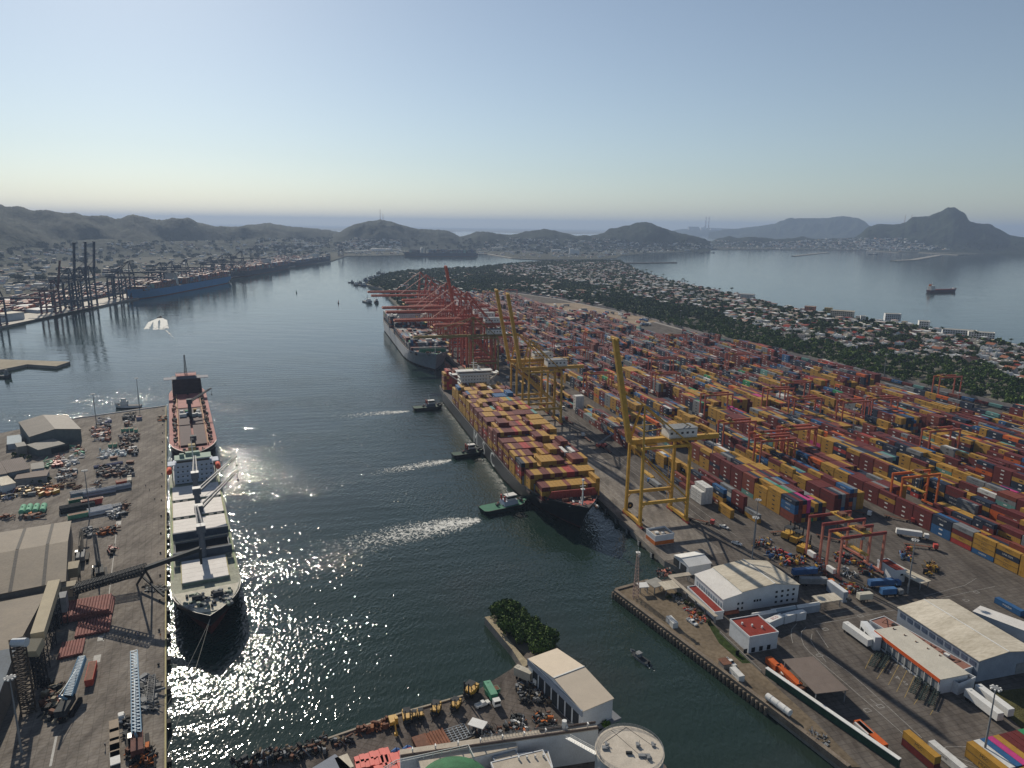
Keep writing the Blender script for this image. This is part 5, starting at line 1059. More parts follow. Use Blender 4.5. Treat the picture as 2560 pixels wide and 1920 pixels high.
lor(zq(1900, 590), -18, RUST, 'flatbed lorry with rusty bed behind the bright white trailer', True, RED); lor(zq(1660, 270), -35, RUST, 'long rusty flatbed lorry beside the corner container stack', True, RED)
lor(zq(1170, 190), -38, DARK, 'dark lorry leaving the yard next to the yellow box', True, WHITE); lor(zq(330, 430), 12, RUST, 'flatbed lorry with rust-brown bed crossing near the equipment', True, DARK)
lor(zq(880, 500), -35, DARK, 'lorry with white cab behind the first pink gantry crane', True, WHITE); lor(zq(1480, 1050), 8, BLUE, 'dark blue lorry in front of the yard office', False, BLUE); lor(zq(1560, 1150), 8, pm('mid_blue', (.04, .13, .3), .2), 'lorry carrying a short blue box near the fence of the warehouse', False, GREY, ln=7)
lor(zq(1290, 1210), 10, pm('cream_box', (.5, .48, .4), .1), 'short cream box trailer parked beside the canopy', False, None, ln=6.5); lor(zq(600, 920), 10, BLUE, 'blue trailer with a red and blue top behind the large white building', False, None)
lor(zq(700, 1030), 0, GREY, 'grey tanker-like lorry with orange cab behind the large white building', False, ORNG); lor(Q(1, 2, 1600, 1190), -30, RUST, 'yellow-red flatbed by the landside legs of the nearest crane', True, RED)
for (x, y, s_) in ((420, 480, 'tallest of three by the pink cranes'), (520, 530, 'middle of three by the pink cranes'), (600, 640, 'yellow one nearest the pink cranes')): place('fork', mk_forklift, zq(x, y), R(40), 'yellow and white heavy forklift, '+s_, 'heavy forklifts', sc=2.0)
M4 = [RUST, DARK, YEL, GREY, RED, BLUE]
heap('spreader_frames', 'pile of red and orange spreader frames on the pavement between container rows', 'frames', [zq(270, 85), zq(430, 50), zq(660, 160), zq(490, 240)], 130, [RED, ORG, RTGM], 4.5, 1.8, 3)
heap('yellow_machinery', 'yellow machinery parts dumped right of the yard office', 'machinery', [zq(1960, 790), zq(2080, 770), zq(2150, 880), zq(2000, 930)], 70, [YEL, DARK, YEL, RUST], 2.5, 3, 4)
for i, (a, n_, lab) in enumerate((([(0, 520), (230, 490), (210, 580), (0, 600)], 50, 'yellow and grey machine parts behind the large white building'), ([(300, 700), (600, 700), (620, 780), (330, 820)], 90, 'heap of yellow-brown spare parts beside the blue trailer'), ([(540, 590), (700, 620), (700, 700), (560, 680)], 50, 'bright yellow machine heap at the foot of the far pink crane'),
        ([(700, 700), (860, 780), (860, 930), (720, 860)], 80, 'rusty spare parts between the pink crane feet on the left'), ([(930, 670), (1180, 700), (1180, 790), (960, 760)], 70, 'orange spreader parts under the pink gantry cranes'), ([(1200, 780), (1400, 800), (1400, 920), (1230, 900)], 70, 'brown and yellow parts under the nearest pink gantry crane'),
        ([(130, 620), (320, 620), (420, 700), (200, 740)], 60, 'dark pieces of equipment behind the cream roof edge'), ([(1000, 820), (1200, 900), (1200, 990), (1000, 900)], 26, 'white machine units next to the nearest pink crane'), ([(1650, 640), (1830, 610), (1820, 760), (1700, 760)], 50, 'dark steel frames behind the yard office'), ([(960, 1010), (1330, 1060), (1330, 1130), (1120, 1120)], 60, 'pallets and yellow parts right of the pale block'))):
    heap('equipment_heap', lab, 'equipment', [zq(*q) for q in a], n_, [WHITE, GREY, DARK] if 'white machine' in lab else M4, 2.4, 2.4, 10+i)
heap('debris', 'orange and red debris among weeds on the left of the walkway', 'debris', [z4(250, 900), z4(350, 870), z4(580, 1040), z4(560, 1130), z4(380, 1040)], 90, [ORNG, RUST, RED, GREY], 1.6, 1., 31)
heap('debris', 'pale rubble and tyres above the white pickup near the canopies', 'debris', [z4(100, 700), z4(220, 690), z4(330, 860), z4(190, 850)], 60, [GREY, CONC, BLACK], 1.3, .9, 32)
heap('debris', 'brown debris and buoys heaped on the quay corner between channel and sheds', 'debris', [z3(900, 1250), z3(1080, 1240), z3(1120, 1320), z3(920, 1360)], 80, [RUST, CONC, RTGF, DARK], 1.8, 1.6, 33)
heap('debris', 'stacked orange and white boxes between brown canopy and the green wall', 'debris', [Q(2, 3, 60, 860), Q(2, 3, 160, 850), Q(2, 3, 310, 1000), Q(2, 3, 240, 1030)], 26, [ORNG, WHITE, ORNG, RUST], 3.4, 2.6, 34)
heap('debris', 'pale sticks of dry scrub beside the channel wall', 'dry scrub', [Q(2, 3, 340, 1330), Q(2, 3, 520, 1400), Q(2, 3, 520, 1480), Q(2, 3, 340, 1400)], 60, [GREY, BROWN], 1.6, .6, 35)
# bollards / fenders on the terminal quay
FN = None
for i in range(14):
    u = -56+i*14.5; p = T(u, -1.9)
    mb = None
    if FN is None:
        FN = thing('fender', 'dark quay fender with white face on the container quay wall', 'fender', (p.x, p.y, -2.4), TRZ, 'fenders along the container quay'); mb = MB(); mb.box(-1.2, -.1, -.6, 1.2, .9, 1.9); mb.build('rubber', BLACK, FN); mb = MB(); mb.box(-.9, .9, -.6, .9, 1.1, 1.9); mb.build('face', GREY, FN)
    else: dup(FN, (p.x, p.y, -2.4), TRZ)
mb = None
for v_, nm in ((4.8, 'waterside'), (32.8, 'landside')):
    a_, b_ = T(-55, v_), T(930, v_); struct('crane_rail', mark([a_, b_], .35, z=.03), DARK)
for v_ in (9.5, 13, 40, 44.5, 50): struct('road_marking', mark([T(-50, v_), T(900, v_)], .22, z=.02), MWHITE)
p0_ = T(-20, 36); struct('quay_apron', MB().prism([xy(T(-66, -1)), xy(T(-66, 33)), xy(T(930, 33)), xy(T(930, -1))][::-1], .004, .012), QUAYM)
# yard road markings at the right
RM = [[(0, 1), (2, 3, 420, 355), (2, 3, 1110, 215)], [(0, 1), (2, 3, 400, 420), (2, 3, 1120, 290)], [(0, 1), (2, 3, 1350, 175), (2, 3, 1700, 80), (2, 3, 1800, 20)], [(0, 1), (2, 3, 1500, 190), (2, 3, 1960, 90)]]
for l_ in RM: struct('road_marking', mark([Q(*q) for q in l_[1:]], .2), MWHITE)
for pts in ([(330, 440), (290, 480), (285, 530), (310, 600), (360, 660), (640, 900), (880, 1110), (1390, 1560)], [(250, 410), (205, 460), (200, 520), (215, 580)], [(500, 690), (700, 830), (960, 1060), (1330, 1400)], [(380, 500), (370, 560), (420, 640), (500, 740)], [(520, 620), (420, 470)], [(880, 1060), (960, 1120)], [(1350, 1570), (1500, 1500), (1540, 1475), (1720, 1475)], [(1480, 1540), (1800, 1659)], [(1570, 1540), (1830, 1640)]):
    struct('road_marking', mark([Q(2, 3, *q) for q in pts], .22), MWHITE)
for pts in ([(900, 680), (840, 800)], [(1070, 690), (940, 890)], [(1140, 750), (1040, 940)], [(1205, 805), (1110, 1000)], [(1270, 855), (1180, 1050)], [(980, 640), (1010, 640), (950, 760)], [(1390, 930), (1260, 1110)], [(1450, 1120), (1400, 1200)]):
    struct('road_marking', mark([Q(2, 3, *q) for q in pts], .18), MYEL)
for (x, y) in ((1095, 755), (445, 685), (970, 1125), (858, 1160), (1490, 1495), (495, 460), (800, 345), (1710, 210), (1800, 140), (770, 275)):
    c = Q(2, 3, x, y); q = [c+Vector((a*1.1*math.cos(.3)-b*.8*math.sin(.3), a*1.1*math.sin(.3)+b*.8*math.cos(.3), 0)) for a, b in ((-1, -1), (1, -1), (1, 1), (-1, 1))]; struct('road_marking', mark(q, .3, closed=True), MWHITE)
for (x, y, ch_) in ((1120, 880, '4'), (1190, 928, '5'), (1048, 825, '3')):
    v, f = text_mb(ch_, 3.4); c = Q(2, 3, x, y); a = R(-8); mb = MB(); mb.add([(c.x+i*math.cos(a)-j*math.sin(a), c.y+i*math.sin(a)+j*math.cos(a), .03) for i, j, _ in v], f); struct('road_marking', mb, MWHITE)
# grass verge at the lower right, weeds on the strip
land('grass_verge', [Q(2, 3, 1830, 1010), Q(2, 3, 2300, 960), Q(2, 3, 2300, 1420), Q(2, 3, 2160, 1290)], pm('dry_grass', (.09, .085, .035), .35, .3, .95, bump=.4), z=.05, depth=.04)
land('weedy_verge', [z4(560, 1040), z4(640, 1080), z4(1040, 1480), z4(1200, 1659), z4(1080, 1659), z4(760, 1380)], pm('weeds', (.04, .06, .02), .4, .5, .95, bump=.5), z=.34, depth=.1)
# fence, rail wagons, big flat roofs in the yard
mb = MB(); fl = fence_line[:]
for a_, b_ in zip(fl, fl[1:]): mb.beam(a_+Vector((0, 0, 1.7)), b_+Vector((0, 0, 1.7)), .3, 3.4)
tag(mb.build('perimeter_wall', pm('pale_panel_wall', (.32, .29, .27), .15, .3)), 'long pale panel wall between the container yard and the dark green woods', 'wall')
for a_, b_ in zip(fl, fl[1:]): a2, b2 = UV(a_), UV(b_); struct('perimeter_road', mark([T(a2[0], a2[1]-7), T(b2[0], b2[1]-7)], 8, z=.015), pm('pale_road', (.25, .23, .21), .15, .05))
TC = ['navy', 'teal', 'maroon', 'blue', 'brown', 'grey']
pr = None; k = 0
for u in np.arange(-40, 640, 13.4):
    v = fence_v(u)-17; v2 = fence_v(u+6)-17; p = T(u, v); a = TRZ-math.atan2(v2-v, 6)
    if pr is None or True:
        key = 'wag%d' % (k % 6)
        def mkw(c=TC[k % 6]):
            t = thing('railway_wagon', '', 'railway wagon'); mb = MB(); mb.box(-6.4, -1.3, .9, 6.4, 1.3, 1.3); mb.build('underframe', DARK, t); mk_wheels(t, (-5.2, -3.8, 3.8, 5.2), .8, .45); o = bpy.data.objects.new('load_box', cmesh(c, 12.19)); COL.objects.link(o); o.parent = t; o.location = (0, 0, 1.35); return t
        place(key, mkw, p, a, 'flat railway wagon with a %s box in the long train along the pale wall' % TC[k % 6], 'wagons of the train by the wall'); k += 1
t = bld('yard_shed', 'cream flat-roofed shed among containers near the fence at right', 'shed', Q(0, 3, 230, 1560, 6), Q(0, 3, 90, 1530, 6), Q(0, 3, 340, 1545, 6), 5.6, None, TWALL, OFFW); end(t)
t = bld('yard_shed', 'tall cream stack-like shed far up the yard', 'shed', Q(0, 2, 475, 1110, 11), Q(0, 2, 375, 1100, 11), Q(0, 2, 480, 1078, 11), 11, None, pm('brown_wall', (.17, .12, .08), .2), pm('tan_roof', (.38, .3, .2), .1)); end(t)
t = bld('white_container_office', 'white container-like office near the rail yard crane at right', 'cabin', Q(1, 3, 1045, 185, 4), Q(1, 3, 960, 130, 4), Q(1, 3, 1085, 160, 4), 4, None, TWALL, WHITE); end(t)
land('dirt_yard', [Q(0, 2, 280, 960), Q(0, 2, 560, 960), Q(0, 2, 900, 1040), Q(0, 2, 1290, 1110), Q(0, 2, 1100, 1150), Q(0, 2, 760, 1140), Q(0, 2, 450, 1060)], pm('pale_dirt', (.30, .235, .17), .25, .03, .95), z=.03, depth=.02)
rr = random.Random(5)
for i in range(46):
    x, y = rr.uniform(330, 1200), 0; y = 960+(x-330)*.155+rr.uniform(0, 90); p = Q(0, 2, x, y)
    m_ = [WHITE, GREY, BLUE, RED, DARK][i % 5]
    place('farlor%d' % (i % 5), lambda: mk_trailer(m_, 12.2, 2.6, WHITE if i % 2 else None), p, TRZ+rr.choice((0, .1, 1.5)), '%s lorry parked on the pale dirt yard beside the far woods' % ['white', 'grey', 'blue', 'red', 'dark'][i % 5], 'lorries on the dirt yard')
rr = random.Random(9)
for i in range(22):
    u, v = rr.uniform(-10, 700), rr.choice((37.5, 41.5, 46, 51)); cb = [WHITE, RED, BLUE][i % 3]; m_ = [RUST, YEL, GREY, DARK][i % 4]
    place('ytr%d' % (i % 4), lambda: mk_trailer(m_, 12.2, 2.6, cb, i % 4 != 2), T(u, v), TRZ+(math.pi if v > 45 else 0), 'terminal lorry in the lanes between the quay cranes and the first container block', 'lorries in the quay lanes')
# lattice tower at the strip corner
t = thing('lattice_tower', 'slender lattice radio tower at the tip of the dirt strip', 'radio tower', tuple(Q(2, 2, 1068, 195))); t.location.z = .1
mb = MB(); mb.lattice((0, 0, 0), (0, 0, 22), 2.4, 2.4, 14, .12, w2=.8); mb.build('tower', pm('rusty_pale_paint', (.35, .25, .22), .3), t); mb = MB(); mb.tube((0, 0, 22), (0, 0, 24.5), .07, n=6); mb.cbox(.5, 0, 20, .9, .9, .9, 0); mb.cbox(0, 0, 21.9, 1.8, 1.8, .12); mb.build('antenna', WHITE, t)
t = thing('hut', 'small weathered hut on the dirt road by the sea wall', 'hut', tuple(Q(2, 2, 1835, 790)), TRZ); mb = MB(); mb.box(-1.8, -1.5, .3, 1.8, 1.5, 2.5); mb.build('wall', CONC, t); mb = MB(); mb.box(-2.1, -1.8, 2.5, 2.1, 1.8, 2.65); mb.build('roof', RUST, t)
# ================================================================ bottom wharf
t = bld('waterside_shed', 'long white shed with a two-part cream roof standing over the channel', 'shed', Q(2, 2, 612, 1165, 8.5), Q(2, 2, 872, 1056, 8.5), Q(2, 2, 218, 690, 8.5), 8.5, [(0, 8.2), (.5, 10.4), (1, 8.2)], TWALL, [pm('cream_roof_clean', (.56, .48, .38), .05, .3), pm('cream_roof_clean', (.56, .48, .38), .05, .3)], over=.3); L_, W_ = LWt(t)
for k in range(7): mb = MB(); mb.box(-.08, 2+k*(W_-4)/7, .2, .01, 2+(k+.78)*(W_-4)/7, 6.2); mb.build('bay_opening', DARK, t)
mb = MB(); mb.box(-.5, -.1, 6.4, -.02, W_+.1, 8.6); mb.build('fascia', BGREY, t); end(t)
mb = MB(); mb.prism([xy(q) for q in (Q(2, 2, 700, 1260, 1), Q(2, 2, 760, 1200, 1), Q(2, 2, 870, 1160, 1), Q(2, 2, 945, 1225, 1), Q(2, 2, 760, 1300, 1))][::-1], .05, 1.0); tag(mb.build('loading_ramp', pm('blue_grey_concrete', (.17, .18, .2), .1)), 'grey concrete ramp block at the near end of the waterside shed', 'ramp')
SZ = 20.; sc_ = Vector((33.4, 168.0, 0)); SR = 9.25
t = thing('silo', 'round pale storage tank with flat roof and railing at the bottom edge', 'storage tank', (sc_.x, sc_.y, .05)); mb = MB(); mb.tube((0, 0, 0), (0, 0, SZ), SR, n=64); mb.build('wall', pm('silo_wall', (.5, .5, .48), .1, .3), t)
mb = MB(); mb.tube((0, 0, SZ-.01), (0, 0, SZ+.25), SR+.15, n=64); mb.build('roof', pm('silo_roof', (.5, .45, .38), .14, .25, .85), t)
mb = MB(); NP = 32
for k in range(NP):
    a, b = 2*math.pi*k/NP, 2*math.pi*(k+1)/NP; p_, q_ = Vector(((SR-.05)*math.cos(a), (SR-.05)*math.sin(a), SZ+.25)), Vector(((SR-.05)*math.cos(b), (SR-.05)*math.sin(b), SZ+.25)); up_ = Vector((0, 0, 1))
    for h_ in (.35, .7, 1.05): mb.beam(p_+up_*h_, q_+up_*h_, .07)
    mb.beam(p_, p_+up_*1.05, .07)
mb.build('railing', GREY, t)
for k, (x, y, a, b) in enumerate(((-6.6, .3, 1.8, 1.2), (-6.2, 1.6, .6, 1.5), (2.4, 1.4, .8, 1.3), (6.7, 1.8, .7, 1.6), (-.4, -1.6, 1.7, .6), (4.5, -3.4, .7, 1.2), (3.6, -2.5, 3.2, 1.0))): mb = MB(); mb.cbox(x, y, SZ+.25, a, b, .5+.15*(k % 3)); mb.tube((x, y+.2, SZ+.6), (x+.8, y-.4, SZ+.9), .18, n=7); mb.build('roof_fitting', DARK if k == 4 else GREY, t)
for (a, b) in (((-4, 7.6), (4.4, -5)), ((.5, 8.8), (7, 1)), ((-7, 2.2), (.5, 8.8))): mb = MB(); mb.beam((a[0], a[1], SZ+.28), (b[0], b[1], SZ+.28), .1, .05); mb.build('seam', DARK, t)
mb = MB(); mb.tube((2.6, 0, SZ+.2), (2.6, 0, SZ+3.2), .06, n=6); mb.build('aerial', GREY, t)
# long cream building in front of the wharf
t = bld('cream_flat_building', 'long cream flat-roofed building with pipes along the bottom edge of the photo', 'building', zs(1230, 215, 11), zs(-1150, 560, 11), zs(1185, 130, 11), 11, None, TWALL, pm('dusty_cream_slab', (.46, .41, .34), .15, .3, .9), over=0); L_, W_ = LWt(t)
mb = MB(); mb.tube((0, (0 if W_ < 0 else W_)-.3, 11.6), (L_, W_-.3, 11.6), .35, n=8); mb.tube((0, .5, 11.6), (L_*.3, .5, 11.6), .3, n=8); mb.build('pipe', pm('brown_pipe', (.13, .095, .08), .2), t)
for k in range(9): x = 3+k*L_/9; mb = MB(); mb.tube((x, W_*.55, 11), (x, W_*.55, 12.9), .22, n=8); mb.tube((x, W_*.55, 12.9), (x, W_*.9, 13.1), .2, n=8); mb.build('vent_pipe', WHITE, t)
mb = MB(); mb.tube((L_*.17, W_*.3, 11.2), (L_*.17, W_*.3, 14), .75, n=12); mb.build('stack', WHITE, t)
mb = MB()
for y in (W_*.12, W_*.3): rail(mb, [(L_*.12, y, 11.3), (L_*.6, y, 11.3)], n=30)
mb.build('railing', GREY, t); end(t)
t = bld('lower_block', 'lower cream roof block stepping down from the long building', 'building', zs(620, 480, 9), zs(260, 520, 9), zs(720, 673, 9), 9, None, TWALL, pm('dusty_cream_slab', (.46, .41, .34), .15, .3, .9), over=0, parapet=.4); L_, W_ = LWt(t)
for k in range(4): mb = MB(); mb.tube((2+k*2.4, W_*.5, 9), (2+k*2.4, W_*.5, 11.2), .3, n=8); mb.build('vent_pipe', WHITE, t)
end(t)
t = bld('lower_block', 'cream block with blue-grey front at the bottom centre', 'building', zs(-40, 560, 9.5), zs(225, 470, 9.5), zs(60, 760, 9.5), 9.5, None, BGREY, pm('dusty_cream_slab', (.46, .41, .34), .15, .3, .9), over=0, parapet=.4); end(t)
mb = MB()
a_, b_ = zs(860, 315, 12), zs(1215, 510, 19.5); d_ = (b_-a_).normalized(); n_ = Vector((-d_.y, d_.x, 0)).normalized()*.8
mb.beam(a_, b_, 1.5, .25)
for s_ in (-1, 1): rail(mb, [a_+n_*s_, b_+n_*s_], n=12)
tag(mb.build('footbridge', WHITE), 'white railed footbridge from the cream building to the round tank', 'footbridge')
t = bld('roof_deck', 'dusty cream roof deck beside the green dome at the bottom edge', 'building', zs(-60, 620, 10), zs(560, 470, 10), zs(0, 1000, 10), 10, None, TWALL, pm('dusty_cream_slab', (.46, .41, .34), .15, .3, .9), over=0, parapet=.3); end(t)
t = bld('roof_deck', 'long cream platform between the wharf pipes and the green dome', 'building', zs(-900, 700, 10.5), zs(260, 430, 10.5), zs(-880, 560, 10.5), 10.5, None, TWALL, pm('dusty_cream_slab', (.46, .41, .34), .15, .3, .9), over=0); end(t)
# green domed tank under the bottom edge
gc = P(1135, 1962, 12); t = thing('green_dome_tank', 'dark green domed tank with white walkway at the bottom edge', 'storage tank', (gc.x, gc.y-1.5, .05)); GR = 10.5
mb = MB(); mb.tube((0, 0, 0), (0, 0, 13), GR, n=48); mb.build('wall', TWALL, t); mb = MB()
pr_ = [(GR, 13), (GR*.92, 14.1), (GR*.75, 15.3), (GR*.5, 16.2), (GR*.25, 16.7), (.3, 16.8)]
for (r0, z0), (r1, z1) in zip(pr_, pr_[1:]): mb.tube((0, 0, z0), (0, 0, z1), r0, r1, n=48, caps=False)
mb.build('dome', pm('dome_green', (.035, .13, .06), .25, .25, .8), t)
mb = MB()
pts_ = [P(960, 1930, 14), zw(1260, 465, 14), zw(1815, 345, 14), zw(1860, 440, 14)]
for a, b in zip(pts_, pts_[1:]):
    rail(mb, [a-Vector((gc.x, gc.y-1.5, .05)), b-Vector((gc.x, gc.y-1.5, .05))], n=8, h=1.4, r=.14)
mb.build('walkway', WHITE, t)
# cargo and machines on the wharf
def zpt(*a): return [zw(*q) for q in a]
def ang(a, b): return math.atan2(b.y-a.y, b.x-a.x)
wa = ang(zw(700, 280), zw(1600, 10))
mb = MB(); 
t = thing('red_tarpaulin', 'bright red ribbed tarpaulin over stacked cargo at the bottom', 'tarpaulin', tuple(zw(1180, 470))); t.location.z = .07
for k, (p, q, w_) in enumerate(((zw(945, 470), zw(1210, 390), 3.2), (zw(1150, 480), zw(1390, 410), 4.5), (zw(950, 510), zw(1200, 450), 3.4), (zw(1100, 560), zw(1400, 470), 4.5))):
    c = (p+q)/2-t.location; a = ang(p, q); L_ = (q-p).length; mb = MB()
    for j in range(7): mb.cbox(c.x+(j-3)*L_/7*math.cos(a), c.y+(j-3)*L_/7*math.sin(a), 0, L_/7-.05, w_, 1.6+.25*((j+k) % 2), 0, a)
    mb.build('sheet', pm('red_tarp', (.6, .07, .05), .15, .6, .6), t)
for k, (x, y) in enumerate(((1265, 385), (1352, 365))):
    c = zw(x, y); t = thing('blue_tarpaulin', '%s blue tarpaulin bundle above the red tarpaulin' % ('left' if k == 0 else 'right'), 'tarpaulin', (c.x, c.y, .07)); mb = MB()
    mb.tube((-1.6, 0, .5), (0, .1, .95), .5, 1.1, n=9); mb.tube((0, .1, .95), (1.6, .2, .5), 1.1, .5, n=9); mb.build('sheet', pm('blue_tarp', (.07, .16, .38), .25, 1.5), t)
t = bld('grey_tin_shed', 'blue-grey tin roof at the bottom left of the wharf', 'shed', zw(560, 540, 4), zw(790, 400, 4), zw(700, 700, 4), 4, None, GREY, pm('blue_grey_roof2', (.2, .22, .26), .1)); end(t)
t = bld('cream_tin_shed', 'small cream roof between tin shed and red tarpaulin', 'shed', zw(800, 425, 4), zw(880, 395, 4), zw(830, 520, 4), 4, None, GREY, OFFW); end(t)
pa = ang(zw(1500, 270), zw(1560, 380))
place('rustp', mk_pipes(pm('rusty_pipe', (.22, .09, .05), .3, .5), 7, 9.5, .48, 1), zw(1585, 300), pa, 'rusty large pipes laid side by side on the wharf pavement', 'pipes')
mb = MB(); t = thing('steel_grid', 'pale grey steel grid frame lying flat on the wharf', 'steel grid', tuple(zw(1730, 235)), wa); t.location.z = .07
for k in range(6): mb.beam((-3.6+k*1.44, -3.2, .3), (-3.6+k*1.44, 3.2, .3), .3); 
for k in range(7): mb.beam((-3.6, -3.2+k*1.07, .5), (3.6, -3.2+k*1.07, .5), .16)
mb.build('bars', pm('pale_steel', (.3, .33, .36), .2), t)
t = bld('work_tent', 'small white canopy with machines around it on the wharf', 'canopy', zw(1812, 160, 3), zw(1925, 195, 3), zw(1855, 110, 3), 2.9, None, None, WHITE, open_sides=True, over=.1); end(t)
place('skipr', mk_bin(RUST, 6, 4, 2), zw(1450, 330), pa, 'rusty open hopper left of the large pipes'); place('skipg', mk_bin(GREEN, 5, 2.6, 1.8), zw(2000, -80), wa, 'green skip at the wharf edge near the crane cab')
place('pickup', None, zw(1925, 15), wa+.1, 'silver-white pickup on the bottom wharf beside the yellow loader')
place('exc', mk_excavator, zw(1240, 160), -1.2, 'yellow excavator at the wharf edge next to rust beams'); place('fork', None, zw(1345, 130), -1.3, 'dark wheel loader at the wharf edge below the white bollard', 'wheeled machines on the bottom wharf', sc=1.3)
for k, (x, y, lab, sc) in enumerate(((1450, 100, 'small tan forklift third from the rusty beams', .9), (1400, 105, 'small forklift beside a tyre', .8), (1565, 70, 'dark red forklift in the middle of the wharf edge', 1.3), (1715, 35, 'red-masted forklift at the wharf edge', 1.2), (1830, -70, 'yellow loader next to the silver pickup', 1.5))): place('fork', None, zw(x, y), -1.3-.2*k, lab, 'wheeled machines on the bottom wharf', sc=sc)
place('lor_w', lambda: mk_trailer(GREEN, 8, 2.2, WHITE), zw(1985, -60), -1.2, 'green and white lorry parked by the wharf edge'); place('craneT', lambda: mk_trailer(pm('cream_body', (.45, .42, .35), .15), 7, 3.2, WHITE), Q(2, 2, 100, 900), -.6, 'cream boxy service lorry below the tree breakwater')
WM_ = [RUST, DARK, GREY, BLACK, DARK, BROWN]
for i, (pts, n_, lab) in enumerate((([(940, 215), (1200, 130), (1230, 175), (960, 260)], 60, 'row of rusty orange beams along the wharf edge'), ([(180, 400), (520, 330), (540, 440), (180, 480)], 170, 'tall dark reels and steel racks at the lower left of the wharf'), ([(530, 320), (720, 260), (720, 380), (540, 400)], 90, 'dark machines crowded at the wharf edge left of the kerb start'), ([(760, 290), (910, 260), (920, 320), (780, 330)], 26, 'small trolleys and a grey trolley on the wharf edge'),
        ([(1820, 200), (2050, 180), (2130, 300), (1840, 320)], 110, 'scaffold parts and small machines by the white canopy'), ([(2090, 170), (2200, 90), (2212, 300), (2120, 240)], 80, 'wooden pallets and boxes right of the canopy'), ([(0, 460), (170, 440), (170, 500), (0, 520)], 40, 'dark steel racks at the far lower left of the wharf'))):
    heap('wharf_cargo', lab, 'cargo', zpt(*pts), n_, [RUST, RUST, pm('rust_orange', (.3, .12, .05), .3)] if i == 0 else WM_, 2.0, 2.8 if i in (1, 6) else 1.9, 50+i)
for i, (pts, n_, lab) in enumerate((([(20, 950), (250, 930), (430, 1090), (330, 1110), (80, 1110)], 190, 'crowded scrap and machine parts in the shade of the waterside shed'), ([(0, 1210), (90, 1200), (150, 1390), (20, 1390)], 90, 'orange scaffold racks with white sacks at the building edge'), ([(160, 1200), (300, 1180), (410, 1310), (210, 1340)], 90, 'long scaffold poles and white drums near the shed'), ([(560, 1190), (620, 1190), (660, 1260), (590, 1270)], 16, 'green and rust frame at the shed corner'))):
    heap('wharf_cargo', lab, 'cargo', [Q(2, 2, *q) for q in pts], n_, WM_+([ORNG, WHITE, DARK] if i else []), 1.9, 1.9, 60+i)
# ================================================================ left quay
t = bld('quay_warehouse', 'grey warehouse with brown ribbed gable roof near the end of the left quay', 'warehouse', zl(410, 515, 9), zl(262, 310, 9), zl(1105, 395, 9), 9, [(0, 9), (.5, 12), (1, 9)], pm('grey_green_wall', (.12, .14, .14), .15), GROOF, flip=False); end(t)
t = bld('warehouse_lean_to', 'small lean-to with grey roof in front of the ribbed warehouse', 'shed', zl(530, 685, 5.5), zl(890, 600, 5.5), zl(470, 610, 5.5), 5.2, [(0, 5.0), (1, 6.)], pm('grey_green_wall', (.12, .14, .14), .15), pm('grey_roof', (.22, .21, .19), .15), doors=[('y0', 8, 0, 12, 4)]); end(t)
t = bld('striped_warehouse', 'low warehouse with brown striped roof at the left edge', 'warehouse', zl(115, 1010, 6), zl(20, 850, 6), zl(440, 1000, 6), 6, [(0, 6.2), (1, 6)], GREY, DROOF); end(t)
t = bld('striped_warehouse', 'left half of the brown striped warehouse cut by the photo edge', 'warehouse', zl(95, 1020, 6), zl(5, 860, 6), zl(-250, 1120, 6), 6, [(0, 6), (1, 6.2)], GREY, DROOF); end(t)
t = bld('brown_annex', 'dark brown flat annex on the near side of the striped warehouse', 'shed', zl(205, 1100, 4.5), zl(640, 1050, 4.5), zl(160, 1030, 4.5), 4.5, None, GREY, pm('dark_brown_roof', (.13, .095, .08), .15)); end(t)
t = bld('cream_hut', 'cream-roofed white box beside the striped warehouse', 'shed', zl(25, 1190, 5), zl(210, 1150, 5), zl(-10, 1070, 5), 5, None, TWALL, OFFW); end(t)
t = bld('grey_hut', 'small pale grey flat-roofed hut right of the striped warehouse', 'shed', zl(440, 965, 4), zl(605, 940, 4), zl(400, 890, 4), 4, None, BGREY, pm('grey_roof', (.22, .21, .19), .15)); end(t)
t = bld('two_storey_hut', 'small two-storey hut with roof units at the left edge', 'building', zl(240, 655, 6), zl(365, 635, 6), zl(225, 600, 6), 6, None, CONC, pm('grey_roof', (.22, .21, .19), .15), over=.2); end(t)
t = bld('blue_grey_shed', 'blue-grey low building by the waterside wall at the far left', 'building', zl(100, 600, 5), zl(290, 575, 5), zl(80, 490, 5), 4, None, BGREY, pm('blue_grey_roof', (.3, .36, .4), .1)); end(t)
# great tan warehouses
TANW = pm('dusty_wall', (.17, .15, .13), .15, .1)
t = bld('grain_warehouse', 'huge tan ribbed-roof warehouse on the left quay, farther of two', 'warehouse', z6(915, 125, 11), z6(-400, 340, 11), z6(725, 925, 11), 11, [(0, 11), (.5, 14.5), (1, 11)], TANW, CROOF); L_, W_ = LWt(t)
for k in range(7):
    x = 7+k*11.5; mb = MB()
    for s_ in range(2):
        y0, y1, a, b_ = ((0, W_/2-.5, 11.3, 14.8), (W_/2+.5, W_, 14.8, 11.3))[s_]; mb.hexa([(x, y0, a), (x+1.3, y0, a), (x+1.3, y1, b_), (x, y1, b_)], [(x, y0, a+.1), (x+1.3, y0, a+.1), (x+1.3, y1, b_+.1), (x, y1, b_+.1)])
    mb.build('skylight_strip', pm('dusty_skylight', (.07, .065, .06), .5, 1.5), t)
end(t)
t = bld('grain_warehouse', 'second huge warehouse with ribbed tan roof and blue-grey near slope', 'warehouse', z6(585, 1055, 9), z6(-400, 1210, 9), z7(270, 1110, 9), 9, [(0, 9), (.55, 12.5), (1, 9)], TANW, [CROOF, pm('blue_grey_sheet', (.15, .175, .2), .15, .1)]); end(t)
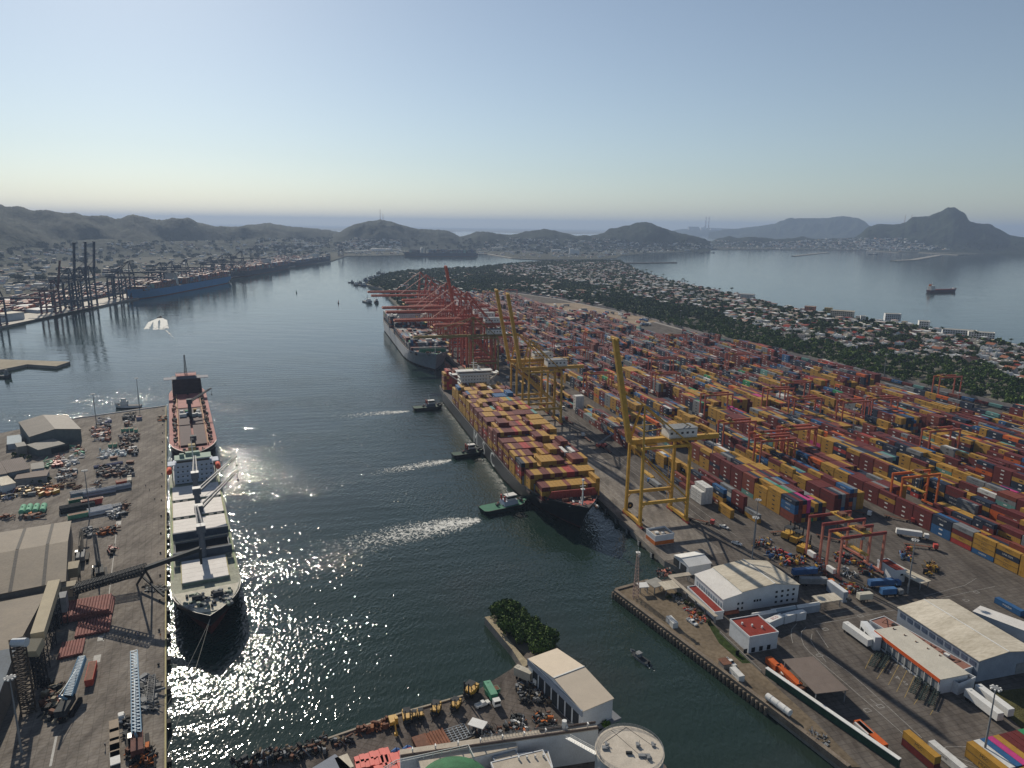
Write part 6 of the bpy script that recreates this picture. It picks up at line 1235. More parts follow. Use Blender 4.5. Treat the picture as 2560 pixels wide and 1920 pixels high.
def gal(lab, a, b, w_, hh, m_, leg=True):
    t = thing('conveyor_gallery', lab, 'conveyor gallery', (a.x, a.y, 0)); d = b-a; mb = MB(); mb.beam((0, 0, a.z-hh/2), (d.x, d.y, b.z-hh/2), w_, hh); mb.build('gallery', pm('pale_tan_sheet', (.42, .36, .25), .08, .3) if m_ else BGREY, t)
    for f in (.1, .5, .9): 
        mb = MB(); c = Vector((d.x*f, d.y*f, 0)); zt = a.z+(b.z-a.z)*f-hh; mb.lattice(c, c+Vector((0, 0, zt)), 2.2, 2.2, 6, .16); mb.build('trestle', DARK, t)
    return t
gal('long pale tan conveyor gallery climbing over the near tan warehouse', z6(700, 880, 19), z6(480, 1560, 17), 4.2, 3.2, True)
gal('short cream conveyor gallery at the lower end of the long one', z7(430, 150, 17), z7(350, 300, 15), 4.2, 3.2, True)
for (x, y, z, s_, m_, lab) in ((895, 930, 9, (5, 5), 'tan_head', 'tan conveyor head house beside the ship loader'), (765, 1080, 12, (5.5, 5), 'dark_head', 'grey transfer tower between gallery and loader'), (920, 690, 8, (8, 6), 'tan_head', 'tan flat block at the warehouse corner')):
    p = z6(x, y, z); t = thing('transfer_tower', lab, 'tower', (p.x, p.y, .07), LAZ); mb = MB(); mb.box(-s_[0]/2, -s_[1]/2, z*.45, s_[0]/2, s_[1]/2, z); mb.build('housing', pm('tan_sheet', (.3, .26, .19), .15, .3) if m_ == 'tan_head' else GREY, t)
    mb = MB()
    for a in (-1, 1):
        for b in (-1, 1): mb.beam((a*s_[0]*.42, b*s_[1]*.42, 0), (a*s_[0]*.42, b*s_[1]*.42, z*.45), .35)
    mb.build('frame', DARK, t)
# ship loader boom and its gantry
A_ = z6(960, 1010, 8); B_ = z6(1880, 730, 17); C_ = P(500, 1372, 24)
t = thing('ship_loader', 'long dark lattice ship loader boom reaching from the quay over the bulk carrier', 'ship loader', (A_.x, A_.y, 0)); o_ = Vector((A_.x, A_.y, 0))
mb = MB(); mb.lattice(A_-o_, B_-o_, 4, 3, 22, .22); mb.beam(A_-o_-Vector((0, 0, .6)), B_-o_-Vector((0, 0, .6)), 2.4, .5); mb.build('boom', DARK, t)
mb = MB(); mb.beam(B_-o_, C_-o_, 2.3, 1.6); mb.tube(C_-o_, C_-o_-Vector((0, 0, 7)), .7, .5, n=8); mb.build('outer_boom', DARK, t)
D_ = z6(1830, 940, 0); E_ = z6(960, 1110, 0)
mb = MB(); mb.lattice(E_+Vector((0, 0, 5))-o_, D_+Vector((0, 0, 6))-o_, 3, 2.4, 20, .2); mb.build('lower_gantry', DARK, t)
mb = MB(); mb.beam(D_-o_+Vector((-2, 0, 0)), B_-o_-Vector((0, 0, 1)), .7); mb.beam(D_-o_+Vector((4, 2, 0)), B_-o_-Vector((0, 0, 1)), .7); mb.beam(D_-o_+Vector((0, 0, 5)), P(410, 1490, 2)-o_, .8); mb.build('mast', DARK, t)
pth = P(398, 1470, 0)
heap('coal_spill', 'dark spill of bulk cargo below the loader at the quay edge', 'spill', [z6(1850, 960), z6(2140, 960), z6(2150, 1040), z6(1900, 1030)], 120, [pm('dark_spill', (.03, .03, .03), .3), GREY], 1.6, .5, 90)
# pipe stacks
RP = pm('dusty_red_pipe', (.26, .105, .09), .25, .5)
l1 = ang(z6(950, 1400), z6(1010, 1180))
place('pipe17', mk_pipes(RP, 17, 14, .55, 3), z6(1150, 1290), l1, 'largest stack of dusty red pipes on the left quay', 'red pipe stacks')
place('pipe13', mk_pipes(RP, 11, 12, .55, 1), z6(1215, 1500), l1, 'single layer of red pipes below the largest pipe stack', 'red pipe stacks'); place('pipe9', mk_pipes(RP, 8, 11, .5, 1), z7(830, 300), l1, 'low dark red pipe row in warehouse shade', 'red pipe stacks'); place('pipe9', None, z7(600, 880), l1, 'short rust pipe row near the mobile crane', 'red pipe stacks', sc=.6)
# blue lattice cranes
def lattice_crane(lab, base, tip, w_, lit, cabm, name='mobile_crane'):
    t = thing(name, lab, 'mobile crane', (base.x, base.y, .07)); o_ = Vector((base.x, base.y, .07)); d = Vector((tip.x-base.x, tip.y-base.y, 0)).normalized(); a = math.atan2(d.y, d.x)
    mb = MB(); p0 = Vector((0, 0, 3.6)); p1 = Vector(tip)-o_; mb.lattice(p0, p1, w_, w_*.85, 26, .2, w2=w_*.8); mb.build('boom', lit, t)
    mb = MB(); mb.beam(p0+d*-1, p0+d*-6+Vector((0, 0, 5)), .6); mb.beam(p0+d*-6+Vector((0, 0, 5)), p0.lerp(p1, .6)+Vector((0, 0, 1.5)), .14); mb.build('back_mast', lit, t)
    mb = MB(); mb.cbox(-d.x*3, -d.y*3, 1.7, 9, 3.4, 2.2, 0, a); mb.cbox(d.x*.4-d.y*1.9, d.y*.4+d.x*1.9, 1.8, 2.4, 1.2, 2.2, 1, a); mb.build('superstructure', [cabm, GLASS], t)
    for s_ in (-1, 1): mb = MB(); mb.cbox(-d.x*1.5-d.y*2.6*s_, -d.y*1.5+d.x*2.6*s_, 0, 8.5, 1.2, 1.5, 0, a); mb.build('crawler', BLACK, t)
    return t
LB = pm('lattice_blue', (.16, .33, .47), .15, .4, .5)
lattice_crane('long light blue lattice boom of a crane lying along the left quay', z7(1590, 1400), z7(1545, 330, 12), 2.6, LB, pm('dusty_maroon', (.13, .05, .04), .3))
lattice_crane('shorter blue lattice boom crane beside the red flat rack', z7(800, 960), z7(950, 390, 9), 2.6, LB, DARK)
t = lattice_crane('dark grab crane working by the warehouse corner', z6(1290, 800), z6(1220, 290, 13), 1.8, pm('dusty_crane_grey', (.16, .155, .145), .2), DARK)
t = lattice_crane('second dusty crane with tan counterweight beside the warehouse wall', z6(1060, 600), z6(1050, 260, 9), 1.8, pm('dusty_crane_tan', (.27, .23, .18), .2), GREY)
p = z7(330, 1000); t = thing('bucket_elevator', 'tall rusty lattice elevator tower leaning over the near warehouse', 'elevator tower', (p.x, p.y, .07)); q = z7(200, 220, 30)-p; mb = MB(); mb.lattice((0, 0, 0), q, 4, 4, 16, .3); mb.build('tower', pm('rusty_dark', (.07, .055, .045), .3), t)
mb = MB(); mb.tube(q+Vector((-1.5, 0, 0)), q+Vector((3, 0, .3)), 1.4, n=10); mb.build('head', TWALL, t)
heap('frame_sections', 'grey crane boom sections stacked right of the long blue boom', 'boom sections', [z7(1620, 640), z7(1790, 620), z7(1800, 1010), z7(1640, 1040)], 110, [pm('pale_steel2', (.19, .19, .19), .3), GREY, DARK], 4.5, 1.3, 91)
t = thing('boom_section', 'pale lattice boom section lying near the quay edge', 'boom section', tuple(z7(1745, 800))); t.location.z = .07; mb = MB(); d = (z7(1760, 650)-z7(1730, 960))*.5; mb.lattice(-d+Vector((0, 0, 1.2)), d+Vector((0, 0, 1.2)), 2, 1.8, 12, .14); mb.build('lattice', pm('pale_steel2', (.19, .19, .19), .3), t)
place('flat_rack', mk_bin(pm('coral_red', (.5, .09, .06), .15), 12, 2.6, 2.6), z7(1055, 610), ang(z7(1030, 660), z7(1075, 470)), 'coral red long open-top box beside the blue boom crane')
a_l = ang(z7(1320, 1300), z7(1310, 1150))
for k, (y, s_) in enumerate(((1190, 'top'), (1290, 'second'), (1400, 'third'), (1470, 'fourth'), (1560, 'lowest'))):
    p = z7(1318+k*3, y+20); t = thing('flatbed_trailer', 'tan flat trailer in the row on the left quay, %s in the photo' % s_, 'trailer', (p.x, p.y, .07), a_l, 'row of tan flat trailers'); mb = MB(); mb.box(-3.1, -1.35, .9, 3.1, 1.35, 1.25); mb.build('deck', pm('tan_deck', (.3, .24, .18), .12) if k < 4 else WHITE, t); mk_wheels(t, (-2, 2), 1.1, .45)
heap('machinery', 'orange and black crane machinery at the lower end of the long blue boom', 'machinery', [z7(1480, 1480), z7(1740, 1420), z7(1800, 1659), z7(1500, 1659)], 110, [RUST, BLACK, ORNG, DARK], 2.6, 2.4, 92)
heap('machinery', 'dark crane blocks left of the long blue boom', 'machinery', [z7(1430, 1090), z7(1540, 1080), z7(1540, 1340), z7(1450, 1350)], 40, [BLACK, DARK, GREY], 2.6, 1.6, 93)
heap('machinery', 'dark steelwork and pale cabin in the shade of the near warehouse', 'machinery', [z7(520, 700), z7(700, 700), z7(740, 1150), z7(480, 1100)], 130, [DARK, BLACK, RUST, pm('tan_sheet', (.3, .26, .19))], 3, 2.6, 94)
place('pickup', None, z7(1400, 1100), a_l, 'dark dusted pickup near the tan trailers', None)
# pieces of cargo in rows on the left quay
GT = mk_bin(PGREEN, 4.2, 2.4, 2.3)
la = ang(zl(300, 1600), zl(350, 1480))
for k, (x, y) in enumerate(((320, 1555), (410, 1545), (505, 1540), (605, 1535))): place('gtank', mk_tank(PGREEN, 9.5, 1.5), zl(x, y), la, 'pale green elongated tank, %s from the left in the row of four' % ordn(k), 'green tanks in a row')
for k, (x, y) in enumerate(((530, 325), (573, 322), (618, 318), (665, 330))): place('gbin', GT, zm(x, y), la, 'green box, %s from the left in the upper row of four' % ordn(k), 'green boxes in the upper row')
for k, (x, y) in enumerate(((398, 485), (448, 482))): place('gbin', None, zm(x, y), la, 'green box, %s of the lower pair' % ('left' if k == 0 else 'right'), 'green boxes in the lower pair')
lb = ang(zm(190, 985), zm(380, 950))
def lay(kind, mk, x, y, lab, g=None, a=None, sc=1.): return place(kind, mk, zm(x, y), lb if a is None else a, lab, g, sc=sc)
GP = pm('grey_coated_pipe', (.2, .22, .25), .2, .4, .5); WP = pm('white_pipe', (.55, .55, .55), .1, .4)
lay('gp', mk_pipes(GP, 5, 13, .8, 2), 120, 990, 'dark grey pipes at the left end of the long pipe row'); lay('gp2', mk_pipes(pm('pale_grey_pipe', (.3, .33, .37), .2)  , 4, 17, .8, 2), 285, 975, 'grey pipes in the middle of the long pipe row'); lay('gp2', None, 475, 930, 'grey pipes at the right end of the long pipe row', sc=.85)
lay('wp', mk_pipes(WP, 7, 12, .65, 2), 295, 1165, 'bright white pipes stacked near the red trailer'); lay('gp', None, 425, 1130, 'grey pipes right of the bright white ones', sc=.7); lay('bp', mk_pipes(DARK, 5, 17, .75, 2), 60, 1130, 'black pipes at the end of the tan warehouse')
lay('rt', mk_bin(RED, 11, 3, 3.4), 215, 1085, 'bright red covered trailer among pipe stacks'); lay('gnt', mk_bin(PGREEN, 10, 3, 2.6), 70, 1220, 'green covered box beside the corner of the tan warehouse'); lay('gnt2', mk_bin(GREEN, 7, 3, 2.2), 40, 1060, 'dark green covered box among black pipes')
lay('blp', mk_pipes(pm('blue_grey_beam', (.13, .14, .22), .2), 4, 17, .5, 1), 380, 680, 'long blue-violet beams across the middle cargo row'); lay('brb', mk_bin(RUST, 4.5, 4, 1.6), 435, 612, 'brown striped crate pile in the middle cargo row'); lay('brb', None, 605, 655, 'rusty coil heap right of the violet beams', a=.3)
lay('rdt', mk_trailer and mk_bin(pm('coral_red', (.5, .09, .06), .15), 6, 4, 1.5), 515, 860, 'red and white covered load beside the cream lorry'); place('craml', lambda: mk_trailer(pm('cream_body', (.45, .42, .35), .15), 6, 1.5, pm('cream_body', (.45, .42, .35))), zm(598, 860), la, 'cream lorry seen end on beside the red covered load')
lay('vb', mk_bin(pm('violet_grey', (.22, .22, .33), .15), 6, 4, 2.6), 698, 200, 'violet-grey covered box at the top right of the cargo area', a=la)
for i, (pts, n_, lab, ms) in enumerate((([(530, 150), (650, 150), (650, 215), (535, 215)], 50, 'dark mixed pieces at the top of the right cargo block', [DARK, BLACK, GREY]), ([(545, 225), (650, 225), (650, 280), (545, 280)], 18, 'brown slabs beside a white slab above the green boxes', [RUST, BROWN, WHITE]), ([(500, 370), (690, 355), (680, 430), (500, 440)], 70, 'brown and grey pieces below the upper green boxes', [RUST, DARK, GREY]),
        ([(200, 310), (380, 270), (400, 360), (380, 430), (290, 430), (210, 370)], 150, 'scrap heap of pink, white and black pieces below the first lamp mast', [RTGF, WHITE, DARK, RUST]), ([(265, 175), (385, 175), (400, 270), (250, 270)], 26, 'white beams and a violet plate above the scrap heap', [WHITE, GREY, pm('violet_grey', (.22, .22, .33))]), ([(480, 450), (600, 455), (690, 540), (640, 580), (500, 520)], 80, 'machines and brown parts right of the lower green boxes', [DARK, RUST, WHITE, BLACK]),
        ([(290, 530), (550, 520), (560, 580), (290, 610)], 60, 'white and pale blue curved sheets in the middle cargo row', [WHITE, TWALL, pm('pale_blue', (.3, .4, .45))]), ([(250, 700), (600, 690), (640, 790), (250, 800)], 160, 'dark brown machinery row below the violet beams', [DARK, RUST, BLACK, GREY]), ([(240, 850), (320, 850), (300, 930), (230, 930)], 14, 'grey steel bars laid parallel near the second lamp mast', [GREY, RUST]),
        ([(370, 1160), (510, 1150), (510, 1230), (380, 1240)], 60, 'small grey and white drums right of the white pipes', [WHITE, DARK, GREY]), ([(520, 1070), (580, 1070), (580, 1190), (525, 1190)], 20, 'two dark machines at the right edge of the pipe rows', [DARK, RUST]), ([(100, 1340), (220, 1340), (200, 1430), (110, 1430)], 20, 'dark ribbed drums beside the tan warehouse corner', [DARK, GREY]), ([(250, 1350), (470, 1320), (460, 1400), (270, 1400)], 40, 'orange-brown machine with dark boom on the quay', [ORNG, DARK, RUST]),
        ([(900, 185), (975, 180), (970, 225), (900, 225)], 16, 'orange-tan blocks near the red-decked ship', [ORNG, pm('tan_sheet', (.3, .26, .19))]), ([(385, 1540), (450, 1530), (450, 1620), (370, 1620)], 14, 'dark mobile machine with red parts by the ship loader', [BLACK, DARK, RED]))):
    heap('quay_cargo', lab, 'cargo', [zm(*q) for q in pts], int(n_*1.5), ms, 3.8, 2.4, 100+i)
for i, (pts, n_, lab, ms) in enumerate((([(730, 800), (860, 790), (860, 930), (740, 930)], 50, 'red slabs and machines in front of the lean-to', [RED, RTGF, DARK]), ([(860, 800), (1060, 790), (1060, 900), (870, 920)], 36, 'white drums and tanks in front of the lean-to', [WHITE, OFFW, WHITE]), ([(900, 640), (1060, 650), (1180, 680), (1140, 840), (1000, 740)], 30, 'red flatbed and pale green machine below the ribbed warehouse', [RTGF, PGREEN, RUST, WHITE]), ([(620, 830), (720, 830), (710, 960), (630, 960)], 10, 'green striped stack at the lean-to corner', [GREEN, PGREEN]), ([(850, 960), (1060, 1000), (1040, 1130), (780, 1130)], 60, 'mixed lorries and grey boxes behind the tan warehouse', [WHITE, GREY, DARK, RUST]),
        ([(20, 1270), (540, 1190), (940, 1160), (940, 1200), (540, 1300), (20, 1400)], 130, 'long line of rusty flat wagons and beams left of the second lamp mast', [RUST, DARK, YEL, GREY]), ([(520, 1240), (800, 1200), (800, 1300), (530, 1330)], 50, 'yellow and orange frames on the beam line', [YEL, ORNG, RUST]), ([(950, 1170), (1100, 1210), (1080, 1250), (960, 1200)], 10, 'narrow brown flat wagon near the second lamp mast', [RUST, BROWN]), ([(0, 1620), (420, 1590), (640, 1600), (640, 1640), (0, 1659)], 30, 'orange-brown slabs beside the tan warehouse roof', [ORNG, RUST, CONC]), ([(20, 1330), (180, 1310), (160, 1380), (40, 1390)], 12, 'white and violet drum group on the beam line', [WHITE, pm('violet_grey', (.22, .22, .33))]), ([(380, 1100), (720, 1090), (740, 1150), (380, 1200)], 1, '', [DARK]))):
    if lab: heap('quay_cargo', lab, 'cargo', [zl(*q) for q in pts], int(n_*1.5), ms, 4.2, 2.2, 130+i)
# bollards and quay markings
BO = thing('bollard', 'black bollard on the edge of the left quay', 'bollard', (0, 0, 0), 0, 'bollards along the left quay'); mb = MB(); mb.tube((0, 0, 0), (0, 0, .5), .35, .28, n=10); mb.build('post', BLACK, BO); mb = MB(); mb.tube((0, 0, .5), (0, 0, .75), .5, .42, n=10); mb.build('cap', BLACK, BO)
for i in range(19):
    q = LQ(8+i*25, 2.6, .07)
    if i == 0: BO.location = q
    else: dup(BO, q)
FE = thing('fender', 'black tyre fender hanging on the left quay wall', 'fender', (0, 0, 0), LAZ, 'tyre fenders on the left quay wall'); mb = MB(); mb.box(-1.1, -1.3, -.8, 1.1, 0, 1.2); mb.build('rubber', BLACK, FE)
for i in range(12):
    q = LQ(5+i*19, -.05, -1.6)
    if i == 0: FE.location = q
    else: dup(FE, q, LAZ)
for pts, w_ in (([z7(650, 1290), z7(580, 1640)], .7), ([z6(1520, 150), z6(1400, 1180), z7(1190, 200)], .35)): struct('quay_marking', mark(pts, w_), pm('white_marking', (.42, .41, .38), .2, .8))
for x, y, l_ in ((z7, (1120, 385), 3.6), (z7, (1165, 155), 2.4), (zm, (484, 1268), 3.6)): c = x(*y); struct('quay_marking', mark([c-LD*l_, c+LD*l_*.5], 2.4), pm('white_marking', (.42, .41, .38), .2, .8))
# people on the left quay
def person(p, rz, shirt, lab):
    t = thing('person', lab, 'person', (p.x, p.y, .07), rz); me = bpy.data.meshes.new('body')
    vs = [(0, 0, .95), (0, 0, 1.2), (0, 0, 1.42), (0, 0, 1.53), (0, .01, 1.66), (.0, .1, .9), (.05, .11, .5), (-.03, .12, .07), (.1, .13, .03), (0, -.1, .9), (-.1, -.11, .5), (-.2, -.12, .07), (-.08, -.13, .03), (0, .2, 1.4), (-.03, .26, 1.12), (.08, .27, .88), (0, -.2, 1.4), (.03, -.26, 1.12), (.14, -.26, .9)]
    es = [(0, 1), (1, 2), (2, 3), (3, 4), (0, 5), (5, 6), (6, 7), (7, 8), (0, 9), (9, 10), (10, 11), (11, 12), (2, 13), (13, 14), (14, 15), (2, 16), (16, 17), (17, 18)]
    me.from_pydata(vs, es, []); o = bpy.data.objects.new('body', me); COL.objects.link(o); o.parent = t; o.modifiers.new('Skin', 'SKIN')
    rd = [.13, .14, .15, .06, .11, .09, .07, .05, .04, .09, .07, .05, .04, .06, .045, .035, .06, .045, .035]
    for i, v in enumerate(me.skin_vertices[0].data): v.radius = (rd[i], rd[i]); v.use_root = i == 0
    o.modifiers.new('Subdivision', 'SUBSURF').levels = 1; me.materials.append(pm('clothes_'+shirt, dict(dark=(.03, .03, .05), orange=(.5, .15, .03), blue=(.05, .08, .2))[shirt], .2))
    mb = MB(); mb.tube((0, .01, 1.70), (0, .01, 1.80), .12, .07, n=8); mb.build('helmet', WHITE, t)
for k, (p, sh_, lab) in enumerate(((z7(1480, 175), 'dark', 'person in dark clothes walking alone left of the pair on the quay'), (z7(1568, 130), 'dark', 'left person of the pair standing on the quay near the bow of the bulk carrier'), (z7(1590, 140), 'blue', 'right person of the pair standing on the quay near the bow of the bulk carrier'), (z7(1385, 195), 'dark', 'person farthest left of the walkers on the quay'), (z7(1215, 1430), 'dark', 'person in dark clothes beside the tan trailers'), (z7(1850, 150), 'orange', 'person in orange near the quay edge by the fenders'), (zm(805, 945), 'dark', 'person walking on the empty quay beside the bulk carrier stern'), (zm(860, 1045), 'dark', 'person on the quay near the stern, closer to the water'), (zm(765, 903), 'dark', 'person farther left on the empty quay'), (zm(935, 780), 'blue', 'person by the gap between the two ships'))):
    person(p, k*1.1, sh_, lab)
# ================================================================ ships at the left quay
def UL(p): q = Vector((p[0]-LE0.x, p[1]-LE0.y, 0)); return q.dot(LD), -q.dot(LN)
NRZ = LAZ+math.pi                     # bow towards us
def deck_crane(t, x, zb, hgt, aim, L, m, two=True, elev=.25):
    mb = MB(); mb.tube((x, 0, zb), (x, 0, zb+hgt), 1.5, 1.25, n=12); mb.cbox(x, 0, zb+hgt-2.5, 4, 4, 3.4, 0); p_ = mb.build('crane_post', m, t)
    mb = MB(); d = Vector((math.cos(aim), math.sin(aim), elev)).normalized(); n = Vector((-d.y, d.x, 0)).normalized(); b = Vector((x, 0, zb+hgt-1.5))+d*1.5
    for s_ in ((-1, 1) if two else (0,)): mb.beam(b+n*s_*1.1, b+n*s_*.5+d*L, .75, .9, w2=.5)
    for k in range(6): q = b+d*L*(k+.5)/6; mb.beam(q-n*1., q+n*1., .25)
    mb.tube(Vector((x, 0, zb+hgt+2.5)), b+d*L*.9+Vector((0, 0, .5)), .09, n=4); mb.tube(b+d*L, b+d*L-Vector((0, 0, 5)), .1, n=4); mb.cbox((b+d*L).x, (b+d*L).y, (b+d*L).z-6, .8, .8, 1.2); mb.build('jib', m, t)
sb, ob = UL(P(492, 1516, 7.)); ss, _ = UL(P(470, 1172, 4)); LB_ = ss-sb; BB = 28.; sb -= 14; ss -= 4
LB_ = ss-sb; c = LQ((sb+ss)/2, -(BB/2+2.2)); t = thing('bulk_carrier', 'bulk carrier with cream hatch covers, two holds open, moored at the left quay', 'ship', (c.x, c.y, WZ), NRZ)
mb, rw = hull(LB_, BB, 9.5, flare=.78, bow=.12, sheer=2.2, boot=4.6, bulw=1.0, transom=.85)
mb.build('hull', [DBLACK, HRED, pm('worn_green_deck', (.26, .27, .21), .3, .2)], t); fd = L2 = LB_/2
mb = MB(); 
for s_ in (-1, 1): mb.box(-L2+30, s_*(BB/2-.9)-.5, 9.45, L2-26, s_*(BB/2-.9)+.35, 9.7)
mb.build('deck_edge', pm('lime_edge', (.22, .28, .15), .2), t)
# holds from stern to bow
hx0 = -L2+42; hl = (LB_-42-30)/5.0
for k in range(5):
    x0 = hx0+k*hl; x1 = x0+hl-4.; W2 = BB/2-2. if k < 4 else BB/2-5
    if k in (3,) or k == 30: pass
    if k == 3 or k == 2 and False:
        mb = MB(); 
        for (a, b_, c_, d_) in ((x0, -W2, x1, -W2+.4), (x0, W2-.4, x1, W2), (x0, -W2+.4, x0+.4, W2-.4), (x1-.4, -W2+.4, x1, W2-.4)): mb.box(a, b_, 9.4, c_, d_, 11.4, 0)
        mb.box(x0+.4, -W2+.4, 9.5, x1-.4, W2-.4, 9.62, 1); mb.build('open_hold', [GREY, pm('dark_hold', (.02, .022, .025), .3)], t)
        for xx in (x0-1.6, x1+.2): mb = MB(); mb.box(xx, -W2-.6, 11.4, xx+1.4, W2+.6, 14.8, 0); mb.build('folded_hatch', pm('slate_hatch', (.07, .085, .11), .2), t)
        mb = MB(); mb.beam((x0+3, -W2, 11.6), (x0+3, W2, 12.2), .5, .3); mb.beam((x1-4, -W2, 11.6), (x1-4, W2, 12.2), .5, .3); mb.build('hold_beam', OFFW, t)
    else:
        mb = MB(); mb.box(x0, -W2, 9.4, x1, W2, 11.3, 1)
        for j in range(5): a = x0+j*(x1-x0)/5; mb.box(a+.05, -W2-.3, 11.3, a+(x1-x0)/5-.05, W2+.3, 11.75, 0)
        mb.box(x0+.1, -W2-.7, 11.3, x1-.1, -W2-.35, 11.7, 2); mb.box(x0+.1, W2+.35, 11.3, x1-.1, W2+.7, 11.7, 2); mb.build('hatch_cover', [HATCH, DKPALE, YPALE], t)
SC = pm('slate_crane_paint', (.09, .11, .14), .2, .3, .6)
for x, am, L_ in ((hx0+hl*.98-2, 3.1, 20), (hx0+hl*2-2, 2.45, 34), (hx0+hl*3-2, 2.5, 34), (hx0+hl*4-2, 3.2, 18)): deck_crane(t, x, 9.5, 17, am, L_, SC)
for x in (hx0+hl-2, hx0+hl*2-2, hx0+hl*3-2):
    for y in (-10, -6, 6, 10): mb = MB(); mb.cbox(x, y, 9.5, 2.6, 2.4, 2.2); mb.build('deck_house', DARK, t)
mb = MB(); house(mb, -L2+20, -L2+32, BB-6, 10, 4, 0, 1, .5, 2.9); mb.box(-L2+24, -BB/2, 21.6, -L2+32, BB/2, 22.1, 0); mb.box(-L2+23, -BB*.33, 22.1, -L2+32, BB*.33, 24.8, 0); mb.box(-L2+32, -BB*.32, 23, -L2+32.1, BB*.32, 24.2, 1); mb.build('bridge', [pm('bluish_white_paint', (.46, .5, .58), .06, .3), GLASS], t)
mb = MB(); mb.box(-L2+22.5, -BB*.36, 24.8, -L2+32.5, BB*.36, 25.1, 0); mb.box(-L2+23, -4, 25.1, -L2+26, 4, 27, 0); mb.beam((-L2+28, 0, 25), (-L2+28, 0, 35), .8, w2=.3, m=1); mb.beam((-L2+28, -2, 31), (-L2+28, 2, 31), .3, m=1); mb.cbox(-L2+27, -6, 25.1, 2, 2.6, 2, 0); mb.build('upper_deck', [pm('mint_deck', (.25, .34, .28), .1), WHITE], t)
mb = MB(); mb.hexa([(-L2+13, -2.6, 10), (-L2+18, -2.6, 10), (-L2+18, 2.6, 10), (-L2+13, 2.6, 10)], [(-L2+13.4, -2, 29), (-L2+17.5, -2, 29), (-L2+17.5, 2, 29), (-L2+13.4, 2, 29)]); mb.build('funnel', pm('mustard_funnel', (.3, .22, .1), .2), t)
for s_ in (-1, 1):
    mb = MB(); mb.tube((-L2+24, s_*(BB/2-.5), 17.5), (-L2+31, s_*(BB/2-.5), 17.5), 1.5, n=10); mb.tube((-L2+22.6, s_*(BB/2-.5), 17.5), (-L2+24, s_*(BB/2-.5), 17.5), .5, 1.5, n=10); mb.build('lifeboat', pm('lifeboat_orange', (.6, .09, .04), .1), t)
    mb = MB(); mb.beam((-L2+24, s_*(BB/2-2), 10), (-L2+24, s_*(BB/2-2), 19), .4); mb.beam((-L2+30, s_*(BB/2-2), 10), (-L2+30, s_*(BB/2-2), 19), .4); mb.build('davit', DKPALE, t)
mb = MB(); xa = L2-26; q_ = [r_ for r_ in rw if xa < r_[3][0] < L2-1.2]; mb.prism([(r_[3][0], r_[3][1]-.6) for r_ in q_]+[(r_[3][0], -r_[3][1]+.6) for r_ in q_[::-1]], 11.2, 11.75); mb.build('forecastle', pm('cream_deck', (.52, .49, .40), .2, .4), t)
mb = MB(); clutter(mb, L2-22, L2-8, -9, 9, 11.75, 60, 2.4, (0, 1, 2), 5); mb.tube((L2-16, -6, 12.8), (L2-16, -2, 12.8), 1.2, n=12); mb.tube((L2-16, 2, 12.8), (L2-16, 6, 12.8), 1.2, n=12); mb.build('winch', [DARK, DKPALE, GREY], t)
mb = MB(); rail(mb, [(r_[3][0]-.4, r_[3][1]-.5, 11.75) for r_ in q_], n=1); rail(mb, [(r_[3][0]-.4, -r_[3][1]+.5, 11.75) for r_ in q_], n=1); mb.build('railing', WHITE, t)
def rope(lab, a, b, sag=1.5, r_=.09):
    mb = MB(); a, b = Vector(a), Vector(b); pr = a
    for k in range(1, 9): f = k/8; q = a.lerp(b, f)-Vector((0, 0, sag*4*f*(1-f))); mb.tube(pr, q, r_, n=4); pr = q
    tag(mb.build('mooring_rope', pm('pale_rope', (.35, .33, .28), .1)), lab, 'rope')
bt = LQ(sb, -(BB/2+2.2), 8)
rope('mooring rope from the bulk carrier bow down to the quay on the left', bt, LQ(sb-38, -.4, .6), 1); rope('long mooring rope hanging forward of the bulk carrier bow', bt, LQ(sb-62, -.3, .6), 1.5)
# red decked ship behind it
sb2, _ = UL(P(482, 1130, 7)); ss2, _ = UL(P(465, 978, 4)); sb2 -= 10; L3 = ss2-sb2; B2_ = 31.; c = LQ((sb2+ss2)/2, -(B2_/2+2.5))
t = thing('cargo_ship', 'black cargo ship with faded red deck and white crates, moored behind the bulk carrier', 'ship', (c.x, c.y, WZ), NRZ); h2 = L3/2
mb, rw2 = hull(L3, B2_, 9, flare=.8, bow=.14, sheer=2.0, boot=2.5, transom=.85); mb.build('hull', [DBLACK, HRED, PINKD], t)
mb = MB(); house(mb, -h2+8, -h2+26, B2_-7, 9.4, 5, 1, 1, .4, 2.9); mb.box(-h2+14, -B2_/2-3, 23.9, -h2+25, B2_/2+3, 24.3, 0); mb.box(-h2+13, -7.5, 24.3, -h2+24, 7.5, 26.5, 0); mb.build('bridge', [pm('dusk_grey', (.12, .13, .17), .15), pm('dark_bridge_front', (.05, .03, .035), .3)], t)
mb = MB(); mb.box(-h2+11, -8.5, 26.5, -h2+24, 8.5, 26.8, 0); rail(mb, [(-h2+11, -8.5, 26.8), (-h2+24, -8.5, 26.8), (-h2+24, 8.5, 26.8), (-h2+11, 8.5, 26.8), (-h2+11, -8.5, 26.8)], m=0, r=.14); mb.build('upper_deck', PINKD, t)
mb = MB(); mb.lattice((-h2+14, 0, 26.8), (-h2+13, 0, 44), 2.2, 2.2, 8, .25, w2=.7); mb.build('mast', DARK, t)
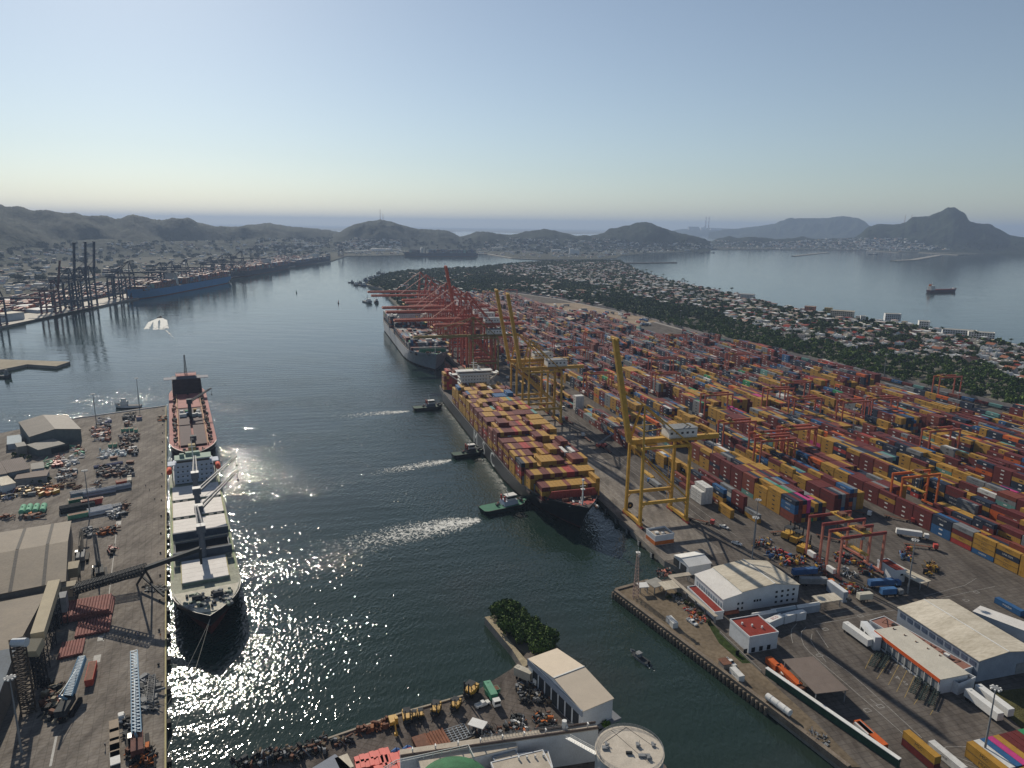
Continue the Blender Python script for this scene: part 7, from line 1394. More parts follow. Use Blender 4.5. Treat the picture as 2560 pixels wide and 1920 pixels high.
for k in range(3):
    x0 = -h2+30+k*(L3-52)/3; x1 = x0+(L3-52)/3-3
    for s_ in (-1, 1): mb = MB(); mb.box(x0, min(s_*.8, s_*8.5), 9., x1, max(s_*.8, s_*8.5), 11.2, 0); mb.build('hatch_cover', PINKD if k < 1 else pm('dark_maroon_hold', (.045, .015, .02), .3), t)
    for s_ in (-1, 1): mb = MB(); mb.box(x0, s_*9.3-.3, 9, x1, s_*9.3+.3, 11.6); mb.build('coaming', pm('rust_tan', (.4, .22, .1), .2), t)
deck_crane(t, 2, 9, 15, 2.35, 24, pm('dark_deck_crane', (.06, .065, .075), .2))
deck_crane(t, h2-24, 9, 8, -.1, 14, pm('dark_deck_crane', (.06, .065, .075), .2), False)
mb = MB(); clutter(mb, h2-16, h2-6, -7, 7, 10.6, 40, 1.8, (0, 1), 9); mb.build('winch', [DARK, PINKD], t)
for s_ in (-1, 1): mb = MB(); clutter(mb, -h2+38, h2-30, s_*11.5-1.2, s_*11.5+1.2, 9, 90, 2.4, (0, 1), 12+s_, 2.4); mb.build('deck_gear', [DARK, RUST], t)
def deck_local(x, y, z): a = NRZ; return Vector((c.x+x*math.cos(a)-y*math.sin(a), c.y+x*math.sin(a)+y*math.cos(a), WZ+z))
k = 0
for (x, y, col) in ((-4, -6, 'white'), (-3, -2.5, 'green'), (-6, 4, 'yellow'), (-1, 6, 'white'), (7, -6.5, 'white'), (7, -4, 'white'), (9, 2.6, 'white'), (7, 5, 'white'), (10, 7, 'white'), (4, -2, 'blue')):
    o = place('crate_'+col, lambda: crate(col), (0, 0), 0, 'x'); q = deck_local(x-4, y, 11.25); o.location = q; o.rotation_euler = (0, 0, NRZ); o['label'] = '%s cargo crate on the faded red deck, %s from the bridge' % (col, ordn(k)); o['group'] = 'crates on the red deck'; k += 1
# ================================================================ boats
def tug(lab, stern, bow, L, paint, deckm, superm, sc=1., mastd=True):
    a = ang(stern, bow); c = (stern+bow)/2; t = thing('tugboat', lab, 'tugboat', (c.x, c.y, WZ), a); B = L*.34; h = L/2
    mb, rw_ = hull(L, B, 2.6, flare=.9, bow=.22, sheer=1.3, boot=.5, bulw=.9, transom=.75); mb.build('hull', [paint, BLACK, deckm], t)
    mb = MB(); 
    for i in range(len(rw_)-1):
        for s_ in (-1, 1): p_, q_ = rw_[i][3], rw_[i+1][3]; mb.beam((p_[0], s_*p_[1], p_[2]-.2), (q_[0], s_*q_[1], q_[2]-.2), .5)
    mb.build('fender_belt', BLACK, t)
    mb = MB(); mb.hexa([(-h*.15, -B*.33, 2.5), (h*.5, -B*.26, 2.5), (h*.5, B*.26, 2.5), (-h*.15, B*.33, 2.5)], [(-h*.12, -B*.3, 5.2), (h*.45, -B*.24, 5.2), (h*.45, B*.24, 5.2), (-h*.12, B*.3, 5.2)]); mb.build('deckhouse', superm, t)
    mb = MB(); mb.hexa([(h*.04, -B*.2, 5.2), (h*.38, -B*.18, 5.2), (h*.38, B*.18, 5.2), (h*.04, B*.2, 5.2)], [(h*.02, -B*.22, 8), (h*.42, -B*.2, 8), (h*.42, B*.2, 8), (h*.02, B*.22, 8)], 0); mb.box(h*.0, -B*.23, 8, h*.44, B*.23, 8.2, 0)
    wv = mb.build('wheelhouse', WHITE, t); mb = MB()
    mb.hexa([(h*.03, -B*.215, 6.4), (h*.405, -B*.195, 6.4), (h*.405, B*.195, 6.4), (h*.03, B*.215, 6.4)], [(h*.02, -B*.23, 7.5), (h*.425, -B*.21, 7.5), (h*.425, B*.21, 7.5), (h*.02, B*.23, 7.5)]); mb.build('window_band', GLASS, wv)
    for s_ in (-1, 1): mb = MB(); mb.tube((-h*.08, s_*B*.2, 5), (-h*.1, s_*B*.2, 8.4), .55, n=8); mb.build('funnel', RED, t)
    mb = MB(); mb.beam((h*.1, 0, 8.2), (h*.06, 0, 13.5), .35, w2=.12); mb.beam((h*.09, -1.2, 10.5), (h*.09, 1.2, 10.5), .12); mb.build('mast', WHITE, t)
    mb = MB(); mb.tube((h*.66, -1.2, 3.9), (h*.66, 1.2, 3.9), .8, n=10, m=0); mb.tube((-h*.35, -1., 3.4), (-h*.35, 1., 3.4), .7, n=10, m=0); clutter(mb, -h*.3, 0, -B*.3, B*.3, 2.6, 9, 1.2, (0, 1), 4); clutter(mb, h*.5, h*.8, -B*.2, B*.2, 3.2, 8, 1., (0, 1), 5); mb.build('winch', [DARK, RED], t)
    return t
TGR = pm('tug_dark_green', (.012, .03, .028), .2)
def near_hull(px, py): return P(px, py, WZ)
tug('dark tugboat pushing at the stern quarter of the black-hulled ship', Q(1, 1, 1345, 228, WZ), Q(1, 1, 1625, 205, WZ), 27, DBLACK, pm('dull_green_deck', (.03, .07, .05), .2), pm('grey_blue_house', (.1, .12, .16), .15))
tug('dark tugboat pushing amidships beside the letters on the black hull', Q(1, 1, 1705, 635, WZ), Q(1, 1, 1955, 600, WZ), 24, DBLACK, pm('dull_green_deck', (.03, .07, .05), .2), pm('dark_house', (.05, .05, .06), .2))
tug('tugboat with broad green afterdeck pushing near the bow of the black ship', Q(1, 1, 1955, 1115, WZ), Q(1, 2, 130, 1035, WZ), 31, TGR, pm('bright_green_deck', (.04, .16, .10), .15), pm('bluish_white_paint', (.46, .5, .58)))
a_, b_ = Q(2, 2, 1165, 760, WZ), Q(2, 2, 1040, 672, WZ); c = (a_+b_)/2; t = thing('motor_launch', 'small grey open motor launch crossing the green channel', 'boat', (c.x, c.y, WZ), ang(a_, b_))
mb, _r = hull(9.5, 2.9, .9, flare=.8, bow=.25, sheer=.5, boot=.2, bulw=.3, transom=.85); mb.build('hull', [GREY, GREY, DARK], t); mb = MB(); mb.box(-.4, -.9, .9, 1.6, .9, 1.9); mb.box(-.6, -1, 2.5, 1.4, 1, 2.6); mb.beam((-.5, -.9, .9), (-.5, -.9, 2.5), .1); mb.beam((-.5, .9, .9), (-.5, .9, 2.5), .1); mb.build('cabin', GREY, t); mb = MB(); mb.cbox(-4.9, 0, .6, .6, .6, 1.1); mb.build('outboard_motor', BLACK, t)
p = Q(0, 0, 1382, 1085, WZ); t = thing('speedboat', 'dark speedboat throwing a white fan of spray in the open harbour', 'boat', (p.x, p.y, WZ), R(75)); mb, _r = hull(11, 3.4, 1.3, bow=.25, sheer=.6, boot=.2, bulw=.3); mb.build('hull', [DARK, GREY, DARK], t); mb = MB(); mb.box(-1.5, -1.1, 1.2, 1.5, 1.1, 2.6); mb.build('cabin', DARK, t)
def workboat(lab, p, a, L=30, group=None, m=WHITE, hm_=GREY, boom=True, name='fishing_vessel', cat='fishing vessel'):
    def f():
        t = thing(name, '', cat); mb, _r = hull(L, L*.26, 2.4, flare=.85, bow=.2, sheer=2., boot=.6); mb.build('hull', [hm_, BLACK, DARK], t)
        mb = MB(); mb.box(L*.02, -L*.09, 2.4, L*.27, L*.09, 6.2); mb.box(L*.08, -L*.07, 6.2, L*.24, L*.07, 8.6); mb.build('wheelhouse', m, t)
        if boom:
            mb = MB(); mb.beam((-.5, 0, 2), (-.5, 0, 17), .5); mb.beam((-.5, 0, 12), (-L*.42, 0, 4), .3); mb.beam((0, 0, 6), (-3, L*.3, 15), .25); mb.beam((0, 0, 6), (-3, -L*.3, 15), .25); mb.build('rigging', DARK, t)
        return t
    return place('wb%s%s%s%s' % (L, m.name, hm_.name, boom), f, (p.x, p.y, WZ-.07), a, lab, group)
r_ = random.Random(3)
k = 0
for (x, y) in ((880, 800), (915, 790), (950, 805), (985, 795), (1020, 800), (960, 760), (1000, 745), (1040, 735), (1080, 730), (1110, 715), (1060, 775), (1090, 765), (1030, 765), (1075, 700)):
    workboat('fishing vessel with dark rigging in the fleet moored off the town spit', Q(0, 1, x, y+6, WZ), r_.uniform(2.6, 3.4), 30, 'fishing fleet moored off the spit', [WHITE, GREY][k % 2], [DBLACK, GREY, BLUE][k % 3]); k += 1
workboat('white work ship sailing near the tips of the far red crane booms', Q(0, 1, 965, 955, WZ), -1.0, 42, None, WHITE, GREY); workboat('dark fishing vessel side by side with the white work ship', Q(0, 1, 1040, 955, WZ), -1.3, 34, None, WHITE, DBLACK)
workboat('dark barge-like boat alone left of the fishing fleet', Q(0, 1, 822, 785, WZ), 0, 18, None, GREY, DARK, False, 'workboat', 'boat')
workboat('white boat moored behind the parapet at the end of the left quay', Q(1, 0, 1110, 205, WZ), R(190), 22, None, WHITE, TWALL, False, 'workboat', 'boat')
workboat('small dark boat moored under the pier at the left edge', Q(0, 0, 40, 1605, WZ), R(10), 14, None, GREY, DARK, False, 'workboat', 'boat')
k = 0
for (x, y) in ((1638, 528), (1690, 522), (1735, 526), (1585, 522)): workboat('small boat anchored off the beach under the round hill, %s from the left' % ordn([1, 2, 3, 0][k]), Q(0, 2, x, y, WZ), 0, 26, 'boats anchored off the beach', GREY, DARK, False, 'workboat', 'boat'); k += 1
workboat('dark ship berthed at the foot of the tall hill across the bay', Q(0, 3, 910, 538, WZ), 0, 62, None, WHITE, DARK, True, 'moored_ship', 'ship'); workboat('tiny boat alone in the open bay right of the tall hill', Q(0, 3, 2065, 530, WZ), 0, 24, None, WHITE, DARK, False, 'workboat', 'boat')
a_, b_ = Q(0, 3, 1380, 868, WZ), Q(0, 3, 1625, 862, WZ); c = (a_+b_)/2; L_ = (b_-a_).length; t = thing('coaster', 'dark blue coaster with white and orange bridge anchored in the bay', 'ship', (c.x, c.y, WZ), ang(a_, b_)); h_ = L_/2
mb, _r = hull(L_, 15, 6.5, bow=.16, sheer=3, boot=1); mb.build('hull', [pm('coaster_hull', (.07, .03, .045), .2, .1), HRED, MAR], t); mb = MB(); house(mb, -h_+4, -h_+18, 12, 6.5, 4, 0, 1, .3); mb.build('bridge', [WHITE, GLASS], t); mb = MB(); mb.cbox(-h_+6, 0, 17, 5, 5, 5); mb.build('funnel', ORNG, t); mb = MB(); mb.beam((-h_+12, 0, 18), (-h_+12, 0, 28), .6); mb.build('mast', WHITE, t); mb = MB(); mb.box(-h_+22, -5.5, 6.5, h_-16, 5.5, 8.2); mb.build('hatch_cover', MAR, t); mb = MB(); mb.box(h_-13, -3, 7.5, h_-9, 3, 11); mb.build('forecastle', WHITE, t)
for (x, y, lab) in ((350, 872, 'left one of two small channel buoys'), (712, 962, 'right one of two small channel buoys')):
    p = Q(0, 1, x, y, WZ); t = thing('buoy', lab, 'buoy', (p.x, p.y, WZ), 0, 'channel buoys'); mb = MB(); mb.tube((0, 0, -.3), (0, 0, 1.4), 1.7, n=10); mb.build('float', DARK, t); mb = MB(); mb.tube((0, 0, 1.4), (0, 0, 7), 1., .3, n=6); mb.build('marker', RED if 'right' in lab else GREEN, t)
# foam
def foam_mat(name, thr, dens, stretch, off=.36):
    m = bpy.data.materials.new(name); m.use_nodes = True; n = m.node_tree; L = n.links; b = n.nodes['Principled BSDF']; b.inputs['Base Color'].default_value = (.62, .62, .58, 1); b.inputs['Roughness'].default_value = .9
    tc = n.nodes.new('ShaderNodeTexCoord'); mp = n.nodes.new('ShaderNodeMapping'); mp.inputs['Scale'].default_value = stretch; L.new(tc.outputs['Object'], mp.inputs[0])
    nz = n.nodes.new('ShaderNodeTexNoise'); nz.inputs['Scale'].default_value = dens; nz.inputs['Detail'].default_value = 6; nz.inputs['Roughness'].default_value = .65; nz.inputs['Distortion'].default_value = 1.2; L.new(mp.outputs[0], nz.inputs['Vector'])
    at = n.nodes.new('ShaderNodeAttribute'); at.attribute_name = 'fade'
    s_ = n.nodes.new('ShaderNodeMath'); s_.operation = 'SUBTRACT'; L.new(nz.outputs[0], s_.inputs[0]); q = n.nodes.new('ShaderNodeMath'); q.operation = 'MULTIPLY_ADD'; L.new(at.outputs['Fac'], q.inputs[0]); q.inputs[1].default_value = -thr; q.inputs[2].default_value = off+thr; L.new(q.outputs[0], s_.inputs[1])
    k = n.nodes.new('ShaderNodeMath'); k.operation = 'MULTIPLY'; k.use_clamp = True; k.inputs[1].default_value = 9; L.new(s_.outputs[0], k.inputs[0]); L.new(k.outputs[0], b.inputs['Alpha']); return m
def foam(lab, pts, ws, m, z=.05, n=26):
    """churned water behind a boat: thin sheet following the surface, denser at its head"""
    vs = []; fade = []; N = len(pts)-1; M_ = 8
    for i in range(n+1):
        f = i/n*N; k = min(int(f), N-1); t_ = f-k; p = pts[k].lerp(pts[k+1], t_); d = (pts[k+1]-pts[k]).normalized(); nn = Vector((-d.y, d.x, 0)); w_ = ws[k]*(1-t_)+ws[k+1]*t_
        for j in range(M_+1): q = j/M_*2-1; vs.append((p.x+nn.x*q*w_/2, p.y+nn.y*q*w_/2, WZ+z)); fade.append(max(0, (1-abs(q)**2))*(1-i/n)**.6*min(1, i/1.2))
    fs = [(i*(M_+1)+j, (i+1)*(M_+1)+j, (i+1)*(M_+1)+j+1, i*(M_+1)+j+1) for i in range(n) for j in range(M_)]
    mb = MB(); mb.add(vs, fs); o = mb.build('wake_foam', m); at = o.data.attributes.new('fade', 'FLOAT', 'POINT'); at.data.foreach_set('value', fade); return tag(o, lab, 'wake', kind='stuff')
FM = foam_mat('foam_streaky', .3, .55, (1, 1, 1)); FS = foam_mat('foam_solid', .5, .35, (1, 1, 1))
FSP = foam_mat('foam_spray', .3, .2, (1, 1, 1), .12)
foam('wide white churned wake behind the green-decked tug', [Q(1, 1, 1950, 1170, WZ), Q(1, 1, 1700, 1210, WZ), Q(1, 1, 1300, 1290, WZ), Q(1, 1, 800, 1390, WZ), Q(1, 1, 350, 1450, WZ)], [8, 26, 36, 34, 20], FM, n=50)
foam('pale wake behind the middle tug', [Q(1, 1, 1700, 655, WZ), Q(1, 1, 1550, 680, WZ), Q(1, 1, 1200, 740, WZ), Q(1, 1, 900, 790, WZ)], [4, 16, 20, 18], FM); foam('pale wake behind the tug at the stern quarter', [Q(1, 1, 1340, 235, WZ), Q(1, 1, 1100, 250, WZ), Q(1, 1, 600, 290, WZ)], [5, 22, 26], FM)
foam('thin wake behind the motor launch', [Q(2, 2, 1165, 765, WZ), Q(2, 2, 1215, 810, WZ), Q(2, 2, 1270, 880, WZ)], [1.5, 3, 2.5], FS)
for k, (a, b, c_) in enumerate((((1375, 1090), (1300, 1125), (1265, 1185)), ((1382, 1092), (1345, 1120), (1345, 1190)), ((1388, 1092), (1405, 1125), (1400, 1190)), ((1392, 1090), (1425, 1110), (1435, 1180)))):
    foam('%s strand from the left of the bright spray fan thrown by the speedboat' % ordn(k), [Q(0, 0, *a, WZ), Q(0, 0, *b, WZ), Q(0, 0, *c_, WZ)], [4, 7, 8], FSP, z=.06+.05*k)
foam('faint curved trail left by the speedboat', [Q(0, 0, 1430, 1190, WZ), Q(0, 0, 1500, 1260, WZ), Q(0, 0, 1600, 1325, WZ)], [5, 9, 6], FS)
# ================================================================ trees
def leafproto(n, rx, rz_, zc, q, seed, lump=.35, flat=.8):
    r = np.random.default_rng(seed); lob = r.normal(size=(7, 3)); lob /= np.linalg.norm(lob, axis=1)[:, None]; V = []
    for i in range(n):
        d = r.normal(size=3); d /= np.linalg.norm(d); d[2] = abs(d[2])*flat-.15*(r.random() < .3) if r.random() < .8 else d[2]
        k = 1-lump+lump*1.6*max(0, (lob@d).max())**3; rad = r.uniform(.72, 1.03)*k
        c = np.array([d[0]*rx*rad, d[1]*rx*rad, zc+d[2]*rz_*rad]); nrm = d+r.normal(size=3)*.55; nrm /= np.linalg.norm(nrm)
        u = np.cross(nrm, r.normal(size=3)); u /= np.linalg.norm(u); v = np.cross(nrm, u); s_ = q*r.uniform(.6, 1.3)
        V += [c-u*s_-v*s_*.7, c+u*s_-v*s_*.6, c+u*s_*.8+v*s_*.7, c-u*s_*.7+v*s_*.8]
    V = np.array(V); return V, np.arange(len(V)).reshape(-1, 4)
LEAF = leafmat('mangrove_leaves', (.022, .052, .016), (.11, .165, .04)); LEAF2 = leafmat('town_tree_leaves', (.02, .04, .016), (.09, .13, .04)); PALML = leafmat('palm_leaves', (.015, .035, .012), (.06, .09, .03)); BARK = pm('bark', (.09, .07, .05), .3, 1.)
def tree_obj(var, n=260, rx=4., rz_=3.4, zc=4.6, q=.62, m=None):
    V, F = leafproto(n, rx, rz_, zc, q, var); t = thing('tree', '', 'tree'); mb = MB(); mb.add(V.tolist(), F.tolist()); mb.build('crown', m or LEAF2, t)
    mb = MB(); mb.tube((0, 0, -.3), (.1, .1, zc*.7), .32, .18, n=6)
    for k in range(4): a = k*1.7+var; mb.tube((.1, .1, zc*.55), (rx*.5*math.cos(a), rx*.5*math.sin(a), zc*1.05), .14, .05, n=5)
    mb.build('trunk', BARK, t); return t
def palm_obj():
    t = thing('palm_tree', '', 'palm tree'); mb = MB(); mb.tube((0, 0, 0), (.3, 0, 5), .24, .2, n=6); mb.tube((.3, 0, 5), (.8, .1, 9.5), .2, .15, n=6); mb.build('trunk', BARK, t); mb = MB(); r = random.Random(2)
    for k in range(16):
        a = k*2*math.pi/16+r.uniform(-.15, .15); el = r.uniform(-.2, .75); p = Vector((.8, .1, 9.5)); d = Vector((math.cos(a), math.sin(a), el)).normalized(); n = Vector((-math.sin(a), math.cos(a), 0))
        for j in range(3): q = p+d*1.25; w0, w1 = (.5, .65, .45)[j], (.65, .45, .08)[j]; mb.add([p-n*w0, p+n*w0, q+n*w1, q-n*w1], [(0, 1, 2, 3)]); p = q; d = (d+Vector((0, 0, -.38))).normalized()
    mb.build('crown', PALML, t); return t
# the hedge of big trees on the breakwater
k = 0; bpoly = [xy(Q(2, 1, 2045, 325)), xy(Q(2, 1, 2205, 285)), xy(Q(2, 2, 90, 350)), xy(Q(2, 2, 380, 590)), xy(Q(2, 2, 250, 690)), xy(Q(2, 1, 2180, 500))]
r_ = random.Random(11); got = []
g = 0
while len(got) < 34 and g < 9000:
    g += 1; x, y = r_.uniform(min(q[0] for q in bpoly), max(q[0] for q in bpoly)), r_.uniform(min(q[1] for q in bpoly), max(q[1] for q in bpoly))
    if inside(bpoly, x, y) and all(math.hypot(x-a, y-b) > 3.0 for a, b in got): got.append((x, y))
got.sort(key=lambda q: -q[1])
for i, (x, y) in enumerate(got):
    v = i % 3; place('btree%d' % v, lambda: tree_obj(20+v, 700, 3.7, 3.3, 3.3, .42, LEAF), (x, y, -.6), r_.uniform(0, 6), 'dense dark green tree in the clump covering the breakwater tip beside the waterside shed', 'trees on the breakwater', sc=r_.uniform(.75, 1.1))
place('bush', lambda: tree_obj(31, 160, 1.6, 1.4, 1.0, .3, leafmat('bright_leaves', (.04, .09, .012), (.12, .2, .03))), Q(2, 2, 815, 1310), 0, 'bright green bush squeezed between waterside shed and round tank')
for i, (x, y) in enumerate(((60, 1060), (300, 1130), (380, 1170), (500, 1290), (620, 1400), (200, 1020))): place('bush2', lambda: tree_obj(32, 120, 1.3, 1.0, .8, .26, leafmat('dry_leaves', (.03, .045, .015), (.1, .1, .04))), z4(x, y-300), i, 'low green-brown shrub on the dirt road verge', 'shrubs along the dirt road')
for i, (x, y) in enumerate(((200, 780), (300, 800), (360, 1150), (450, 1160), (560, 1150), (680, 1120), (410, 820))): place('bush3', lambda: tree_obj(33, 150, 2.2, 1.8, 1.4, .4), zl(x, y), i, 'dark shrub beside the striped warehouse', 'shrubs by the striped warehouse')
# --- houses and woods of the town
town = [Q(0, 2, *q) for q in ((-80, 640), (300, 640), (760, 612), (900, 605), (1050, 680), (1290, 755), (1540, 808), (1700, 845), (1890, 885), (2090, 920), (2212, 960))]+[Q(0, 3, *q) for q in ((160, 1000), (440, 1050), (900, 1118), (1240, 1152), (1500, 1222), (1870, 1275), (2212, 1330), (2700, 1480), (2700, 1750), (2212, 1650), (2100, 1640), (1900, 1510), (1350, 1430), (790, 1400), (500, 1310), (280, 1290))]+[Q(0, 2, *q) for q in ((1950, 1130), (1780, 1060), (1550, 1000), (1300, 980), (1000, 900), (940, 860), (600, 800), (330, 760), (-80, 740))]
tp = [xy(p) for p in town]; fp = [xy(p) for p in beach]+[xy(p) for p in fence_line]+[xy(p) for p in (T(1290, 150), T(960, 120), T(935, 10), Q(0, 1, 1090, 835), Q(0, 1, 960, 800), Q(0, 1, 1010, 770), Q(0, 1, 1140, 720), Q(0, 1, 1300, 690), Q(0, 1, 1640, 668), Q(0, 1, 1900, 660), Q(0, 1, 2212, 625), Q(0, 2, 300, 605), Q(0, 2, 740, 597))]
class Grid:
    def __init__(s, c): s.c = c; s.d = {}
    def free(s, x, y, r):
        i, j = int(x//s.c), int(y//s.c)
        return all(math.hypot(x-a, y-b) > r+q for u in (-1, 0, 1) for v in (-1, 0, 1) for a, b, q in s.d.get((i+u, j+v), ()))
    def put(s, x, y, r): s.d.setdefault((int(x//s.c), int(y//s.c)), []).append((x, y, r))
GR_ = Grid(40); r_ = random.Random(21); HS = []
# landmark buildings first
def hotel(lab, a, b, c, fl, m, balc, roofm=None):
    h = fl*3.1; t = bld('hotel', lab, 'hotel', a, b, c, h, None, m, roofm or OFFW, over=.1, parapet=.7); L_, W_ = LWt(t)
    for f in range(fl):
        for k in range(int(L_/3.4)):
            for side in (0, 1):
                x = .6+k*3.4; y0, y1 = (-.07, .01) if side == 0 else (W_-.01, W_+.07); mb = MB(); mb.box(x, y0, f*3.1+.7, x+2.3, y1, f*3.1+2.4); mb.build('window', GLASS, t)
    end(t); loc, rz, L_, W_ = rect(a, b, c); GR_.put((a.x+b.x)/2, (a.y+b.y)/2, L_*.6); return t
def hr(px, py, L_, W_, rz):  # a footprint from its near bottom corner on the ground
    p = P(px, py); d = Vector((math.cos(rz), math.sin(rz), 0)); n = Vector((-d.y, d.x, 0)); return p, p+d*L_, p+n*W_
HA = TRZ+R(6)
for (x, y, L_, W_, fl, rz, lab, m) in ((2075, 793, 40, 14, 4, R(-28), 'cream five-storey hotel with rows of dark windows by the beach', OFFW), (2212, 802, 26, 12, 4, R(-14), 'white and violet apartment block by the water right of the cream hotel', TWALL), (2296, 822, 16, 12, 4, R(-20), 'bright white block next to dark red trees by the beach', WHITE), (2355, 838, 46, 11, 3, R(-24), 'long low white beachfront hotel with strip balconies', TWALL), (2420, 845, 34, 11, 3, R(-24), 'long white hotel right behind the low strip hotel', WHITE),
        (1850, 749, 30, 14, 4, R(-28), 'pale hotel block with dark window columns in the upper town', TWALL), (2150, 808, 8, 8, 4, R(-20), 'slim white tower block between the two beach hotels', WHITE), (2010, 782, 20, 12, 4, R(-28), 'salmon red house row left of the cream hotel', pm('salmon_wall', (.42, .17, .12), .2)), (2060, 782, 14, 10, 3, R(-28), 'yellow house beside the cream hotel', pm('yellow_wall', (.5, .36, .08), .1))):
    a, b, c = hr(x, y, L_, W_, rz); hotel(lab, a, b, c, fl, m, True)
WC = [TWALL, OFFW, WHITE, pm('house_grey', (.42, .4, .38), .15), pm('house_pink', (.42, .3, .26), .15), REDF, pm('terracotta_tiles', (.28, .11, .06), .2), pm('house_tan', (.36, .3, .22), .15)]
for i in range(56000):
    x, y = r_.uniform(-350, 1150), r_.uniform(350, 3500)
    if not inside(tp, x, y) and not (y > 1450 and noise.noise((x*.007, y*.005, 8)) > .0 and r_.random() < .5 and inside(fp, x, y)): continue
    if noise.noise((x*.014, y*.009, 4)) < -.4: continue
    s_ = r_.uniform(6.5, 13); s2 = r_.uniform(6, 10); rad = (s_+s2)*.27
    if not GR_.free(x, y, rad): continue
    GR_.put(x, y, rad); HS.append((x, y, TRZ+R(8)+r_.choice((0, math.pi/2))+r_.uniform(-.12, .12), s_, s2, r_.choice((3, 3.2, 3.4, 6, 6.4, 3.1)), r_.random()))
TS = []; MG = []
for i in range(70000):
    x, y = r_.uniform(-420, 1200), r_.uniform(300, 3600)
    if not inside(fp, x, y): continue
    if inside(tp, x, y):
        rad = r_.uniform(2.4, 4.4)
        if GR_.free(x, y, rad*.5): GR_.put(x, y, rad*.55); TS.append((x, y, rad))
    else:
        rad = r_.uniform(2.6, 4.6)
        if GR_.free(x, y, rad*.5): GR_.put(x, y, rad*.5); MG.append((x, y, rad))
def frm(x, y, z=0):
    v = Vector((x, y, z-H)); cz = v.y*cp-v.z*sp; return cz > 5 and abs(v.x/cz)*FPX < 1330 and abs((v.y*sp+v.z*cp)/cz)*FPX < 1000
# houses: nearest 300 apart, the rest one mesh
def house_mesh(kind):
    mb = MB(); w_, q = kind
    if q == 'flat': mb.box(-.5, -.5, 0, .5, .5, 1, 0); mb.box(-.5, -.5, 1, .5, -.47, 1.12, 0); mb.box(-.5, .47, 1, .5, .5, 1.12, 0); mb.box(-.5, -.47, 1, -.47, .47, 1.12, 0); mb.box(.47, -.47, 1, .5, .47, 1.12, 0); mb.box(-.46, -.46, 1, .46, .46, 1.03, 1); mb.box(.1, .1, 1.03, .3, .3, 1.4, 0)
    else: mb.box(-.5, -.5, 0, .5, .5, .9, 0); mb.add([(-.56, -.58, .88), (.56, -.58, .88), (.56, 0, 1.32), (-.56, 0, 1.32), (.56, .58, .88), (-.56, .58, .88)], [(0, 1, 2, 3), (3, 2, 4, 5)], 1); mb.add([(-.5, -.5, .9), (-.5, .5, .9), (-.5, 0, 1.28), (.5, -.5, .9), (.5, .5, .9), (.5, 0, 1.28)], [(0, 2, 1), (3, 4, 5)], 0)
    for s_ in (-1, 1):
        for x in (-.3, .1): mb.box(x, min(s_*.49, s_*.51), .35, x+.14, max(s_*.49, s_*.51), .65, 2)
    return mb
HS = [h for h in HS if frm(h[0], h[1])]; HS.sort(key=lambda h: h[0]**2+h[1]**2)
hp = {}
for i, (x, y, rz, a, b, h, q) in enumerate(HS[:280]):
    wi = int(q*97) % 5; ki = ('flat', 1 if wi != 1 else 0) if q < .72 else ('gable', 6 if q < .9 else 5); key = (wi, ki)
    if key not in hp: o_ = house_mesh((0, ki[0])).build('house', [WC[wi], WC[ki[1]] if ki[0] == 'gable' else WC[(wi+1+int(q*10) % 3) % 5], GLASS]); hp[key] = o_.data; bpy.data.objects.remove(o_)
    o = bpy.data.objects.new('house', hp[key]); COL.objects.link(o); o.location = (x, y, -.05); o.rotation_euler = (0, 0, rz); o.scale = (a, b, h)
    cw = ['white', 'cream', 'bright white', 'grey', 'pink'][wi]; zone = 'near the woods edge' if not inside(tp, x-38, y-20) else ('near the beach' if x > 640 else 'in the middle of the town')
    tag(o, '%s %s house %s %s' % ('two-storey' if h > 5 else 'one-storey', cw, 'with flat roof' if ki[0] == 'flat' else 'with %s gable roof' % ('terracotta' if ki[1] == 6 else 'dark red'), zone), 'house', 'houses of the beach town')
pv_ = np.array([(sx*.5, sy*.5, z) for z in (0, 1.) for sx, sy in ((-1, -1), (1, -1), (1, 1), (-1, 1))]+[(sx*.52, sy*.52, z) for z in (1.0, 1.06) for sx, sy in ((-1, -1), (1, -1), (1, 1), (-1, 1))], float)
hF = np.array([(0, 1, 5, 4), (1, 2, 6, 5), (2, 3, 7, 6), (3, 0, 4, 7), (12, 13, 14, 15), (8, 9, 13, 12), (9, 10, 14, 13), (10, 11, 15, 14), (11, 8, 12, 15)])
FAR = [(x, y, -.05, rz, a, b, h, int(q*97) % 5, (int(q*53) % 8)) for x, y, rz, a, b, h, q in HS[280:]]
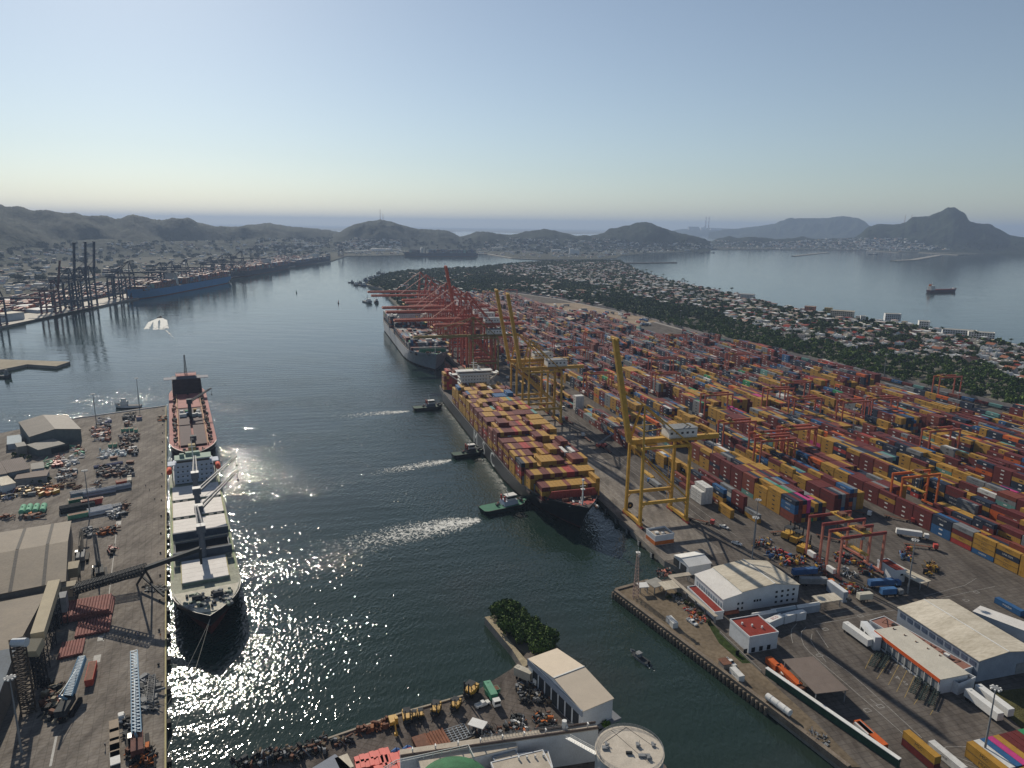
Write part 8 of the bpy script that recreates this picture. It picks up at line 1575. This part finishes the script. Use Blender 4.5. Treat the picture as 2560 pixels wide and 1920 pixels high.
# houses on the far shore and slopes, found by looking where the ground is
from mathutils.bvhtree import BVHTree
BV = [BVHTree.FromPolygons(hm['vs'], [(i*hm['rows']+j, (i+1)*hm['rows']+j, (i+1)*hm['rows']+j+1, i*hm['rows']+j+1) for i in range(hm['nx']-1) for j in range(hm['rows']-1)]) for hm in HMAPS]
def lookat(px, py):
    d = ray(px, py).normalized(); best = None
    for b in BV:
        h = b.ray_cast(Vector((0, 0, H)), d, 20000)
        if h[0] is not None and h[0].z > -.5 and (best is None or h[3] < best[1]): best = (h[0], h[3])
    if d.z < -1e-4:
        q = P(px, py)
        if (best is None or q.length < best[1]) and inside(shp, q.x, q.y): best = (q, q.length)
    return best[0] if best else None
shp = [xy(p) for p in shore]
def regions(fn, L): return [fn((x, y)) for x, y in L]
for (poly, n_, big) in ((c1([(640, 540), (700, 440), (860, 400), (1250, 420), (1270, 540)]), 190, 1), (c1([(1900, 525), (1950, 440), (2212, 400), (2212, 565)])+c2([(0, 560)]), 60, 1), (c2([(0, 560), (0, 400), (560, 420), (760, 400), (1300, 440), (1650, 440), (1640, 498), (900, 545), (740, 570)]), 420, 1), (c2([(1660, 495), (1700, 420), (2212, 430), (2212, 492)]), 90, 1), (c3([(0, 495), (0, 430), (700, 400), (1150, 400), (1400, 450), (1560, 500), (1100, 515)]), 520, 1.1), (c0([(0, 900), (0, 520), (900, 440), (2100, 420), (2212, 560), (1800, 600), (900, 760)]), 330, .8), (c1([(0, 560), (0, 400), (640, 420), (640, 560)]), 170, .9), (c0([(0, 1080), (0, 960), (700, 900), (700, 980)]), 40, 2)):
    xs, ys = [p[0] for p in poly], [p[1] for p in poly]; k = g = 0
    while k < n_ and g < n_*12:
        g += 1; px, py = r_.uniform(min(xs), max(xs)), r_.uniform(min(ys), max(ys))
        if not inside(poly, px, py): continue
        q = lookat(px, py)
        if q is None or (q.z > 110 and r_.random() < .8): continue
        k += 1; s_ = r_.uniform(9, 24)*big; FAR.append((q.x, q.y, q.z-1.5, r_.uniform(0, 3), s_, s_*r_.uniform(.4, .8), r_.uniform(4, 8)+1.5, r_.choice((0, 0, 1, 2, 3, 4)), r_.choice((0, 1, 1, 2, 3, 5, 6, 7))))
parts = []
for wi in range(5):
    for ri in range(8):
        rows_ = [f[:7]+(0,) for f in FAR if f[7] == wi and f[8] == ri]
        if rows_: parts.append(scatter(pv_, hF, np.array([wi]*4+[ri]*5), rows_))
V, F, M = join(parts); tag(bulk('far_houses', V, F, M, WC), 'hundreds of small pale houses of the town and on the far slopes', 'houses', kind='stuff')
# trees: the nearest of the town apart, the belt of woods as one mass
TS = [t_ for t_ in TS if frm(t_[0], t_[1])]; TS.sort(key=lambda t_: t_[0]**2+t_[1]**2)
for i, (x, y, rad) in enumerate(TS[:240]):
    v = i % 4; place('ttree%d' % v, lambda: tree_obj(v, 150, 4, 3.4, 4.2, .8), (x, y, -.1), r_.uniform(0, 6), 'round-crowned dark green tree standing between the houses of the beach town', 'trees between the town houses', sc=rad/3.6)
def treebulk(name, L, n, q, m, lab, seed, zc=4.2, rz_=3.4):
    parts = []
    for v in range(4):
        PV, PF = leafproto(n, 4, rz_, zc, q, seed+v); rows_ = [(x, y, z, r_.uniform(0, 6), rad/3.8, rad/3.8, rad/3.8*r_.uniform(.8, 1.25), 0) for i, (x, y, rad, z) in enumerate(L) if i % 4 == v]
        if rows_: parts.append(scatter(PV, PF, np.zeros(n), rows_))
    V, F, M = join(parts); return tag(bulk(name, V, F, M, [m]), lab, 'woods', kind='stuff')
MGn = [(x, y, rad, -.1) for x, y, rad in MG if frm(x, y) and math.hypot(x, y) < 1300]; MGf = [(x, y, rad*1.1, -.1) for x, y, rad in MG if frm(x, y) and math.hypot(x, y) >= 1300]+[(x, y, rad, -.1) for x, y, rad in TS[240:]]
treebulk('woods', MGn, 90, 1.0, LEAF, 'dense dark green belt of woods behind the pale wall of the container yard', 40); treebulk('distant_woods', MGf, 26, 1.9, LEAF2, 'dark green trees spread through the far part of the town and spit', 50)
# tree clumps that give the hills their grain
HT = []
for (poly, n_) in ((c1([(560, 440), (830, 290), (1080, 240), (1300, 295), (1640, 330), (1850, 350), (2212, 370), (2212, 520), (1280, 480), (700, 520)]), 1700), (c2([(0, 345), (250, 330), (560, 380), (850, 320), (1150, 262), (1500, 365), (1720, 440), (1600, 498), (900, 550), (0, 560)]), 3600), (c3([(780, 390), (1000, 280), (1260, 215), (1600, 140), (1800, 270), (2212, 400), (2212, 500), (1700, 530), (1100, 480), (700, 400)]), 2600), (c0([(0, 120), (560, 195), (1000, 240), (1150, 200), (1600, 250), (2212, 300), (2212, 600), (1000, 700), (0, 860)]), 3000), (c1([(0, 280), (600, 330), (640, 560), (0, 600)]), 1500)):
    xs, ys = [p[0] for p in poly], [p[1] for p in poly]
    for _ in range(n_//6):
        px, py = r_.uniform(min(xs), max(xs)), r_.uniform(min(ys), max(ys))
        if not inside(poly, px, py): continue
        q = lookat(px, py)
        if q is not None and q.z < 60: HT.append((q.x, q.y, r_.uniform(7, 13), q.z-3))
treebulk('hill_woods', HT, 22, 1.5, leafmat('hill_leaves', (.022, .034, .019), (.034, .048, .026)), 'wooded cover of the distant hills', 60, 3, 1.7)
# palms on the beach
k = 0
for i in range(len(beach)-1):
    a_, b_ = beach[i], beach[i+1]; n_ = max(1, int((b_-a_).length/26))
    for j in range(n_):
        if r_.random() < .35: continue
        p = a_.lerp(b_, (j+r_.random())/n_); p = p+Vector((-r_.uniform(8, 20), r_.uniform(-6, 6), 0))
        if not frm(p.x, p.y): continue
        place('palm', palm_obj, (p.x, p.y, 0), r_.uniform(0, 6), 'coconut palm standing against the bay at the edge of the town beach', 'palms along the town beach', sc=r_.uniform(.95, 1.5)); k += 1
for (x, y) in ((1310, 745), (1200, 715), (1160, 700), (1470, 790), (1900, 880)): p = Q(0, 2, x, y+20); place('palm', None, (p.x, p.y, 0), x, 'tall palm rising above the upper town beach', 'tall palms of the upper beach', sc=2.)
# masts and the power station on the horizon
def far_mast(lab, px, ytop, ybase, d, w_=2.4):
    r2 = ray(px, ybase); az = math.atan2(r2.x, r2.y); zb, zt = hgt(px, ybase, d), hgt(px, ytop, d); t = thing('radio_mast', lab, 'radio mast', (d*math.sin(az), d*math.cos(az), zb)); mb = MB(); mb.lattice((0, 0, -6), (0, 0, zt-zb), w_, w_, 14, .5, w2=w_*.5); mb.build('mast', pm('mast_red', (.25, .07, .06), .2), t)
far_mast('tallest radio mast on the top of the antenna hill', 640+1074/3.456, 480+150/3.456, 480+240/3.456, 5430); far_mast('shorter radio mast right of the tallest one on the antenna hill', 640+1098/3.456, 480+185/3.456, 480+242/3.456, 5430, 2)
far_mast('thin radio mast on the shoulder of the tall peak, right one', 1920+1240/3.456, 480+195/3.456, 480+240/3.456, 7300); far_mast('thin radio mast on the shoulder of the tall peak, left one', 1920+1180/3.456, 480+200/3.456, 480+265/3.456, 7300)
d = 16500
def fp_(px, py, dd): r2 = ray(px, py); az = math.atan2(r2.x, r2.y); return Vector((dd*math.sin(az), dd*math.cos(az), 0))
t = thing('power_station', 'distant power station with two tall striped chimneys on the horizon', 'power station', tuple(fp_(1280+1690/3.456, 570, d)))
t.location.z = hgt(1769, 480+325/3.456, d)
for x in (-45, 20): 
    mb = MB()
    for k in range(6): mb.tube((x, 0, k*46), (x, 0, (k+1)*46), 13-k, 12-k, n=12, m=k % 2)
    mb.build('chimney', [pm('pale_chimney', (.5, .45, .43), .1), pm('red_chimney', (.3, .1, .09), .1)], t)
mb = MB(); mb.box(-90, -30, -10, -50, 30, 70); mb.box(-150, -30, -10, -92, 30, 45); mb.box(60, -30, -10, 300, 30, 28); mb.build('boiler_house', TWALL, t)
mb = MB(); mb.box(-420, -60, -10, -200, 60, 60); mb.build('turbine_hall', GREY, t)
# buildings at the far basin
for k, (x0, y0, x1, y1, h, lab, m) in enumerate(((1000, 512, 1180, 512, 14, 'long white warehouse at the far basin shore', TWALL), (780, 530, 990, 522, 10, 'low pale shed row at the far basin shore', OFFW), (1130, 515, 1250, 505, 9, 'tan shed beside the long dark ship', OFFW), (440, 478, 560, 474, 12, 'bright white roof in the hills behind the far shore', WHITE), (2050, 500, 2150, 492, 16, 'pale building behind the curved quay wall', OFFW))):
    a_, b_ = lookat(640+x0/3.456, 480+y0/3.456), lookat(640+x1/3.456, 480+y1/3.456)
    if a_ is None or b_ is None: continue
    a0, b0 = Vector((a_.x, a_.y, 0)), Vector((b_.x, b_.y, 0)); t = bld('far_warehouse', lab, 'warehouse', a0, b0, a0+Vector((0, 40, 0)), h, None, m, WHITE if k != 2 else OFFW); end(t); t.location.z = max(0, min(a_.z, b_.z))
for (x, y, s_, h, lab) in ((520, 540, 42, 26, 'white office block behind the bridge at the neck of the peninsula'), (495, 540, 26, 34, 'slim white tower beside the white office block'), (340, 520, 60, 16, 'pale apartment row near the peninsula neck')):
    q = lookat(1280+x/3.456, 480+y/3.456); q = q or P(1280+x/3.456, 480+y/3.456); t = bld('far_office', lab, 'building', Vector((q.x, q.y, 0)), Vector((q.x+s_, q.y, 0)), Vector((q.x, q.y+30, 0)), h, None, TWALL, WHITE); end(t); t.location.z = max(0, q.z-1)
for (x0, y0, x1, y1, lab) in ((40, 1118, 215, 1095, 'white two-storey building at the near end of the left terminal'),): 
    a_, b_ = Q(0, 0, x0, y0), Q(0, 0, x1, y1); t = bld('terminal_office', lab, 'building', a_, b_, a_+LTNn*26, 11, None, TWALL, OFFW); end(t)
struct('terminal_apron', MB().prism([xy(LT0+LTD*(-400)+LTNn*1), xy(LT0+LTD*1500+LTNn*1), xy(LT0+LTD*1500+LTNn*62), xy(LT0+LTD*(-400)+LTNn*62)], .02, .06), pm('pale_apron', (.36, .33, .28), .2, .03))
fin_containers()
# ================================================================ haze: one closed box of even, thin air
hm = bpy.data.materials.new('haze_air'); hm.use_nodes = True; n = hm.node_tree
n.nodes.remove(n.nodes['Principled BSDF']); pv = n.nodes.new('ShaderNodeVolumePrincipled')
pv.inputs['Color'].default_value = (.42, .55, .77, 1); pv.inputs['Density'].default_value = 0.000075; pv.inputs['Anisotropy'].default_value = .15
n.links.new(pv.outputs[0], n.nodes['Material Output'].inputs['Volume'])
mb = MB(); mb.box(-40000, -3000, -9, 40000, 40000, 420); tag(mb.build('haze', hm), kind='stuff')
